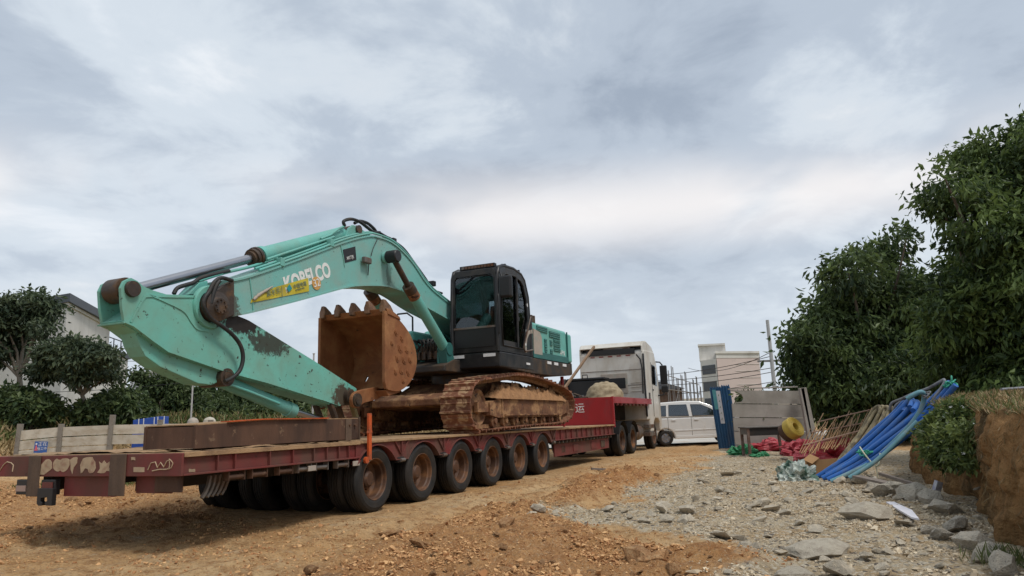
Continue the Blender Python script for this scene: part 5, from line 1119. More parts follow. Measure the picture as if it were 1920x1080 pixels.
for i, p in enumerate(fx):
    lean = 0.08 if i in (0, 2) else 0.02
    b = MB(); b.obox((p[0], p[1], 0.0), (p[0]+lean, p[1], ptop[i]), 0.22, 0.22, (0, 1, 0)); b.build('post', m['conc_post'], fence, fo_, bevel=0.01)
    if i+1 < len(fx):
        q = fx[i+1]; x0, x1 = p[0]+0.13, q[0]-0.10
        for r in range(4):
            h = 0.475; a0 = rtop[i]-0.02-(r+1)*0.515; a1 = rtop[i+1]-0.02-(r+1)*0.515
            if r == 2 and i >= 2: continue
            b = MB(); sag = random.uniform(-0.015, 0.015)
            b.add([(x0, p[1]-0.03, a0), (x1, q[1]-0.03, a1), (x1, q[1]-0.03, a1+h), (x0, p[1]-0.03, a0+h+sag), (x0, p[1]+0.03, a0), (x1, q[1]+0.03, a1), (x1, q[1]+0.03, a1+h), (x0, p[1]+0.03, a0+h+sag)], [(0, 1, 2, 3), (7, 6, 5, 4), (0, 4, 5, 1), (1, 5, 6, 2), (2, 6, 7, 3), (3, 7, 4, 0)])
            b.build('plank', m['conc'], fence, fo_)
# blue notice on the fence
sc_ = Vector((-24.791,37.700,0.838)); sg = thing('notice_sign', 'small blue notice board hung on the pale plank fence', 'sign', (sc_.x, sc_.y, sc_.z-0.3))
b = MB(); b.box((-0.34, 0, 0), (0.34, 0.02, 0.58)); b.build('board', M('blue_sign', (0.03, 0.10, 0.33), 0.5, var=0.08, bump=0), sg, rot=(0, R(3), 0))
m['signw'] = M('sign_white', (0.6, 0.62, 0.66), 0.5, var=0.05, bump=0); m['signr'] = M('sign_red', (0.55, 0.12, 0.16), 0.5, var=0.05, bump=0)
lettering('正在', 0.24, m['signw'], sg, (0.11, -0.008, 0.43), (1, 0, 0), (0, 0, 1)); lettering('施工中', 0.17, m['signw'], sg, (0.09, -0.008, 0.20), (1, 0, 0), (0, 0, 1))
b = MB(); b.prism([(-0.31, 0.12), (-0.26, 0.30), (-0.22, 0.44), (-0.17, 0.30), (-0.12, 0.12)], -0.01, -0.003); b.build('figure', m['signr'], sg)
b = MB(); b.lathe([(0, 0), (0.05, 0), (0.05, 0.006)], (-0.215, -0.01, 0.46), (0, 1, 0), 14); b.build('figure', m['signw'], sg)
# blue crates above the fence, pale tank domes, lamp poles
bc0 = Vector((-20.907,41.000,2.013)); cr = thing('blue_barrier', 'row of blue plastic panels with pale bars showing above the plank fence', 'barrier', (bc0.x, bc0.y, 0))
m['blue'] = M('blue_plastic', (0.02, 0.07, 0.33), 0.45, var=0.1, bump=0); 
b = MB(); b.prism([(-0.9, 0.0), (0.9, 0.0), (0.9, bc0.z+0.25), (0.5, bc0.z+0.25), (-0.9, bc0.z+0.10)], 0, 0.5); b.build('panel', m['blue'], cr, bevel=0.02)
for x in (-0.58, -0.3, 0.3, 0.5, 0.86):
    b = MB(); b.box((x, -0.03, bc0.z-0.4), (x+0.045, -0.005, bc0.z+0.26+0.07*x-0.05)); b.build('bar', m['signw'], cr)
for (px, nm, r) in (((-18.831,42.000,1.911), 'cream domed lid of a water tank above the plank fence', 0.32), ((-17.867,42.000,1.909), 'grey ribbed dome of a water tank above the plank fence', 0.36)):
    tk = thing('water_tank', nm, 'tank', (px[0], px[1], 0.0)); b = MB(); b.lathe([(r, 0.0), (r, px[2]-0.05), (r*0.9, px[2]+0.08), (r*0.6, px[2]+0.20), (0, px[2]+0.26)], (0, 0, 0), (0, 0, 1), 24); b.build('shell', m['beige_panel'] if r < .34 else m['conc'], tk)
m['pole'] = M('galvanised_pole', (0.38, 0.38, 0.37), 0.5, var=0.08, bump=0)
for (p, d, lab) in (((-20.320,45.000,4.239), 0.06, 'thin grey lamp pole rising behind the plank fence'), ((-13.285,47.000,6.127), 0.07, 'grey pole rising beside the excavator bucket, beyond the hedge')):
    o = thing('utility_pole', lab, 'pole', (p[0], p[1], 0.0)); b = MB(); b.cyl((0, 0, 0), (0.02, 0, p[2]), d, d*0.8, 12); b.build('shaft', m['pole'], o)
    b = MB(); b.cyl((0.02, 0, p[2]), (0.02, 0, p[2]+0.06), d*1.2, seg=12); b.build('cap', m['pole'], o)

# ---------------------------------------------------------------- buildings
m['wall_grey'] = M('pale_render', (0.62, 0.60, 0.56), 0.85, var=0.05, vscale=0.5, dirt=(0.46, 0.44, 0.40), damt=0.38, dscale=0.4, dstr=(1, 1, 0.3), bump=0.05)
m['roof_dark'] = M('dark_roof_sheet', (0.075, 0.085, 0.10), 0.6, var=0.1, vscale=0.6, bump=0.1)
m['wall_pink'] = M('pinkish_tile_wall', (0.56, 0.46, 0.42), 0.8, var=0.05, vscale=0.3, dirt=(0.33, 0.30, 0.27), damt=0.3, dscale=0.3, bump=0.05)
m['win'] = M('dark_window', (0.05, 0.055, 0.06), 0.15, var=0.1, bump=0)
def quadbox(pts, z0, z1):
    b = MB(); n = len(pts); b.add([(p[0], p[1], z0) for p in pts]+[(p[0], p[1], z1) for p in pts], [list(range(n))[::-1], list(range(n, 2*n))]+[(i, (i+1) % n, n+(i+1) % n, n+i) for i in range(n)]); return b
A = Vector((-36.913,58.000,12.903)); B = Vector((-41.253,72.000,11.828)); Cw = Vector((-44.859,62.000,11.643))
bl = thing('apartment_building', 'grey rendered building with a dark sheet roof behind the left trees', 'building', (A.x, A.y, 0)); bo = (A.x, A.y, 0)
za = A.z; bk = Vector((-14, 10, 0))
pts = [Cw, A, B, B+bk, Cw+bk]
quadbox(pts, 0, za-0.9).build('wall', m['wall_grey'], bl, bo)
def grow(pts, k):
    c = sum((Vector((p.x, p.y, 0)) for p in pts), Vector())/len(pts); return [Vector((p.x, p.y, 0))+(Vector((p.x, p.y, 0))-c).normalized()*k for p in pts]
quadbox(grow(pts, 0.25), za-0.9, za-0.65).build('cornice', m['wall_grey'], bl, bo)
quadbox(grow(pts, 0.7), za-0.65, za+0.05).build('roof', m['roof_dark'], bl, bo)
rf = grow(pts, 0.7); cc = sum(rf, Vector())/5
b = MB(); b.add([(p.x, p.y, za+0.05) for p in rf]+[(cc.x*0.45+p.x*0.55, cc.y*0.45+p.y*0.55, za+0.5) for p in rf], [(i, (i+1) % 5, 5+(i+1) % 5, 5+i) for i in range(5)]+[(5, 6, 7, 8, 9)]); b.build('roof_slope', m['roof_dark'], bl, bo)
E0 = Vector((-43.999,76.000,10.697)); E1 = Vector((-45.721,84.000,10.823))
pts2 = [E0, E1, E1+bk*0.5, E0+bk*0.5]
quadbox(pts2, 0, E0.z-0.6).build('annex_wall', m['wall_grey'], bl, bo); quadbox(grow(pts2, 0.3), E0.z-0.6, E0.z-0.1).build('annex_roof', m['roof_dark'], bl, bo)
d12 = (E1-E0); d12.z = 0
for k in range(4):
    p = E0+d12*(0.05+0.3*k); b = MB(); b.cyl((p.x, p.y, E0.z-0.1), (p.x, p.y, E0.z+1.2), 0.06, seg=6); b.build('railing_post', m['roof_dark'], bl, bo)
b = MB(); b.tube([(E0.x, E0.y, E0.z+1.2), (E1.x, E1.y, E0.z+1.2)], 0.06, 6); b.build('railing', m['roof_dark'], bl, bo)
dAB = (B-A); dAB.z = 0; nn_ = Vector((dAB.y, -dAB.x, 0)).normalized()
def facewin(o, P0, dv, t0, t1, z0, z1, nv, parent, mt='win'):
    a = P0+dv*t0; c = P0+dv*t1; b = MB()
    for (q, e) in (): pass
    b.add([tuple((a+nv*e)[:2])+(z,) for e in (0.02, 0.06) for z in (z0, z1)]+[tuple((c+nv*e)[:2])+(z,) for e in (0.02, 0.06) for z in (z0, z1)], [(0, 1, 5, 4), (2, 6, 7, 3), (0, 2, 3, 1), (4, 5, 7, 6), (1, 3, 7, 5), (0, 4, 6, 2)])
    return b.build('window', m[mt], parent, o)
for (t0, t1) in ((0.15, 0.25), (0.55, 0.65)):
    for z in (2.5, 5.6): facewin(bo, A, dAB, t0, t1, z, z+1.5, nn_, bl)
n2_ = Vector((d12.y, -d12.x, 0)).normalized()
for z in (1.8, 4.6): facewin(bo, E0, d12, 0.2, 0.45, z, z+1.6, n2_, bl)
E2 = E1+Vector((0.6, 2, 0)); E3 = Vector((-49.605,95.000,9.290))
wb = thing('apartment_building', 'small white house with balconies half hidden by trees at the left', 'building', (E2.x, E2.y, 0)); wo3 = (E2.x, E2.y, 0)
b = MB(); b.box((E2.x+0.5, 92, 0), (E3.x, 99, E3.z-0.3)); b.build('wall', m['signw'], wb, wo3)
b = MB(); b.box((E2.x+0.3, 91.7, E3.z-0.3), (E3.x+0.3, 99.2, E3.z)); b.build('roof', m['wall_grey'], wb, wo3)
for k in range(2):
    for z in (2.6, 5.2):
        b = MB(); b.box((E2.x+1.0+1.6*k, 91.9, z), (E2.x+1.9+1.6*k, 91.98, z+1.3)); b.build('window', m['win'], wb, wo3)
# pinkish block beyond the gate
p0 = Vector((26.879,95.000,6.274)); p1 = Vector((33.242,97.000,6.537)); pz = (31.330,96.000,9.545)[2]; pz2 = (28.972,100.000,10.844)[2]
pb = thing('apartment_building', 'pale pinkish apartment block beyond the gate, tiled side wall', 'building', (p0.x, p0.y, 0)); po = (p0.x, p0.y, 0)
pts3 = [Vector((p0.x, 95, 0)), Vector((p1.x, 97, 0)), Vector((p1.x*112/97, 112, 0)), Vector((p0.x*110/95, 110, 0))]
quadbox(pts3, 0, pz-0.9).build('wall', m['wall_pink'], pb, po)
quadbox(grow(pts3, 0.06), pz-0.9, pz-0.3).build('pale_band', m['wall_grey'], pb, po); quadbox(grow(pts3, 0.25), pz-0.3, pz).build('parapet', m['wall_grey'], pb, po)
pts4 = [Vector((p0.x-1.4, 98, 0)), Vector((p0.x-0.03, 95.1, 0)), Vector((p0.x*111/95, 111, 0)), Vector(((p0.x-1.4)*112/98+0.3, 112, 0))]
quadbox(pts4, 0, pz-0.95).build('stair_wall', m['wall_grey'], pb, po)
pts5 = [Vector((p0.x-1.45, 98.1, 0)), Vector((p0.x+2.0, 97.6, 0)), Vector(((p0.x+2.0)*110/97.6, 110, 0)), Vector(((p0.x-1.45)*111/98.1+0.3, 111, 0))]
quadbox(pts5, pz-0.94, pz2-0.25).build('roof_room', m['wall_grey'], pb, po); quadbox(grow(pts5, 0.3), pz2-0.25, pz2).build('roof_slab', m['wall_grey'], pb, po)
dd_ = pts4[1]-pts4[0]; n4 = Vector((dd_.y, -dd_.x, 0)).normalized()
for z in (pz-2.4, pz-4.6, pz-6.8, pz-9.0): facewin(po, pts4[0], dd_, 0.1, 0.92, z-0.5, z+0.7, n4, pb)
for z in np.arange(1.5, pz-1.4, 0.9):
    d5 = pts3[1]-pts3[0]; n5 = Vector((d5.y, -d5.x, 0)).normalized(); a = pts3[0]+d5*0.42+n5*0.03; c = pts3[0]+d5*0.99+n5*0.03
    b = MB(); b.obox((a.x, a.y, z), (c.x, c.y, z), 0.05, 0.04); b.build('tile_joint', m['wall_grey'], pb, po)
# shed and scaffolding behind the truck
sh0 = Vector((12.722,58.000,3.565)); sd_ = thing('shed', 'brown timber shed with a shallow roof behind the scaffolding', 'shed', (sh0.x-1.2, 58, 0))
b = MB(); b.box((-1.6, 0, 0), (1.9, 3, sh0.z-0.15)); b.build('wall', m['brown_post'], sd_); b = MB(); b.prism([(-1.9, sh0.z-0.14), (2.1, sh0.z-0.14), (0.1, sh0.z+0.5)], -0.3, 3.3); b.build('roof', m['roof_dark'], sd_)
s0 = Vector((11.017,52.000,4.344)); s1 = Vector((16.938,66.000,3.987))
sf = thing('scaffolding', 'thin steel scaffolding frame standing beyond the white car', 'scaffolding', (s0.x, s0.y, 0)); so = (s0.x, s0.y, 0)
m['scaf'] = M('scaffold_tube', (0.17, 0.165, 0.16), 0.5, var=0.1, bump=0)
for k in range(9):
    t = k/8; p = s0*(1-t)+s1*t; zt = p.z+0.9*math.sin(k*2.1)*0.5+0.3
    for off in (0, 1.4):
        b = MB(); b.cyl((p.x+off*0.3, p.y+off, 0), (p.x+off*0.3, p.y+off, zt), 0.035, seg=6); b.build('upright', m['scaf'], sf, so)
for z in (1.2, 2.2, 3.2, 4.2):
    for off in (0, 1.4):
        if z > 3.5 and off: continue
        b = MB(); b.cyl((s0.x+off*0.3, s0.y+off, z), (s1.x+off*0.3, s1.y+off, min(z, s1.z)*1.0), 0.03, seg=6); b.build('ledger', m['scaf'], sf, so)
for k in range(3):
    t = k/3; p = s0*(1-t)+s1*t; q = s0*(1-t-0.3)+s1*(t+0.3); b = MB(); b.cyl((p.x, p.y-0.05, 0.6), (q.x, q.y-0.05, 3.4), 0.025, seg=6); b.build('brace', m['scaf'], sf, so)
# concrete power pole and sagging lines
pp = Vector((15.868,44.000,6.956)); po_ = thing('utility_pole', 'concrete power pole at the edge of the dark trees beyond the gate', 'pole', (pp.x, pp.y, 0))
b = MB(); b.cyl((0, 0, 0), (-0.05, 0, pp.z), 0.14, 0.10, 12); b.build('shaft', m['pole'], po_); b = MB(); b.box((-0.9, -0.06, pp.z-2.6), (0.9, 0.06, pp.z-2.48)); b.build('cross_arm', m['scaf'], po_)
for i, (a, c, sag) in enumerate((((9.575,60.000,4.744), (15.806,44.000,4.699), 0.35), ((9.546,60.000,4.300), (15.733,44.000,3.979), 0.25), ((9.523,60.000,3.947), (15.706,44.000,3.719), 0.3), ((18.166,75.000,6.169), (15.832,44.000,4.961), 0.7), ((10.357,60.000,3.079), (16.460,46.000,3.215), 0.2))):
    a = Vector(a); c = Vector(c); b = MB(); b.tube([a*(1-t)+c*t-Vector((0, 0, sag*4*t*(1-t))) for t in np.linspace(0, 1, 14)], 0.022, 5)
    tag(b.build('power_line', m['rubber_hose']), 'thin black power line sagging past the pinkish block', 'power line', 'power lines beyond the gate')
for (a, c) in (((-31.599,55.000,7.014), (-24.781,52.000,6.524)), ((-34.311,55.000,4.732), (-25.854,52.000,4.778))):
    a = Vector(a); c = Vector(c); b = MB(); b.tube([a*(1-t)+c*t-Vector((0, 0, 0.2*t*(1-t))) for t in np.linspace(-0.6, 1.5, 14)], 0.02, 5)
    tag(b.build('power_line', m['rubber_hose']), 'thin dark wire strung past the grey building on the left', 'power line', 'wires by the left building')

# ---------------------------------------------------------------- trees
def leaf_mat(name, dark, light, trans=0.25):
    mt = bpy.data.materials.new(name); mt.use_nodes = True; t = mt.node_tree; N = t.nodes; L = t.links; b = N['Principled BSDF']
    at = N.new('ShaderNodeAttribute'); at.attribute_name = 'tone'
    rp = N.new('ShaderNodeValToRGB'); rp.color_ramp.elements[0].color = (*dark, 1); rp.color_ramp.elements[1].color = (*light, 1); L.new(at.outputs['Fac'], rp.inputs[0])
    b.inputs['Roughness'].default_value = 0.5; b.inputs['Specular IOR Level'].default_value = 0.3; L.new(rp.outputs[0], b.inputs['Base Color'])
    tr = N.new('ShaderNodeBsdfTranslucent'); L.new(rp.outputs[0], tr.inputs[0]); ms = N.new('ShaderNodeMixShader'); ms.inputs[0].default_value = trans
    L.new(b.outputs[0], ms.inputs[1]); L.new(tr.outputs[0], ms.inputs[2]); L.new(ms.outputs[0], N['Material Output'].inputs[0]); return mt
def leaves(centers, dirs, ln, wd, seed):
    """rhombic leaves at centres, hanging along dirs"""
    r = np.random.default_rng(seed); n = len(centers); d = dirs/np.linalg.norm(dirs, axis=1)[:, None]
    rv = r.normal(size=(n, 3)); sx_ = np.cross(d, rv); sx_ /= np.linalg.norm(sx_, axis=1)[:, None]
    nn = np.cross(sx_, d); k = r.uniform(0.5, 1.5, (n, 1)); l = ln*k; w = wd*k
    a = centers; t = centers+d*l-nn*l*0.12; s1 = centers+d*l*0.45+sx_*w/2+nn*w*0.15; s2 = centers+d*l*0.45-sx_*w/2+nn*w*0.15
    v = np.stack([a, s1, t, s2], 1).reshape(-1, 3); f = np.arange(4*n).reshape(n, 4); return v, f
def crown(lobes, n, ln, wd, seed, clump=0.3, per=16, shell=(0.45, 1.02), droop=0.7, flat=0.85, tone_sd=0.16):
    r = np.random.default_rng(seed); L = np.array([(c[0], c[1], c[2], c[3]) for c in lobes]); wgt = L[:, 3]**2; wgt /= wgt.sum()
    nc = max(1, n//per); li = r.choice(len(L), nc, p=wgt); dr = r.normal(size=(nc, 3)); dr /= np.linalg.norm(dr, axis=1)[:, None]
    rad = L[li, 3]*(r.uniform(shell[0]**2, shell[1]**2, nc)**0.5); rad *= np.where(r.uniform(0, 1, nc) < 0.14, r.uniform(1.05, 1.25, nc), 1.0); rad *= 1+0.22*np.sin(dr[:, 0]*5+li)*np.cos(dr[:, 2]*6+2*li)
    cc = L[li, :3]+dr*rad[:, None]*np.array([1, 1, flat]); tn = np.clip(0.42+0.28*r.normal(size=nc)+0.10*dr[:, 2], 0, 1)  # clumps toned lighter towards the top: light from above put into leaf colour
    ci = np.repeat(np.arange(nc), per); pos = cc[ci]+r.normal(size=(nc*per, 3))*clump*np.array([1, 1, 0.6])
    dd = dr[ci]*0.6+r.normal(size=(nc*per, 3))*0.7+np.array([0, 0, -droop]); v, f = leaves(pos, dd, ln, wd, seed+1)
    tone = np.clip(tn[ci]+r.normal(size=nc*per)*tone_sd, 0, 1); me = mesh_np('crown', v, f)
    at = me.attributes.new('tone', 'FLOAT', 'POINT'); at.data.foreach_set('value', np.repeat(tone, 4).astype(np.float32)); return me
m['bark'] = M('bark', (0.105, 0.085, 0.065), 0.9, var=0.25, vscale=4, dirt=(0.17, 0.15, 0.12), damt=0.4, dscale=5, bump=0.6, bscale=12)
m['bark_pale'] = M('pale_bark', (0.19, 0.165, 0.13), 0.9, var=0.2, vscale=3, bump=0.4, bscale=8)
def tree(name, label, base, lobes, n, ln, wd, mat, seed, r0=0.16, bark='bark', group=None, limbs=None, cat='tree', **kw):
    base = Vector(base); t = thing(name, label, cat, base, group=group); rnd = random.Random(seed)
    me = crown(lobes, n, ln, wd, seed, **kw); me.transform(Matrix.Translation(-base)); link('crown', me, mat, t)
    cen = sum((Vector(l[:3]) for l in lobes), Vector())/len(lobes); fork = Vector((base.x*0.7+cen.x*0.3, base.y*0.7+cen.y*0.3, base.z*0.55+cen.z*0.45))
    b = MB(); mid = (base+fork)/2+Vector((rnd.uniform(-.2, .2), rnd.uniform(-.2, .2), 0))
    b.tube([Vector((0, 0, -0.1)), mid-base, fork-base], [r0, r0*0.82, r0*0.62], 10); b.build('trunk', m[bark], t)
    for l in (limbs if limbs is not None else lobes):
        e = Vector(l[:3]); k1 = fork.lerp(e, 0.35)+Vector((rnd.uniform(-.25, .25), rnd.uniform(-.25, .25), rnd.uniform(0, .3))); k2 = fork.lerp(e, 0.7)+Vector((rnd.uniform(-.2, .2), rnd.uniform(-.2, .2), rnd.uniform(0, .2)))
        b = MB(); b.tube([fork-base, k1-base, k2-base, e-base], [r0*0.5, r0*0.34, r0*0.2, r0*0.08], 7); b.build('limb', m[bark], t)
    return t
def LB(L, d, k=1333.0, seed=0, spread=0.0):   # keep world lobes as they are, with a little depth scatter
    r = random.Random(seed); return [(x, y+r.uniform(-spread, spread), z, rr) for (x, y, z, rr) in L]
m['leaf_r'] = leaf_mat('broad_leaf', (0.026, 0.052, 0.016), (0.165, 0.235, 0.065), 0.35)
m['leaf_m'] = leaf_mat('dark_leaf', (0.022, 0.044, 0.018), (0.13, 0.185, 0.058), 0.35)
m['leaf_l'] = leaf_mat('grey_leaf', (0.026, 0.046, 0.026), (0.115, 0.15, 0.080), 0.3)
m['leaf_h'] = leaf_mat('hedge_leaf', (0.026, 0.050, 0.020), (0.115, 0.155, 0.055), 0.3)
def tl(pts): return pts
L_RIGHT = [(10.28,16.05,6.56,0.48), (12.43,17.90,7.65,0.64), (13.34,17.69,8.10,0.58), (13.08,16.36,7.38,0.69), (10.65,16.99,6.33,0.43), (11.30,16.87,6.31,0.63), (12.59,17.39,6.81,0.86), (13.85,17.75,7.11,1.07), (11.24,15.94,5.27,0.84), (11.94,15.77,5.07,1.06), (12.01,17.87,5.06,0.67), (10.75,16.83,4.14,0.66), (12.37,17.68,4.31,1.06), (11.92,15.71,3.82,1.18), (10.45,16.86,3.31,0.78), (11.84,17.58,3.10,1.19), (11.91,16.29,2.69,1.22), (11.30,18.16,2.37,0.95), (12.25,18.04,2.06,1.08), (11.61,15.78,1.70,1.07)]
L_MID = [(14.95,28.87,7.76,0.69), (15.77,28.84,8.00,0.65), (14.98,26.17,7.60,0.35), (12.65,26.25,6.39,0.75), (15.00,28.51,6.44,1.11), (13.17,28.21,5.95,0.85), (13.91,28.01,4.87,1.39), (15.10,26.92,5.50,0.97), (16.50,27.82,5.29,0.96), (12.76,27.82,4.46,1.00), (11.99,27.74,4.80,0.54), (11.07,26.48,4.01,0.64), (11.14,27.29,3.08,0.66), (11.96,27.18,3.08,1.14), (14.00,28.17,3.30,1.69), (16.22,28.98,3.94,1.52), (17.50,28.85,4.32,1.30), (10.94,27.63,2.29,0.54), (11.70,27.33,1.99,0.98), (12.74,26.80,1.74,1.33), (14.20,26.11,2.14,1.49), (15.76,26.08,2.28,1.29)]
L_A = [(-35.69,49.21,10.35,0.98), (-34.86,50.13,10.93,0.86), (-33.03,49.61,10.47,0.85), (-34.48,50.31,9.63,1.22), (-36.20,50.38,9.12,1.22), (-32.57,48.70,8.66,0.62), (-37.01,48.54,9.84,1.73), (-36.33,51.01,7.85,0.95), (-36.93,49.28,7.31,1.40)]
L_B = [(-30.26,46.21,6.79,0.72), (-28.63,45.81,6.97,0.72), (-27.86,46.69,6.82,0.80), (-26.36,45.96,6.35,0.52), (-27.99,45.70,6.31,0.98), (-30.17,46.70,6.13,0.80), (-28.12,48.25,5.82,0.83), (-26.95,47.90,5.32,0.34), (-31.55,47.80,5.73,0.75), (-28.20,46.17,5.33,0.72)]
L_C = [(-29.68,56.37,5.97,0.42), (-29.06,56.73,5.29,0.61), (-28.27,56.89,4.89,0.77), (-27.44,57.33,5.27,0.85), (-26.24,56.72,4.06,1.07), (-28.60,57.27,3.66,1.08)]
L_H0 = [(-33.66,47.14,3.76,0.64), (-32.60,46.86,3.64,0.63), (-33.27,47.16,4.00,0.68), (-32.68,46.41,3.30,0.67)]
L_H1 = [(-30.96,45.90,3.30,0.52), (-30.41,46.12,3.22,0.52), (-31.26,46.85,3.53,0.56), (-30.60,45.93,2.95,0.55)]
L_H2 = [(-28.00,49.95,3.53,0.67), (-27.30,50.31,3.43,0.68), (-27.79,50.33,3.80,0.72), (-27.16,49.29,3.05,0.71)]
L_H3 = [(-28.09,47.52,2.95,0.48), (-27.94,48.37,2.90,0.49), (-28.28,48.37,3.16,0.52), (-28.44,48.70,2.66,0.53)]
L_H4 = [(-26.57,49.21,2.92,0.55), (-26.45,50.41,2.86,0.57), (-26.79,50.30,3.17,0.60), (-27.06,50.88,2.59,0.61)]
L_H5 = [(-25.53,57.93,3.65,1.04), (-23.35,56.02,3.40,1.01), (-24.66,57.47,4.02,1.10), (-24.12,56.32,2.90,1.08)]
L_H6 = [(-23.34,57.72,3.78,1.10), (-21.96,57.96,3.60,1.11), (-22.67,57.83,4.20,1.18), (-22.65,57.89,3.04,1.18)]
L_H7 = [(-21.34,58.04,3.42,1.18), (-19.98,58.61,3.24,1.19), (-20.89,58.92,3.90,1.27), (-20.38,57.58,2.62,1.24)]
L_H8 = [(-19.02,58.36,3.14,1.12), (-17.84,59.32,2.97,1.13), (-18.39,58.67,3.56,1.20), (-18.28,58.40,2.39,1.19)]
L_H9 = [(-16.92,59.35,2.82,1.14), (-15.48,59.57,2.63,1.14), (-16.09,59.04,3.23,1.20), (-16.07,59.02,2.06,1.20)]
L_H10 = [(-22.69,54.81,2.67,0.68), (-21.62,54.37,2.54,0.67), (-22.14,54.53,2.91,0.72), (-22.23,54.81,2.22,0.72)]
L_H11 = [(-18.91,53.33,2.33,0.66), (-18.39,54.38,2.23,0.67), (-18.81,54.27,2.60,0.72), (-18.68,53.96,1.90,0.71)]
L_H12 = [(-16.98,54.92,2.00,0.62), (-15.69,53.28,1.87,0.60), (-16.02,53.05,2.19,0.64), (-16.59,55.00,1.58,0.66)]
L_H13 = [(-15.13,60.85,2.61,1.23), (-13.52,60.90,2.39,1.23), (-14.31,60.78,3.06,1.31), (-13.92,59.17,1.77,1.28)]
L_U = [(15.70,33.16,5.43,1.74), (15.05,32.16,3.85,1.69), (14.40,31.12,2.39,1.63), (17.68,33.61,5.42,1.77), (16.56,31.84,3.77,1.67), (16.47,32.03,2.36,1.68), (18.86,32.59,5.24,1.71), (19.21,33.57,3.84,1.76), (19.79,34.96,2.40,1.84), (20.73,32.85,5.21,1.72), (21.84,34.97,3.89,1.84), (21.60,34.97,2.34,1.84), (21.86,31.97,5.04,1.68), (21.17,31.29,3.56,1.64), (21.18,31.64,2.18,1.66), (25.30,34.37,5.26,1.80), (24.33,33.40,3.65,1.75), (25.00,34.67,2.20,1.82), (27.51,34.89,5.26,1.83), (26.24,33.62,3.60,1.77), (25.60,33.14,2.10,1.74), (26.30,31.27,4.79,1.64), (25.89,31.09,3.37,1.63), (28.20,34.22,2.07,1.80)]
L_S = [(5.71,9.60,1.03,0.23), (6.02,10.52,0.88,0.16), (5.45,8.98,0.85,0.22), (5.74,9.84,0.68,0.19), (5.34,8.53,0.96,0.12), (5.79,9.52,1.18,0.14), (5.26,8.55,0.70,0.10)]

tree('broadleaf_tree', 'tallest dark green tree, crown rising above the earth bank on the right', (11.9, 18.0, 1.4), L_RIGHT, 52000, 0.18, 0.068, m['leaf_r'], 101, r0=0.22, clump=0.21, per=70, tone_sd=0.2, shell=(0.6, 1.06), droop=0.9, limbs=L_RIGHT)
tree('broadleaf_tree', 'broad dark tree behind the grey plank wall and blue pipes', (13.9, 28.6, 0.0), L_MID, 50000, 0.26, 0.10, m['leaf_m'], 102, r0=0.24, clump=0.31, per=70, tone_sd=0.2, shell=(0.6, 1.06), droop=0.9, limbs=L_MID)
tree('acacia_tree', 'tall spreading tree with pale trunks in front of the grey building', (-34.5, 50.0, 2.4), L_A, 12000, 0.36, 0.16, m['leaf_l'], 103, r0=0.26, bark='bark_pale', clump=0.36, per=12, shell=(0.5, 1.0))
tree('acacia_tree', 'low round-topped tree with bare forked stems beside the tall spreading tree', (-28.6, 47.5, 2.2), L_B, 12000, 0.33, 0.15, m['leaf_l'], 104, r0=0.2, bark='bark_pale', clump=0.32, per=12, shell=(0.5, 1.0))
tree('broadleaf_tree', 'loose young tree in front of the small white house on the left', (-27.6, 56.0, 2.2), L_C, 5500, 0.36, 0.16, m['leaf_h'], 105, r0=0.15, clump=0.36, per=12)
for i, L in enumerate((L_H0, L_H1, L_H2, L_H3, L_H4, L_H5, L_H6, L_H7, L_H8, L_H9, L_H10, L_H11, L_H12, L_H13)):
    c = L[0]; zb = hz(c[0], c[1]); me = crown(L, 5000, 0.40, 0.2, 200+i, clump=0.4, per=10, shell=(0.3, 1.0))
    t = thing('bush', 'dark green bush in the hedge behind the plank fence', 'bush', (c[0], c[1], zb), group='hedge bushes behind the fence')
    me.transform(Matrix.Translation((-c[0], -c[1], -zb))); link('foliage', me, m['leaf_h'], t)
    b = MB(); b.tube([(0, 0, -0.1), (0.1, 0, 0.5*(c[2]-zb)), (0.2, 0.1, c[2]-zb)], [0.12, 0.09, 0.05], 7); b.build('stem', m['bark'], t)
me = crown(L_U, 34000, 0.40, 0.2, 300, clump=0.6, per=10, shell=(0.2, 1.0)); tag(link('undergrowth', me, m['leaf_m']), 'dense dark wood filling the ground behind the right-hand trees', 'wood', kind='stuff')
ys = np.random.default_rng(78).uniform(27, 36, 9000); xs = ys*np.random.default_rng(77).uniform(0.44, 1.0, 9000); zs = np.random.default_rng(79).uniform(0, 4.5, 9000)
v, f = leaves(np.stack([xs, ys, zs], 1), np.random.default_rng(80).normal(size=(9000, 3)), 0.42, 0.2, 81); me = mesh_np('undergrowth', v, f); at = me.attributes.new('tone', 'FLOAT', 'POINT'); at.data.foreach_set('value', np.repeat(np.random.default_rng(82).uniform(0, .6, 9000), 4).astype(np.float32))
tag(link('undergrowth', me, m['leaf_m']), 'low shaded thicket on the ground behind the grey plank wall', 'thicket', kind='stuff')
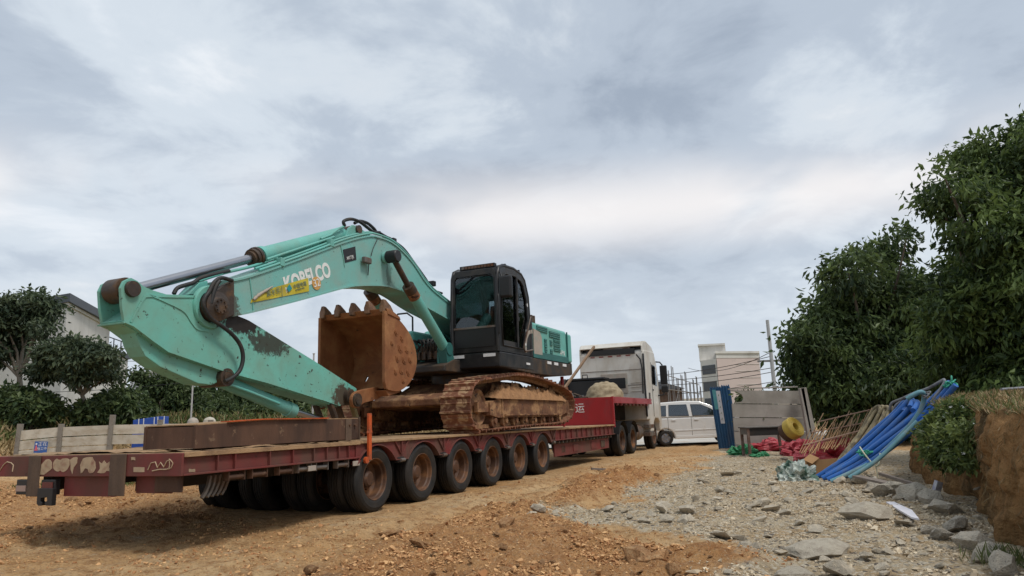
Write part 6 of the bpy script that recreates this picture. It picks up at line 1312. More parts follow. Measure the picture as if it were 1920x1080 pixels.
# flowering shrub hanging on the bank
sh = thing('flowering_shrub', 'leafy green shrub with small white flowers hanging on the earth bank', 'shrub', (6.3, 9.9, 0.5))
me = crown(L_S, 15000, 0.075, 0.032, 401, clump=0.075, per=10, shell=(0.3, 1.05), droop=0.4); me.transform(Matrix.Translation((-6.3, -9.9, -0.5))); m['leaf_s'] = leaf_mat('shrub_leaf', (0.035, 0.065, 0.02), (0.19, 0.24, 0.07), 0.35); link('foliage', me, m['leaf_s'], sh)
fb = MB(); fr = random.Random(5)
m['petal'] = M('white_petal', (0.75, 0.76, 0.72), 0.7, var=0.05, bump=0)
pet = MB()
for k in range(6):
    a = k*math.pi/3; pet.add([(0, 0, 0), (0.012*math.cos(a-.4), 0.012*math.sin(a-.4), 0.003), (0.020*math.cos(a), 0.020*math.sin(a), 0.005), (0.012*math.cos(a+.4), 0.012*math.sin(a+.4), 0.003)], [(0, 1, 2, 3)])
pme = pet.mesh('flower'); pme.materials.append(m['petal'])
for k in range(115):
    l = fr.choice(L_S); d = Vector((fr.gauss(-.3, 1), fr.gauss(-.8, 1), fr.gauss(.1, 1))).normalized(); p = Vector(l[:3])+d*l[3]*1.08-Vector((6.3, 9.9, 0.5))
    o = link('flower', pme, None, sh, p, d.to_track_quat('Z', 'Y').to_euler(), (fr.uniform(1.0, 1.7),)*3)
for k in range(7):
    l = L_S[k % len(L_S)]; b = MB(); e = Vector(l[:3])-Vector((6.3, 9.9, 0.5)); b.tube([(0.45, 0.2, 0.75), e*0.5+Vector((0.1, 0.1, 0.4)), e], [0.02, 0.014, 0.006], 6); b.build('stem', m['bark'], sh)

# ---------------------------------------------------------------- grey plank wall, blue gate leaf, desk
w0 = Vector((7.428,25.200,0.135)); w1 = Vector((9.818,25.000,0.132)); wt0 = (7.613,25.200,2.156)[2]; wt1 = (10.029,25.000,2.045)[2]
wall = thing('plank_wall', 'grey concrete plank wall with a broken corner beside the blue gate leaf', 'wall', (w0.x, w0.y, 0)); wo_ = (w0.x, w0.y, 0)
for r in range(5):
    za = wt0-0.03-0.47*(r+1); zb = wt1-0.03-0.47*(r+1); x0, x1 = w0.x+0.1, w1.x+0.22; h = 0.452
    if r == 0: prof_ = [(x0, za), (x0+0.36, za+0.05), (x0+0.42, za+0.16), (x0+0.36, za+0.30), (x0+0.18, za+0.40), (x0, za+0.42), (x0, za+h), (x1, zb+h), (x1, zb)]
    else: prof_ = [(x0, za), (x0, za+h), (x1, zb+h), (x1, zb)]
    if za < -0.3: prof_ = [(p[0], max(p[1], -0.05)) for p in prof_]
    b = MB(); b.prism(prof_, w0.y-0.04+0.012*r, w0.y+0.03+0.012*r); b.build('plank', m['conc_d'], wall, wo_)
b = MB(); b.box((w0.x+0.02, w0.y-0.06, wt0-0.028), (w1.x+0.05, w0.y+0.05, wt0+0.015)); b.build('coping', m['conc_d'], wall, wo_)
for (dx, lean, wd) in ((0.02, -0.07, 0.16), (0.16, -0.11, 0.20)):
    b = MB(); b.obox((w1.x+dx+0.18, w1.y-0.1, 0), (w1.x+dx+0.18+lean*2, w1.y-0.1, wt1+0.05), wd, 0.16, (0, 1, 0)); b.build('post', m['conc_d'], wall, wo_, bevel=0.01)
g0 = Vector((7.649,27.600,0.001)); g1 = Vector((8.250,27.200,-0.024)); gt = (8.104,27.400,2.338)[2]
gate = thing('gate_leaf', 'blue corrugated metal gate leaf with white paper notices', 'gate', (g0.x, g0.y, 0)); go_ = (g0.x, g0.y, 0)
m['blue_sheet'] = M('blue_corrugated_sheet', (0.030, 0.105, 0.22), 0.5, var=0.12, dirt=(0.12, 0.12, 0.12), damt=0.34, dscale=2.5, dstr=(1, 1, .3), spot=(0.1, 0.05, 0.03), samt=0.68)
rows = []; nn__ = 60; lean = -0.16
for k in range(nn__+1):
    t = k/nn__; off = 0.022*max(-1, min(1, 2.2*math.sin(t*2*math.pi*7))); tz = gt+0.03*math.sin(k*0.9)+(0.03 if t > 0.55 else -0.02)
    rows.append([(g0.x+(g1.x-g0.x)*t+lean*s, g0.y+(g1.y-g0.y)*t+off, 0.02+(tz-0.02)*s) for s in (0, 0.5, 1)])
b = MB(); b.sheet(rows, False); o = b.build('sheet', m['blue_sheet'], gate, go_); md = o.modifiers.new('s', 'SOLIDIFY'); md.thickness = 0.006
for t in (0.0, 1.0):
    x = g0.x+(g1.x-g0.x)*t; y = g0.y+(g1.y-g0.y)*t+0.05; b = MB(); b.obox((x, y, 0), (x+lean, y, gt-0.03), 0.06, 0.05); b.build('frame_tube', m['blue_sheet'], gate, go_)
def onleaf(t, s, e=0.035): return (g0.x+(g1.x-g0.x)*t+lean*s, g0.y+(g1.y-g0.y)*t-e, 0.02+(gt-0.02)*s)
def notice(t0, t1, s0, s1, mt, e=0.035):
    b = MB(); vv = [onleaf(t0, s0, e), onleaf(t1, s0, e), onleaf(t1, s1, e), onleaf(t0, s1, e)]; vv += [(p[0], p[1]+0.003, p[2]) for p in vv]
    b.add(vv, [(0, 1, 2, 3), (7, 6, 5, 4), (0, 4, 5, 1), (1, 5, 6, 2), (2, 6, 7, 3), (3, 7, 4, 0)]); return b.build('notice', mt, gate, go_)
m['cyan'] = M('cyan_poster', (0.10, 0.33, 0.36), 0.6, var=0.1, vscale=8, bump=0); m['paper'] = M('white_paper', (0.60, 0.61, 0.64), 0.7, var=0.08, vscale=6, bump=0)
notice(0.04, 0.24, 0.63, 0.95, m['cyan'], 0.034); notice(0.24, 0.46, 0.40, 0.93, m['paper'], 0.037)
for k in range(5):
    p = onleaf(0.35, 0.86-0.095*k, 0.041); b = MB(); b.box((p[0]-0.035, p[1]-0.002, p[2]-0.035), (p[0]+0.035, p[1], p[2]-0.012)); b.box((p[0]-0.01, p[1]-0.002, p[2]-0.012), (p[0]+0.01, p[1], p[2]+0.035)); b.build('printed_mark', m['ink'], gate, go_)
t0_ = Vector((7.032,22.285,0.000)); t1_ = Vector((8.123,22.512,0.000))
desk = thing('desk', 'old grey wooden desk with a dark apron standing before the plank wall', 'table', ((t0_.x+t1_.x)/2, (t0_.y+t1_.y)/2, 0), R(3)); dw = (t1_.x-t0_.x)/2+0.06
m['desk'] = M('weathered_desk', (0.12, 0.11, 0.10), 0.8, var=0.2, vscale=5, dirt=(0.22, 0.20, 0.18), damt=0.35, dscale=4)
m['desk_leg'] = M('brown_desk_leg', (0.13, 0.075, 0.055), 0.8, var=0.2, vscale=6, dirt=(0.2, 0.17, 0.15), damt=0.4, dscale=6)
b = MB(); b.box((-dw-0.05, -0.33, 0.85), (dw+0.05, 0.33, 0.885)); b.build('top', m['desk'], desk, bevel=0.006)
b = MB(); b.box((-dw, -0.29, 0.62), (dw, -0.265, 0.848)); b.build('apron', m['chassis'], desk); b = MB(); b.box((-dw, 0.265, 0.66), (dw, 0.29, 0.848)); b.build('apron', m['desk'], desk)
for sx_ in (-1, 1):
    b = MB(); b.box((sx_*dw-0.012, -0.262, 0.66), (sx_*dw+0.012, 0.262, 0.848)); b.build('apron', m['desk'], desk)
    for sy_ in (-1, 1):
        b = MB(); b.obox((sx_*(dw-0.03)+(0.05 if sx_ > 0 else 0), sy_*0.27, 0), (sx_*(dw-0.03), sy_*0.27, 0.845), 0.075, 0.075, (0, 1, 0)); b.build('leg', m['desk_leg'], desk, bevel=0.005)

# ---------------------------------------------------------------- sheeting, netting, bags
m['red_sheet'] = M('red_plastic_sheet', (0.36, 0.035, 0.05), 0.42, var=0.15, vscale=3, dirt=(0.45, 0.12, 0.13), damt=0.4, dscale=4, bump=0.5, bscale=14, bdist=0.03)
m['green_net'] = M('green_netting', (0.03, 0.22, 0.09), 0.6, var=0.3, vscale=12, dirt=(0.10, 0.33, 0.18), damt=0.45, dscale=12, bump=0.8, bscale=30, bdist=0.03)
m['sack'] = M('pale_green_sack', (0.50, 0.54, 0.49), 0.6, var=0.15, vscale=5, dirt=(0.07, 0.13, 0.10), damt=0.47, dscale=5, dsharp=0.06, bump=0.6, bscale=14, bdist=0.03)
m['straw'] = M('dry_straw', (0.28, 0.20, 0.10), 0.9, var=0.3, vscale=10, bump=1, bscale=40, bdist=0.03)
def G3(p, z=None): return (p[0], p[1], hz(p[0], p[1])-0.02 if z is None else z)
lump('plastic_sheet', 'crumpled red plastic sheeting under and behind the grey desk', 'plastic sheet', G3((8.748,24.758,0.000)), (0.95, 0.55, 0.36), m['red_sheet'], 2, 0.45)
lump('plastic_sheet', 'red plastic sheeting folded over at the foot of the bamboo screen', 'plastic sheet', G3((8.034,18.768,0.000)), (0.95, 0.75, 0.55), m['red_sheet'], 3, 0.40)
lump('plastic_sheet', 'low red plastic sheeting between the desk and the yellow hose drum', 'plastic sheet', G3((8.617,22.141,0.000)), (0.65, 0.5, 0.42), m['red_sheet'], 4, 0.45)
lump('green_netting', 'heap of bright green netting at the foot of the blue gate leaf', 'netting', G3((7.111,23.272,0.000)), (0.42, 0.3, 0.28), m['green_net'], 5, 0.7)
lump('green_netting', 'small tuft of bright green netting under the grey desk', 'netting', G3((7.346,22.060,0.000)), (0.30, 0.18, 0.12), m['green_net'], 6, 0.7)
lump('sack', 'crumpled white and green sack lying by the cardboard box', 'sack', G3((5.363,14.203,0.000)), (0.36, 0.30, 0.34), m['sack'], 7, 0.5)
lump('straw_heap', 'dry straw heap behind the pale hose coils', 'straw', G3((12.508,26.778,0.000)), (1.1, 0.9, 0.85), m['straw'], 8, 0.35)
cbx = Vector((6.139,14.793,0.000)); box_ = thing('cardboard_box', 'flattened brown cardboard box leaning behind the sack', 'box', (cbx.x, cbx.y+0.15, hz(cbx.x, cbx.y)), R(-8))
m['card'] = M('cardboard', (0.30, 0.17, 0.075), 0.85, var=0.12, vscale=4, bump=0.1)
b = MB(); b.prism([(-0.28, 0.02), (0.30, 0.02), (0.34, 0.36), (0.05, 0.34), (-0.24, 0.40)], -0.01, 0.01); b.build('side', m['card'], box_); b = MB(); b.obox((-0.24, 0.0, 0.40), (-0.10, -0.12, 0.32), 0.012, 0.26, (1, 0, 0)); b.build('flap', m['card'], box_); b = MB(); b.prism([(-0.28, 0.0), (0.28, 0.0), (0.30, 0.25), (-0.26, 0.3)], 0.25, 0.27); b.build('side', m['card'], box_)
# yellow flat-hose drum
yc = Vector((7.333,19.300,0.864)); yd = thing('hose_drum', 'yellow roll of flat hose resting on the red sheeting', 'hose roll', (yc.x, yc.y, 0.42))
m['yellow'] = M('yellow_hose', (0.45, 0.32, 0.055), 0.6, var=0.12, vscale=6, dirt=(0.30, 0.2, 0.07), damt=0.35, dscale=8)
b = MB(); ax = Vector((0.45, -0.75, 0.45)).normalized(); pc = (0, 0, yc.z-0.42)
b.lathe([(0.10, -0.02), (0.10, 0.10)], pc, ax, 24); 
for k in range(7): r0_ = 0.10+0.025*k; b.lathe([(r0_, 0.10+0.004*(k % 2)), (r0_+0.012, 0.112), (r0_+0.025, 0.10+0.004*(k % 2))], pc, ax, 28)
b.lathe([(0.275, 0.10), (0.285, 0.08), (0.285, -0.10), (0.27, -0.12), (0.10, -0.12), (0.10, 0.0)], pc, ax, 32); b.build('hose_roll', m['yellow'], yd)
b = MB(); b.lathe([(0.22, -0.13), (0.25, -0.30), (0.10, -0.34), (0, -0.34)], pc, ax, 24); b.build('core', m['ramp'], yd)
# bamboo screen lying over the sheeting
s0_ = Vector((6.862,17.400,0.288)); s1_ = Vector((8.901,19.200,0.963)); scr = thing('bamboo_screen', 'broken bamboo screen of thin slanting canes on the red sheeting', 'bamboo screen', (s0_.x, s0_.y, hz(s0_.x, s0_.y)))
m['cane'] = M('bamboo_cane', (0.27, 0.155, 0.07), 0.7, var=0.25, vscale=8, rnd=0.4)
along = Vector((8.700,19.000,0.998))-Vector((7.237,18.600,0.807)); upd = Vector((8.094,19.400,1.075))-Vector((6.638,17.200,0.353)); base_ = Vector((6.638,17.200,0.353))
for k in range(36):
    t = k/35+random.uniform(-.012, .012); p = base_+along*t*1.05; e = p+upd*random.uniform(0.55, 1.15)+Vector((random.uniform(-.16, .16), random.uniform(-.1, .1), random.uniform(-.10, .10)))
    p = p-upd*random.uniform(0, 0.15); b = MB(); b.tube([p-scr.location, (p+e)/2-scr.location+Vector((0, 0, random.uniform(-.02, .03))), e-scr.location], random.uniform(0.008, 0.014), 6); b.build('cane', m['cane'], scr)
m['slat_pink'] = M('faded_timber_slat', (0.33, 0.20, 0.14), 0.8, var=0.2, vscale=5)
for s in (0.18, 0.55, 0.88):
    p = base_+upd*s+Vector((0, -0.03, 0.02)); e = p+along*1.1+Vector((0, 0, random.uniform(-.05, .08))); b = MB(); b.obox(tuple(p-scr.location), tuple(e-scr.location), 0.07, 0.02); b.build('slat', m['slat_pink'], scr)

# ---------------------------------------------------------------- pipes and hoses leaning on the bank
m['pipe'] = M('blue_pipe', (0.012, 0.10, 0.36), 0.42, var=0.18, vscale=3, dirt=(0.09, 0.14, 0.22), damt=0.38, dscale=3, rnd=0.12)
m['pipe_teal'] = M('pale_teal_hose', (0.12, 0.27, 0.32), 0.6, var=0.2, vscale=4, dirt=(0.25, 0.27, 0.25), damt=0.4, dscale=4)
m['hose_tan'] = M('dirty_tan_hose', (0.23, 0.19, 0.11), 0.75, var=0.2, vscale=6, dirt=(0.10, 0.085, 0.06), damt=0.48, dscale=7, rnd=0.35)
m['hose_grey'] = M('grey_hose', (0.20, 0.21, 0.23), 0.6, var=0.15, vscale=5, dirt=(0.10, 0.09, 0.08), damt=0.4, dscale=6)
def cm3(p, n=7):
    p = [np.array(q, float) for q in p]; out = []
    for i in range(len(p)-1):
        a, b_, c, d_ = p[max(i-1, 0)], p[i], p[i+1], p[min(i+2, len(p)-1)]
        for t in np.linspace(0, 1, n, endpoint=False): out.append(tuple(0.5*((2*b_)+(-a+c)*t+(2*a-5*b_+4*c-d_)*t*t+(-a+3*b_-3*c+d_)*t**3)))
    return out+[tuple(p[-1])]
def hose(name, pts, r, mt, label, cat, group=None):
    b = MB(); pts = cm3(pts); o0 = Vector(pts[0]); b.tube([Vector(p)-o0 for p in pts], r, 9); return tag(b.build(name, m[mt], None, loc=o0), label, cat, group)
LONG = ([(5.775,14.000,0.031), (6.308,13.800,0.331), (6.759,13.500,0.716), (7.214,13.200,1.126), (7.536,13.000,1.464), (7.681,12.800,1.687)],
        [(5.789,13.800,0.017), (6.331,13.600,0.312), (6.782,13.300,0.701), (7.195,13.000,1.088), (7.491,12.800,1.431), (7.623,12.600,1.661)],
        [(5.811,13.600,0.013), (6.361,13.400,0.294), (6.792,13.100,0.688), (7.232,12.900,1.068), (7.505,12.700,1.409), (7.614,12.500,1.628)])
LONG = LONG+([(5.990,14.300,0.072), (6.470,14.000,0.393), (6.917,13.700,0.764), (7.316,13.300,1.181), (7.581,13.000,1.510), (7.662,12.700,1.711)], [(5.859,13.500,0.048), (6.388,13.300,0.355), (6.843,13.000,0.745), (7.237,12.800,1.105), (7.467,12.600,1.426), (7.584,12.400,1.652)])
for P in LONG: hose('pipe', P, 0.050, 'pipe', 'long blue plastic pipe leaning up onto the earth bank', 'pipe', 'long blue pipes on the bank')
SHORT = ([(5.872,14.400,0.038), (6.400,14.200,0.406), (6.870,14.000,0.809), (7.283,13.800,1.227), (7.448,13.700,1.420), (7.464,13.600,1.417), (7.289,13.400,1.300)],
         [(5.900,14.200,0.022), (6.427,14.000,0.375), (6.889,13.800,0.783), (7.293,13.600,1.195), (7.435,13.500,1.385), (7.436,13.400,1.363), (7.230,13.200,1.241)])
SHORT = SHORT+([(5.857,14.500,0.001), (6.399,14.400,0.335), (6.910,14.200,0.835), (7.290,14.000,1.189), (7.449,13.900,1.385), (7.465,13.800,1.372), (7.320,13.700,1.225)],)
for P in SHORT: hose('pipe', P, 0.052, 'pipe', 'shorter blue plastic pipe bent over at its upper end', 'pipe', 'bent blue pipes')
hose('pipe', [(5.719,13.500,0.015), (6.366,13.300,0.337), (6.907,13.100,0.825), (7.208,13.000,1.182), (7.298,12.900,1.469), (7.179,12.800,1.564), (6.980,12.900,1.452)], 0.042, 'pipe_teal', 'pale teal hose curving back over the blue pipes', 'hose')
hose('pipe', [(5.833,13.000,0.115), (6.271,12.900,0.381), (6.742,12.800,0.790), (7.005,12.700,1.057)], 0.038, 'pipe_teal', 'thin dull teal hose lying under the blue pipes', 'hose')
TAN = [((6.338,14.800,0.107), (6.751,14.900,0.477), (7.156,15.000,0.889), (7.419,15.000,1.227), (7.549,14.900,1.341), (7.450,14.700,1.191), (7.069,14.500,0.762), (6.657,14.400,0.388)),
       ((6.404,14.700,0.133), (6.793,14.700,0.515), (7.219,14.800,0.943), (7.455,14.800,1.256), (7.544,14.700,1.326), (7.418,14.500,1.148), (7.029,14.300,0.727), (6.622,14.200,0.358)),
       ((6.246,14.500,0.089), (6.691,14.600,0.419), (7.174,14.600,0.862), (7.454,14.600,1.200), (7.525,14.500,1.312), (7.472,14.400,1.145), (7.089,14.200,0.768), (6.660,14.100,0.382)),
       ((6.356,15.000,0.072), (6.705,15.000,0.443), (7.106,15.100,0.814), (7.323,15.100,1.133), (7.454,15.000,1.324), (7.489,14.900,1.300), (7.289,14.800,0.983), (6.696,14.600,0.460))]
for P in TAN: hose('hose_coil', P, 0.036, 'hose_tan', 'dirty tan hose looped beside the blue pipes', 'hose', 'tan hose loops')
hose('hose_coil', [(7.374,14.300,1.272), (7.380,14.200,1.395), (7.473,14.000,1.468), (7.493,13.600,1.555), (7.559,13.200,1.634), (7.613,12.900,1.733), (7.635,12.800,1.764), (7.602,12.800,1.671), (7.398,12.900,1.371)], 0.026, 'hose_grey', 'thin grey hose draped over the tops of the pipes', 'hose')
hose('hose_coil', [(7.339,14.200,1.087), (7.382,14.100,1.330), (7.488,14.000,1.427), (7.431,13.800,1.343), (7.262,13.700,1.088)], 0.022, 'hose_grey', 'short grey hose loop hooked on the tan hoses', 'hose')
m['twine_g'] = M('green_twine', (0.04, 0.30, 0.20), 0.6, var=0.2, bump=0); m['twine_w'] = M('pale_twine', (0.45, 0.47, 0.36), 0.7, var=0.2, bump=0)
def tangle(name, c, r, n, mt, label, seed, th=0.012):
    rr = random.Random(seed); t = thing(name, label, 'twine', c); p = Vector(); pts = []
    for k in range(n):
        pts.append(Vector((rr.gauss(0, r), rr.gauss(0, r), rr.gauss(0, r*0.8))))
    b = MB(); b.tube(cm3(pts, 5), th, 5); b.build('strand', m[mt], t)
tangle('twine_knot', (7.626,12.600,1.679), 0.07, 26, 'twine_g', 'green twine knotted round the upper ends of the long blue pipes', 1, 0.014)
tangle('twine_knot', (6.449,13.500,0.534), 0.055, 18, 'twine_g', 'green twine knotted round the middle of the blue pipe bundle', 2)
tangle('twine_knot', (7.288,12.850,1.534), 0.045, 16, 'hose_grey', 'grey cord knotted round the bend of the pale teal hose', 3)
hose('twine', [(6.275,13.400,0.620), (6.244,13.200,0.515), (6.293,13.100,0.379), (6.329,13.000,0.300), (6.392,13.000,0.353), (6.482,13.100,0.512)], 0.013, 'twine_w', 'pale twine hanging in a loop from the blue pipes', 'twine')
hose('twine', [(6.322,13.000,0.319), (6.336,13.000,0.208), (6.333,13.000,0.117)], 0.009, 'twine_w', 'loose end of pale twine dangling to the plank', 'twine')

# ---------------------------------------------------------------- planks, boards, paper
m['oldwood'] = M('weathered_wood', (0.20, 0.165, 0.14), 0.85, var=0.2, vscale=5, dirt=(0.11, 0.09, 0.075), damt=0.4, dscale=5, bump=0.3)
def board(name, p0, p1, wx, wy, mt, label, cat):
    p0 = Vector(p0); p1 = Vector(p1); b = MB(); b.obox((0, 0, 0), tuple(p1-p0), wx, wy); return tag(b.build(name, m[mt], None, loc=p0, bevel=0.004), label, cat)
board('plank', (5.693,12.400,0.192), (5.860,10.600,0.096), 0.16, 0.035, 'oldwood', 'long weathered plank lying across the stones below the blue pipes', 'plank')
board('plank', (6.338,12.900,0.178), (6.091,11.200,0.118), 0.06, 0.05, 'oldwood', 'narrow weathered batten lying beside the long plank', 'plank')
wb_ = [Vector((4.755,9.617,0.000)), Vector((4.845,9.591,0.000)), Vector((4.636,8.782,0.000)), Vector((4.338,8.092,0.000)), Vector((4.324,8.214,0.000)), Vector((4.547,8.947,0.000))]
wb_ = [Vector((p.x, p.y, 0.11)) for p in wb_]
c0 = sum(wb_, Vector())/6; b = MB(); vv = [tuple(p-c0) for p in wb_]+[tuple(p-c0-Vector((0, 0, 0.02))) for p in wb_]
b.add(vv, [(0, 1, 2, 3, 4, 5), (11, 10, 9, 8, 7, 6)]+[(i, (i+1) % 6, 6+(i+1) % 6, 6+i) for i in range(6)])
tag(b.build('board', M('white_board', (0.66, 0.65, 0.70), 0.5, var=0.03, bump=0.05), None, loc=c0), 'broken piece of white board beside the big concrete slab', 'board')
pc_ = Vector((5.830,10.300,0.191)); b = MB(); b.box((-0.05, -0.03, -0.09), (0.05, 0.03, 0.09)); tag(b.build('carton', M('carton_print', (0.55, 0.55, 0.60), 0.5, var=0.1, vscale=30, dirt=(0.25, 0.25, 0.38), damt=0.45, dscale=14), None, loc=pc_, rot=(0.2, 0.3, 0.3), bevel=0.004), 'small white drinks carton stuck on the earth bank', 'carton')
hose('rope', [(6.6, 9.8, 1.50), (7.2, 10.4, 1.52), (8.1, 10.7, 1.55), (9.4, 11.0, 1.58)], 0.018, 'hose_grey', 'thin grey cable lying on the grassy top of the bank', 'cable')
sb = Vector((2.093,18.221,0.000)); board('branch', (sb.x-0.28, sb.y, hz(sb.x-.28, sb.y)+0.03), (sb.x+0.30, sb.y+0.12, hz(sb.x+.3, sb.y+.12)+0.035), 0.07, 0.05, 'oldwood', 'dark broken stick lying on the orange lane beside the trailer', 'stick')

bq = Vector((8.397,26.000,1.802)); t = thing('bush', 'dark bush added for the shade behind the broken corner of the grey plank wall', 'bush', (bq.x, bq.y, 0))  # added bush, stands in for the shadowed space behind the wall hole
me = crown([(0.0, 0, bq.z, 0.28), (0.5, 0.1, bq.z-0.5, 0.4), (0.2, 0.1, bq.z-0.7, 0.4)], 3500, 0.16, 0.07, 555, clump=0.14, per=12); link('foliage', me, m['leaf_m'], t)
b = MB(); b.tube([(0.1, 0, -0.1), (0.2, 0, 0.8), (0.1, 0, bq.z)], [0.06, 0.05, 0.02], 7); b.build('stem', m['bark'], t)

# ---------------------------------------------------------------- stones and clods
def hull(seed, n=14, flat=0.65, sh=1.0):
    r = random.Random(seed); bm = bmesh.new()
    for k in range(n):
        v = Vector((r.gauss(0, 1), r.gauss(0, 1), r.gauss(0, 1))).normalized()*r.uniform(0.75, 1.0); bm.verts.new((v.x, v.y*r.uniform(.8, 1), v.z*flat))
    res = bmesh.ops.convex_hull(bm, input=bm.verts[:]); bmesh.ops.delete(bm, geom=[g for g in res['geom_interior'] if isinstance(g, bmesh.types.BMVert)], context='VERTS')
    bmesh.ops.triangulate(bm, faces=bm.faces[:]); me = bpy.data.meshes.new('rock'); bm.to_mesh(me); bm.free(); return me
m['rock'] = M('broken_rock', (0.42, 0.37, 0.29), 0.85, var=0.15, vscale=3, dirt=(0.54, 0.46, 0.34), damt=0.42, dscale=2.5, spot=(0.22, 0.155, 0.14), samt=0.62, sscale=6, rnd=0.25, bump=0.7, bscale=9, bdist=0.04)
m['rock_dark'] = M('grey_boulder', (0.37, 0.335, 0.275), 0.85, var=0.2, vscale=3, dirt=(0.46, 0.41, 0.33), damt=0.45, dscale=3, spot=(0.13, 0.125, 0.115), samt=0.60, sscale=6, rnd=0.2, bump=0.8, bscale=8, bdist=0.05)
m['clod'] = M('clay_clod', (0.35, 0.18, 0.075), 0.95, var=0.25, vscale=3, dirt=(0.48, 0.31, 0.16), damt=0.4, dscale=3, rnd=0.25, bump=0.9, bscale=9, bdist=0.05)
m['slab'] = M('concrete_slab_chunk', (0.38, 0.34, 0.27), 0.9, var=0.12, vscale=5, dirt=(0.27, 0.23, 0.18), damt=0.42, dscale=4, bump=0.8, bscale=22, bdist=0.02)
hulls = [hull(900+k, 13+k % 4, (0.55, 0.7, 0.85, 0.45)[k % 4]) for k in range(16)]
def rough_rock(seed, n=22, flat=0.7):
    me = hull(seed, n, flat); bm = bmesh.new(); bm.from_mesh(me); bmesh.ops.subdivide_edges(bm, edges=bm.edges[:], cuts=2, use_grid_fill=True)
    for v in bm.verts:
        c = v.co; v.co = c*(1+0.07*float(fbm(c.x*2+seed, c.y*2+c.z*3, 1.5, 3, seed % 50))+0.0)
    bm.to_mesh(me); bm.free(); return me
big = [rough_rock(700+k) for k in range(7)]
def place(name, me, mt, x, y, s, label, cat, group, sink=0.3, z=None, tilt=0.35):
    e = me.copy() if not me.materials else me
    if not me.materials: me.materials.append(mt)
    o = bpy.data.objects.new(name, me); COL.objects.link(o)
    if me.materials[0] != mt:
        o.material_slots[0].link = 'OBJECT'; o.material_slots[0].material = mt
    o.location = (x, y, (hz(x, y) if z is None else z)+s[2]*(0.65-sink)); o.scale = s; o.rotation_euler = (random.uniform(-tilt, tilt), random.uniform(-tilt, tilt), random.uniform(0, 6.28))
    return tag(o, label, cat, group)
# boulders lined up at the foot of the bank
BL = [((5.111,10.429,0.000), .24, 0), ((5.415,10.607,0.000), .24, 1), ((5.264,9.876,0.000), .30, 2), ((5.191,9.330,0.000), .26, 3), ((4.957,8.654,0.000), .26, 4), ((4.505,7.756,0.000), .22, 6), ((4.170,7.421,0.000), .16, 1), ((4.151,6.887,0.000), .22, 2), ((4.213,7.680,0.000), .15, 3), ((3.972,6.409,0.000), .2, 4), ((5.932,12.315,0.000), .24, 6), ((6.123,13.284,0.000), .2, 2), ((3.778,5.901,0.000), .2, 1)]
for p, s, k in BL: s *= 0.8; place('boulder', big[k], m['rock_dark'], p[0], p[1], (s*random.uniform(.9, 1.2), s, s*random.uniform(.75, .95)), 'grey angular boulder heaped at the foot of the earth bank', 'boulder', 'boulders along the bank', 0.2, tilt=0.6)
# concrete slab chunks
def slabrock(px, size, tilt, rz, label, seed):
    me = rough_rock(seed, 30, 0.42); o = link('concrete_slab', me, m['slab'], None, (px[0], px[1], hz(px[0], px[1])+size[2]*0.16), (*tilt, rz), size); return tag(o, label, 'slab')
slabrock((4.086,8.739,0.000), (.40, .30, .34), (0.20, 0.06), 0.25, 'large flat broken concrete slab lying next to the white board', 811)
slabrock((2.783,7.017,0.000), (.42, .30, .22), (0.05, -0.05), 0.6, 'low grey concrete slab half buried in gravel nearer the lane', 813)
slabrock((2.206,6.101,0.000), (.22, .14, .2), (0.1, 0.1), 0.3, 'pale squared concrete lump lying in the loose gravel', 815)
# named stones that stand out in the photograph
ST = [((2.259,10.032,0.000), .17), ((2.172,9.517,0.000), .14), ((1.951,10.117,0.000), .13), ((2.721,10.135,0.000), .09), ((2.226,8.157,0.000), .15), ((2.353,8.056,0.000), .12), ((3.383,10.432,0.000), .20), ((3.175,10.184,0.000), .14), ((3.329,9.849,0.000), .15), ((3.398,9.556,0.000), .12), ((3.423,12.576,0.000), .12), ((3.514,12.270,0.000), .10), ((2.037,9.256,0.000), .11), ((1.278,10.728,0.000), .11), ((1.747,9.839,0.000), .09), ((2.238,7.507,0.000), .10), ((4.649,11.872,0.000), .13), ((4.856,11.388,0.000), .14), ((4.738,10.683,0.000), .12), ((4.039,9.936,0.000), .10), ((4.417,9.827,0.000), .12), ((3.865,10.613,0.000), .10), ((3.244,8.639,0.000), .09), ((2.707,8.162,0.000), .08), ((5.839,13.401,0.000), .16), ((5.314,12.851,0.000), .13), ((1.406,9.563,0.000), .07), ((0.258,10.235,0.000), .15), ((0.144,10.046,0.000), .10), ((0.485,10.345,0.000), .08)]
for k, (p, s) in enumerate(ST): place('rock', hulls[k % 16] if k % 3 else big[k % 7], m['rock'], p[0], p[1], (s*random.uniform(.9, 1.3), s*random.uniform(.8, 1.1), s*random.uniform(.55, .85)), 'pale broken stone lying loose on the gravel', 'stone', 'loose stones on the gravel', 0.25)
CL = [((-1.440,8.156,0.000), .13), ((-0.129,8.413,0.000), .15), ((0.420,8.222,0.000), .10), ((-0.908,7.166,0.000), .09), ((-3.208,21.806,0.000), .0), ((1.054,6.693,0.000), .22), ((1.127,6.451,0.000), .16), ((-1.843,8.981,0.000), .08), ((-6.019,18.284,0.000), .0), ((-5.649,12.718,0.000), .10), ((-7.391,12.477,0.000), .12), ((-6.325,10.965,0.000), .10), ((-6.608,12.619,0.000), .09), ((-6.960,10.848,0.000), .11), ((-1.006,20.648,0.000), .0)]
for k, (p, s) in enumerate(CL):
    if s: place('clod', hulls[(k*5) % 16] if k % 2 else big[k % 7], m['clod'], p[0], p[1], (s*1.15, s, s*0.6), 'big dry lump of orange clay on the lane', 'clod', 'clay lumps on the lane', 0.35)
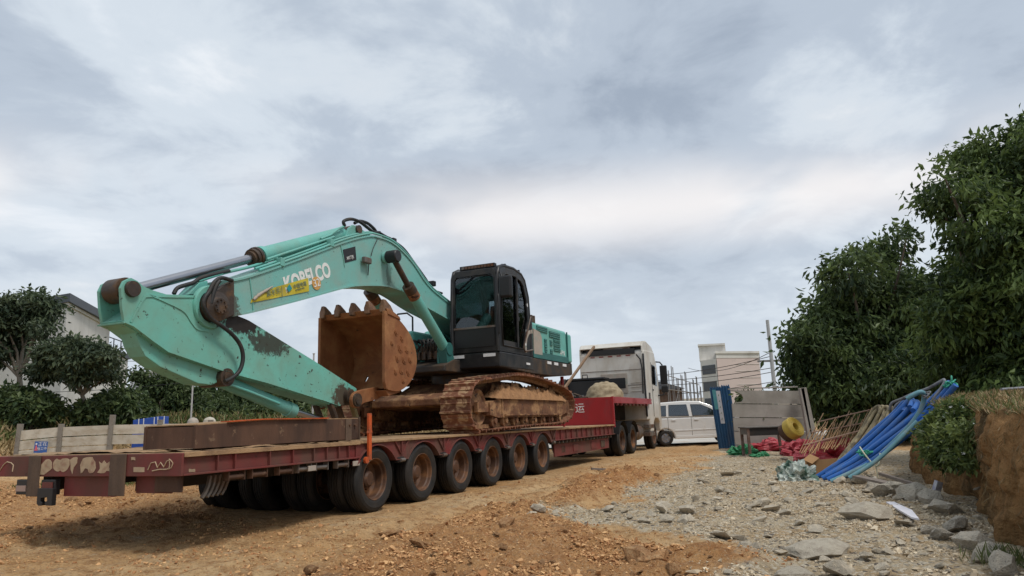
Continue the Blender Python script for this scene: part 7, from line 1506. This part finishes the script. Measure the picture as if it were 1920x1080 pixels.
# stones embedded in the cut face
for k in range(26):
    i_ = random.randint(8, 42); j_ = random.randint(70, 250); p = BANKROWS[i_, j_]; s_ = random.uniform(0.025, 0.075)
    place('rock', hulls[k % 16], m['rock_dark'] if k % 2 else m['clod'], p[0], p[1], (s_*1.2, s_, s_*0.8), 'stone embedded in the cut face of the earth bank', 'stone', 'stones in the bank face', 0.65, z=p[2])
# medium ones, scattered
r_ = np.random.default_rng(55)
def sample(n, xr, yr, fn):
    out = []
    while len(out) < n:
        x = r_.uniform(*xr, 4000); y = yr[0]+(yr[1]-yr[0])*r_.uniform(0, 1, 4000)**1.6; k = r_.uniform(0, 1, 4000) < fn(x, y); out += list(zip(x[k], y[k]))
    return out[:n]
def in_lorry(x, y):
    u = (x-T_O.x)*Uv.x+(y-T_O.y)*Uv.y; v = (x-T_O.x)*Vv.x+(y-T_O.y)*Vv.y; return (v > -0.15) & (v < 3.5) & (u > -1) & (u < 22)
bx_ = np.array(BANK)
def beyond_bank(x, y): return x > np.interp(y, bx_[:8, 1], bx_[:8, 0])-0.05
fg = lambda x, y: zones(x, y)[0]*(~beyond_bank(x, y)); fm = lambda x, y: np.maximum(zones(x, y)[1]*0.8, zones(x, y)[2])*(~beyond_bank(x, y))
for (x, y) in sample(250, (-0.5, 9), (5.2, 20), fg):
    s = float(np.exp(r_.normal(-3.0, 0.45))); place('rock', hulls[r_.integers(16)], m['rock'], x, y, (s*r_.uniform(.9, 1.4), s, s*r_.uniform(.5, .9)), 'pale broken stone lying loose on the gravel', 'stone', 'loose stones on the gravel', 0.2)
for (x, y) in sample(150, (-10, 4), (4.8, 16), fm):
    s = float(np.exp(r_.normal(-3.15, 0.4))); place('clod', hulls[r_.integers(16)], m['clod'], x, y, (s*r_.uniform(.9, 1.3), s, s*r_.uniform(.6, .9)), 'dry lump of orange clay in the crumbled heaps', 'clod', 'clay lumps in the heaps', 0.2)
# everything smaller, uncountable
def scatter(name, pts, sizes, mt, seed, kind='stuff', label=None, cat=None):
    rr = np.random.default_rng(seed); pts = np.array(pts); n = len(pts); var = [hull(1000+seed+k, 9, 0.7) for k in range(10)]; VS = []; FS = []; TN = []; off = 0
    z = height(pts[:, 0], pts[:, 1]); which = rr.integers(0, 10, n)
    for k in range(10):
        idx = np.where(which == k)[0]
        if not len(idx): continue
        me = var[k]; nv_ = len(me.vertices); co = np.empty(nv_*3); me.vertices.foreach_get('co', co); co = co.reshape(-1, 3); fa = np.array([list(p.vertices) for p in me.polygons])
        a = rr.uniform(0, 6.28, len(idx)); b_ = rr.uniform(-.6, .6, len(idx)); s = sizes[idx][:, None]*rr.uniform(.7, 1.3, (len(idx), 3))
        P = co[None]*s[:, None, :]; y2 = P[..., 1]*np.cos(b_)[:, None]-P[..., 2]*np.sin(b_)[:, None]; z2 = P[..., 1]*np.sin(b_)[:, None]+P[..., 2]*np.cos(b_)[:, None]; x2 = P[..., 0]
        X = x2*np.cos(a)[:, None]-y2*np.sin(a)[:, None]+pts[idx, 0][:, None]; Y = x2*np.sin(a)[:, None]+y2*np.cos(a)[:, None]+pts[idx, 1][:, None]; Z = z2+(z[idx]+sizes[idx]*0.25)[:, None]
        VS.append(np.stack([X, Y, Z], -1).reshape(-1, 3)); FS.append((fa[None]+(np.arange(len(idx))*nv_)[:, None, None]+off).reshape(-1, 3)); TN.append(np.repeat(rr.uniform(0, 1, len(idx)), nv_)); off += len(idx)*nv_
        bpy.data.meshes.remove(me)
    me = mesh_np(name, np.concatenate(VS), np.concatenate(FS)); at = me.attributes.new('tone', 'FLOAT', 'POINT'); at.data.foreach_set('value', np.concatenate(TN).astype(np.float32))
    return tag(link(name, me, mt), label, cat, kind=kind)
m['grit'] = M('gravel_stones', (0.34, 0.265, 0.175), 0.9, var=0.12, vscale=20, attr=('tone', (0.65, 0.55, 0.40)), bump=0.3, bscale=60)
m['crumb'] = M('clay_crumbs', (0.31, 0.14, 0.055), 0.95, var=0.15, vscale=15, attr=('tone', (0.62, 0.38, 0.18)), bump=0.4, bscale=60)
gp_ = sample(24000, (-0.5, 10), (5.0, 24), lambda x, y: fg(x, y)*np.clip(0.12+1.6*(fbm(x, y, 1.3, 4, 68)+0.1), 0.05, 1)); scatter('gravel', gp_, np.exp(r_.normal(-4.7, 0.55, len(gp_))), m['grit'], 1, label='loose grey gravel and stone chips covering the right of the lane', cat='gravel')
cp_ = sample(24000, (-12, 4), (4.6, 16), lambda x, y: fm(x, y)*np.clip(0.2+1.6*(fbm(x, y, 1.6, 4, 69)+0.1), 0.05, 1)); scatter('clay_crumbs', cp_, np.exp(r_.normal(-4.5, 0.5, len(cp_))), m['crumb'], 2, label='crumbled orange clay strewn over the low heaps', cat='soil')
fo2 = lambda x, y: (1-fg(x, y))*(1-fm(x, y))*(~in_lorry(x, y))*(~beyond_bank(x, y))*(0.25+0.75*(fbm(x, y, 0.8, 3, 66) > 0.05))
op_ = sample(22000, (-13, 8), (4.8, 24), fo2); scatter('clay_crumbs', op_, np.exp(r_.normal(-4.45, 0.5, len(op_))), m['crumb'], 3, label='fine orange clay crumbs scattered along the bare lane', cat='soil')

# ---------------------------------------------------------------- grass
def blades(name, pts, h, mt, seed, label, lean=0.5, wd=0.012):
    rr = np.random.default_rng(seed); pts = np.array(pts); n = len(pts); d = np.stack([rr.normal(0, lean, n), rr.normal(0, lean, n), np.ones(n)], 1); v, f = leaves(pts, d, h, wd, seed)
    me = mesh_np(name, v, f); at = me.attributes.new('tone', 'FLOAT', 'POINT'); at.data.foreach_set('value', np.repeat(rr.uniform(0, 1, n), 4).astype(np.float32)); return tag(link(name, me, mt), label, 'grass', kind='stuff')
m['grass_dry'] = leaf_mat('dry_grass', (0.16, 0.11, 0.045), (0.40, 0.30, 0.16), 0.2); m['grass_grn'] = leaf_mat('green_grass', (0.05, 0.075, 0.02), (0.16, 0.18, 0.06), 0.2)
rr = np.random.default_rng(12)
edge = BANKROWS[44:54].reshape(-1, 3); edge = edge[(edge[:, 1] < 16) & (edge[:, 1] > 4)]
def edge_pts(n, lo_, hi_):
    t = rr.uniform(lo_, hi_-1.001, n); j = t.astype(int); f = (t-j)[:, None]; c = rr.uniform(60, 330, n); k = c.astype(int); g = (c-k)[:, None]
    a = BANKROWS[j, k]*(1-f)+BANKROWS[j+1, k]*f; b_ = BANKROWS[j, k+1]*(1-f)+BANKROWS[j+1, k+1]*f; return a*(1-g)+b_*g
pk = np.concatenate([edge_pts(3500, 44, 51), edge_pts(5000, 48, 54)])
blades('grass', pk, 0.10, m['grass_dry'], 13, 'dry straw-coloured grass along the top edge of the earth bank', 0.8)
pk = edge_pts(5000, 44, 54)
blades('grass', pk, 0.10, m['grass_grn'], 14, 'thin green grass mixed into the dry fringe of the bank', 0.7)
x = rr.uniform(-42, -2, 14000); y = rr.uniform(36, 60, 14000); hh = hill_left(x, y); k = hh > 0.15; x, y = x[k], y[k]
blades('grass', np.stack([x, y, height(x, y)], 1), 0.55, m['grass_dry'], 15, 'rough dry grass on the slope behind the plank fence', 0.8, 0.09)
x = rr.uniform(-42, -2, 9000); y = rr.uniform(42, 60, 9000); hh = hill_left(x, y); k = hh > 0.8; x, y = x[k], y[k]
blades('grass', np.stack([x, y, height(x, y)], 1), 0.7, m['grass_grn'], 16, 'green weeds under the left-hand trees and bushes', 0.8, 0.12)
x = -8.6+rr.normal(0, 0.7, 900); y = 15.2+rr.normal(0, 0.5, 900)
blades('grass', np.stack([x, y, height(x, y)], 1), 0.16, m['grass_grn'], 17, 'tuft of short green grass under the trailer tail', 0.6, 0.02)
x = 4.0+rr.normal(0, 0.10, 260); y = 6.2+rr.normal(0, 0.2, 260)
blades('grass', np.stack([x, y, height(x, y)], 1), 0.14, m['grass_grn'], 18, 'small green grass tuft at the foot of the bank', 0.5, 0.012)
fc = BANKROWS[6:46].reshape(-1, 3); fc = fc[(fc[:, 1] < 14) & (fc[:, 1] > 4.5)]; n_ = 7000; pk = fc[rr.integers(0, len(fc), n_)]; pk = pk[(pk[:, 2] > 0.15) & (rr.uniform(0, 1, n_) < (pk[:, 2]/1.4)**1.5*(0.4+1.2*np.clip(fbm(pk[:, 1], pk[:, 2]*0.3, 1.5, 3, 91)+0.3, 0, 1)))]
d_ = np.stack([rr.normal(-.35, .4, len(pk)), rr.normal(-.15, .4, len(pk)), -np.ones(len(pk))], 1); v_, f_ = leaves(pk, d_, 0.09, 0.006, 19); me_ = mesh_np('grass', v_, f_); at = me_.attributes.new('tone', 'FLOAT', 'POINT'); at.data.foreach_set('value', np.repeat(rr.uniform(0, 0.45, len(pk)), 4).astype(np.float32))
tag(link('grass', me_, m['grass_dry']), 'dry roots and dead grass hanging down the cut face of the bank', 'grass', kind='stuff')
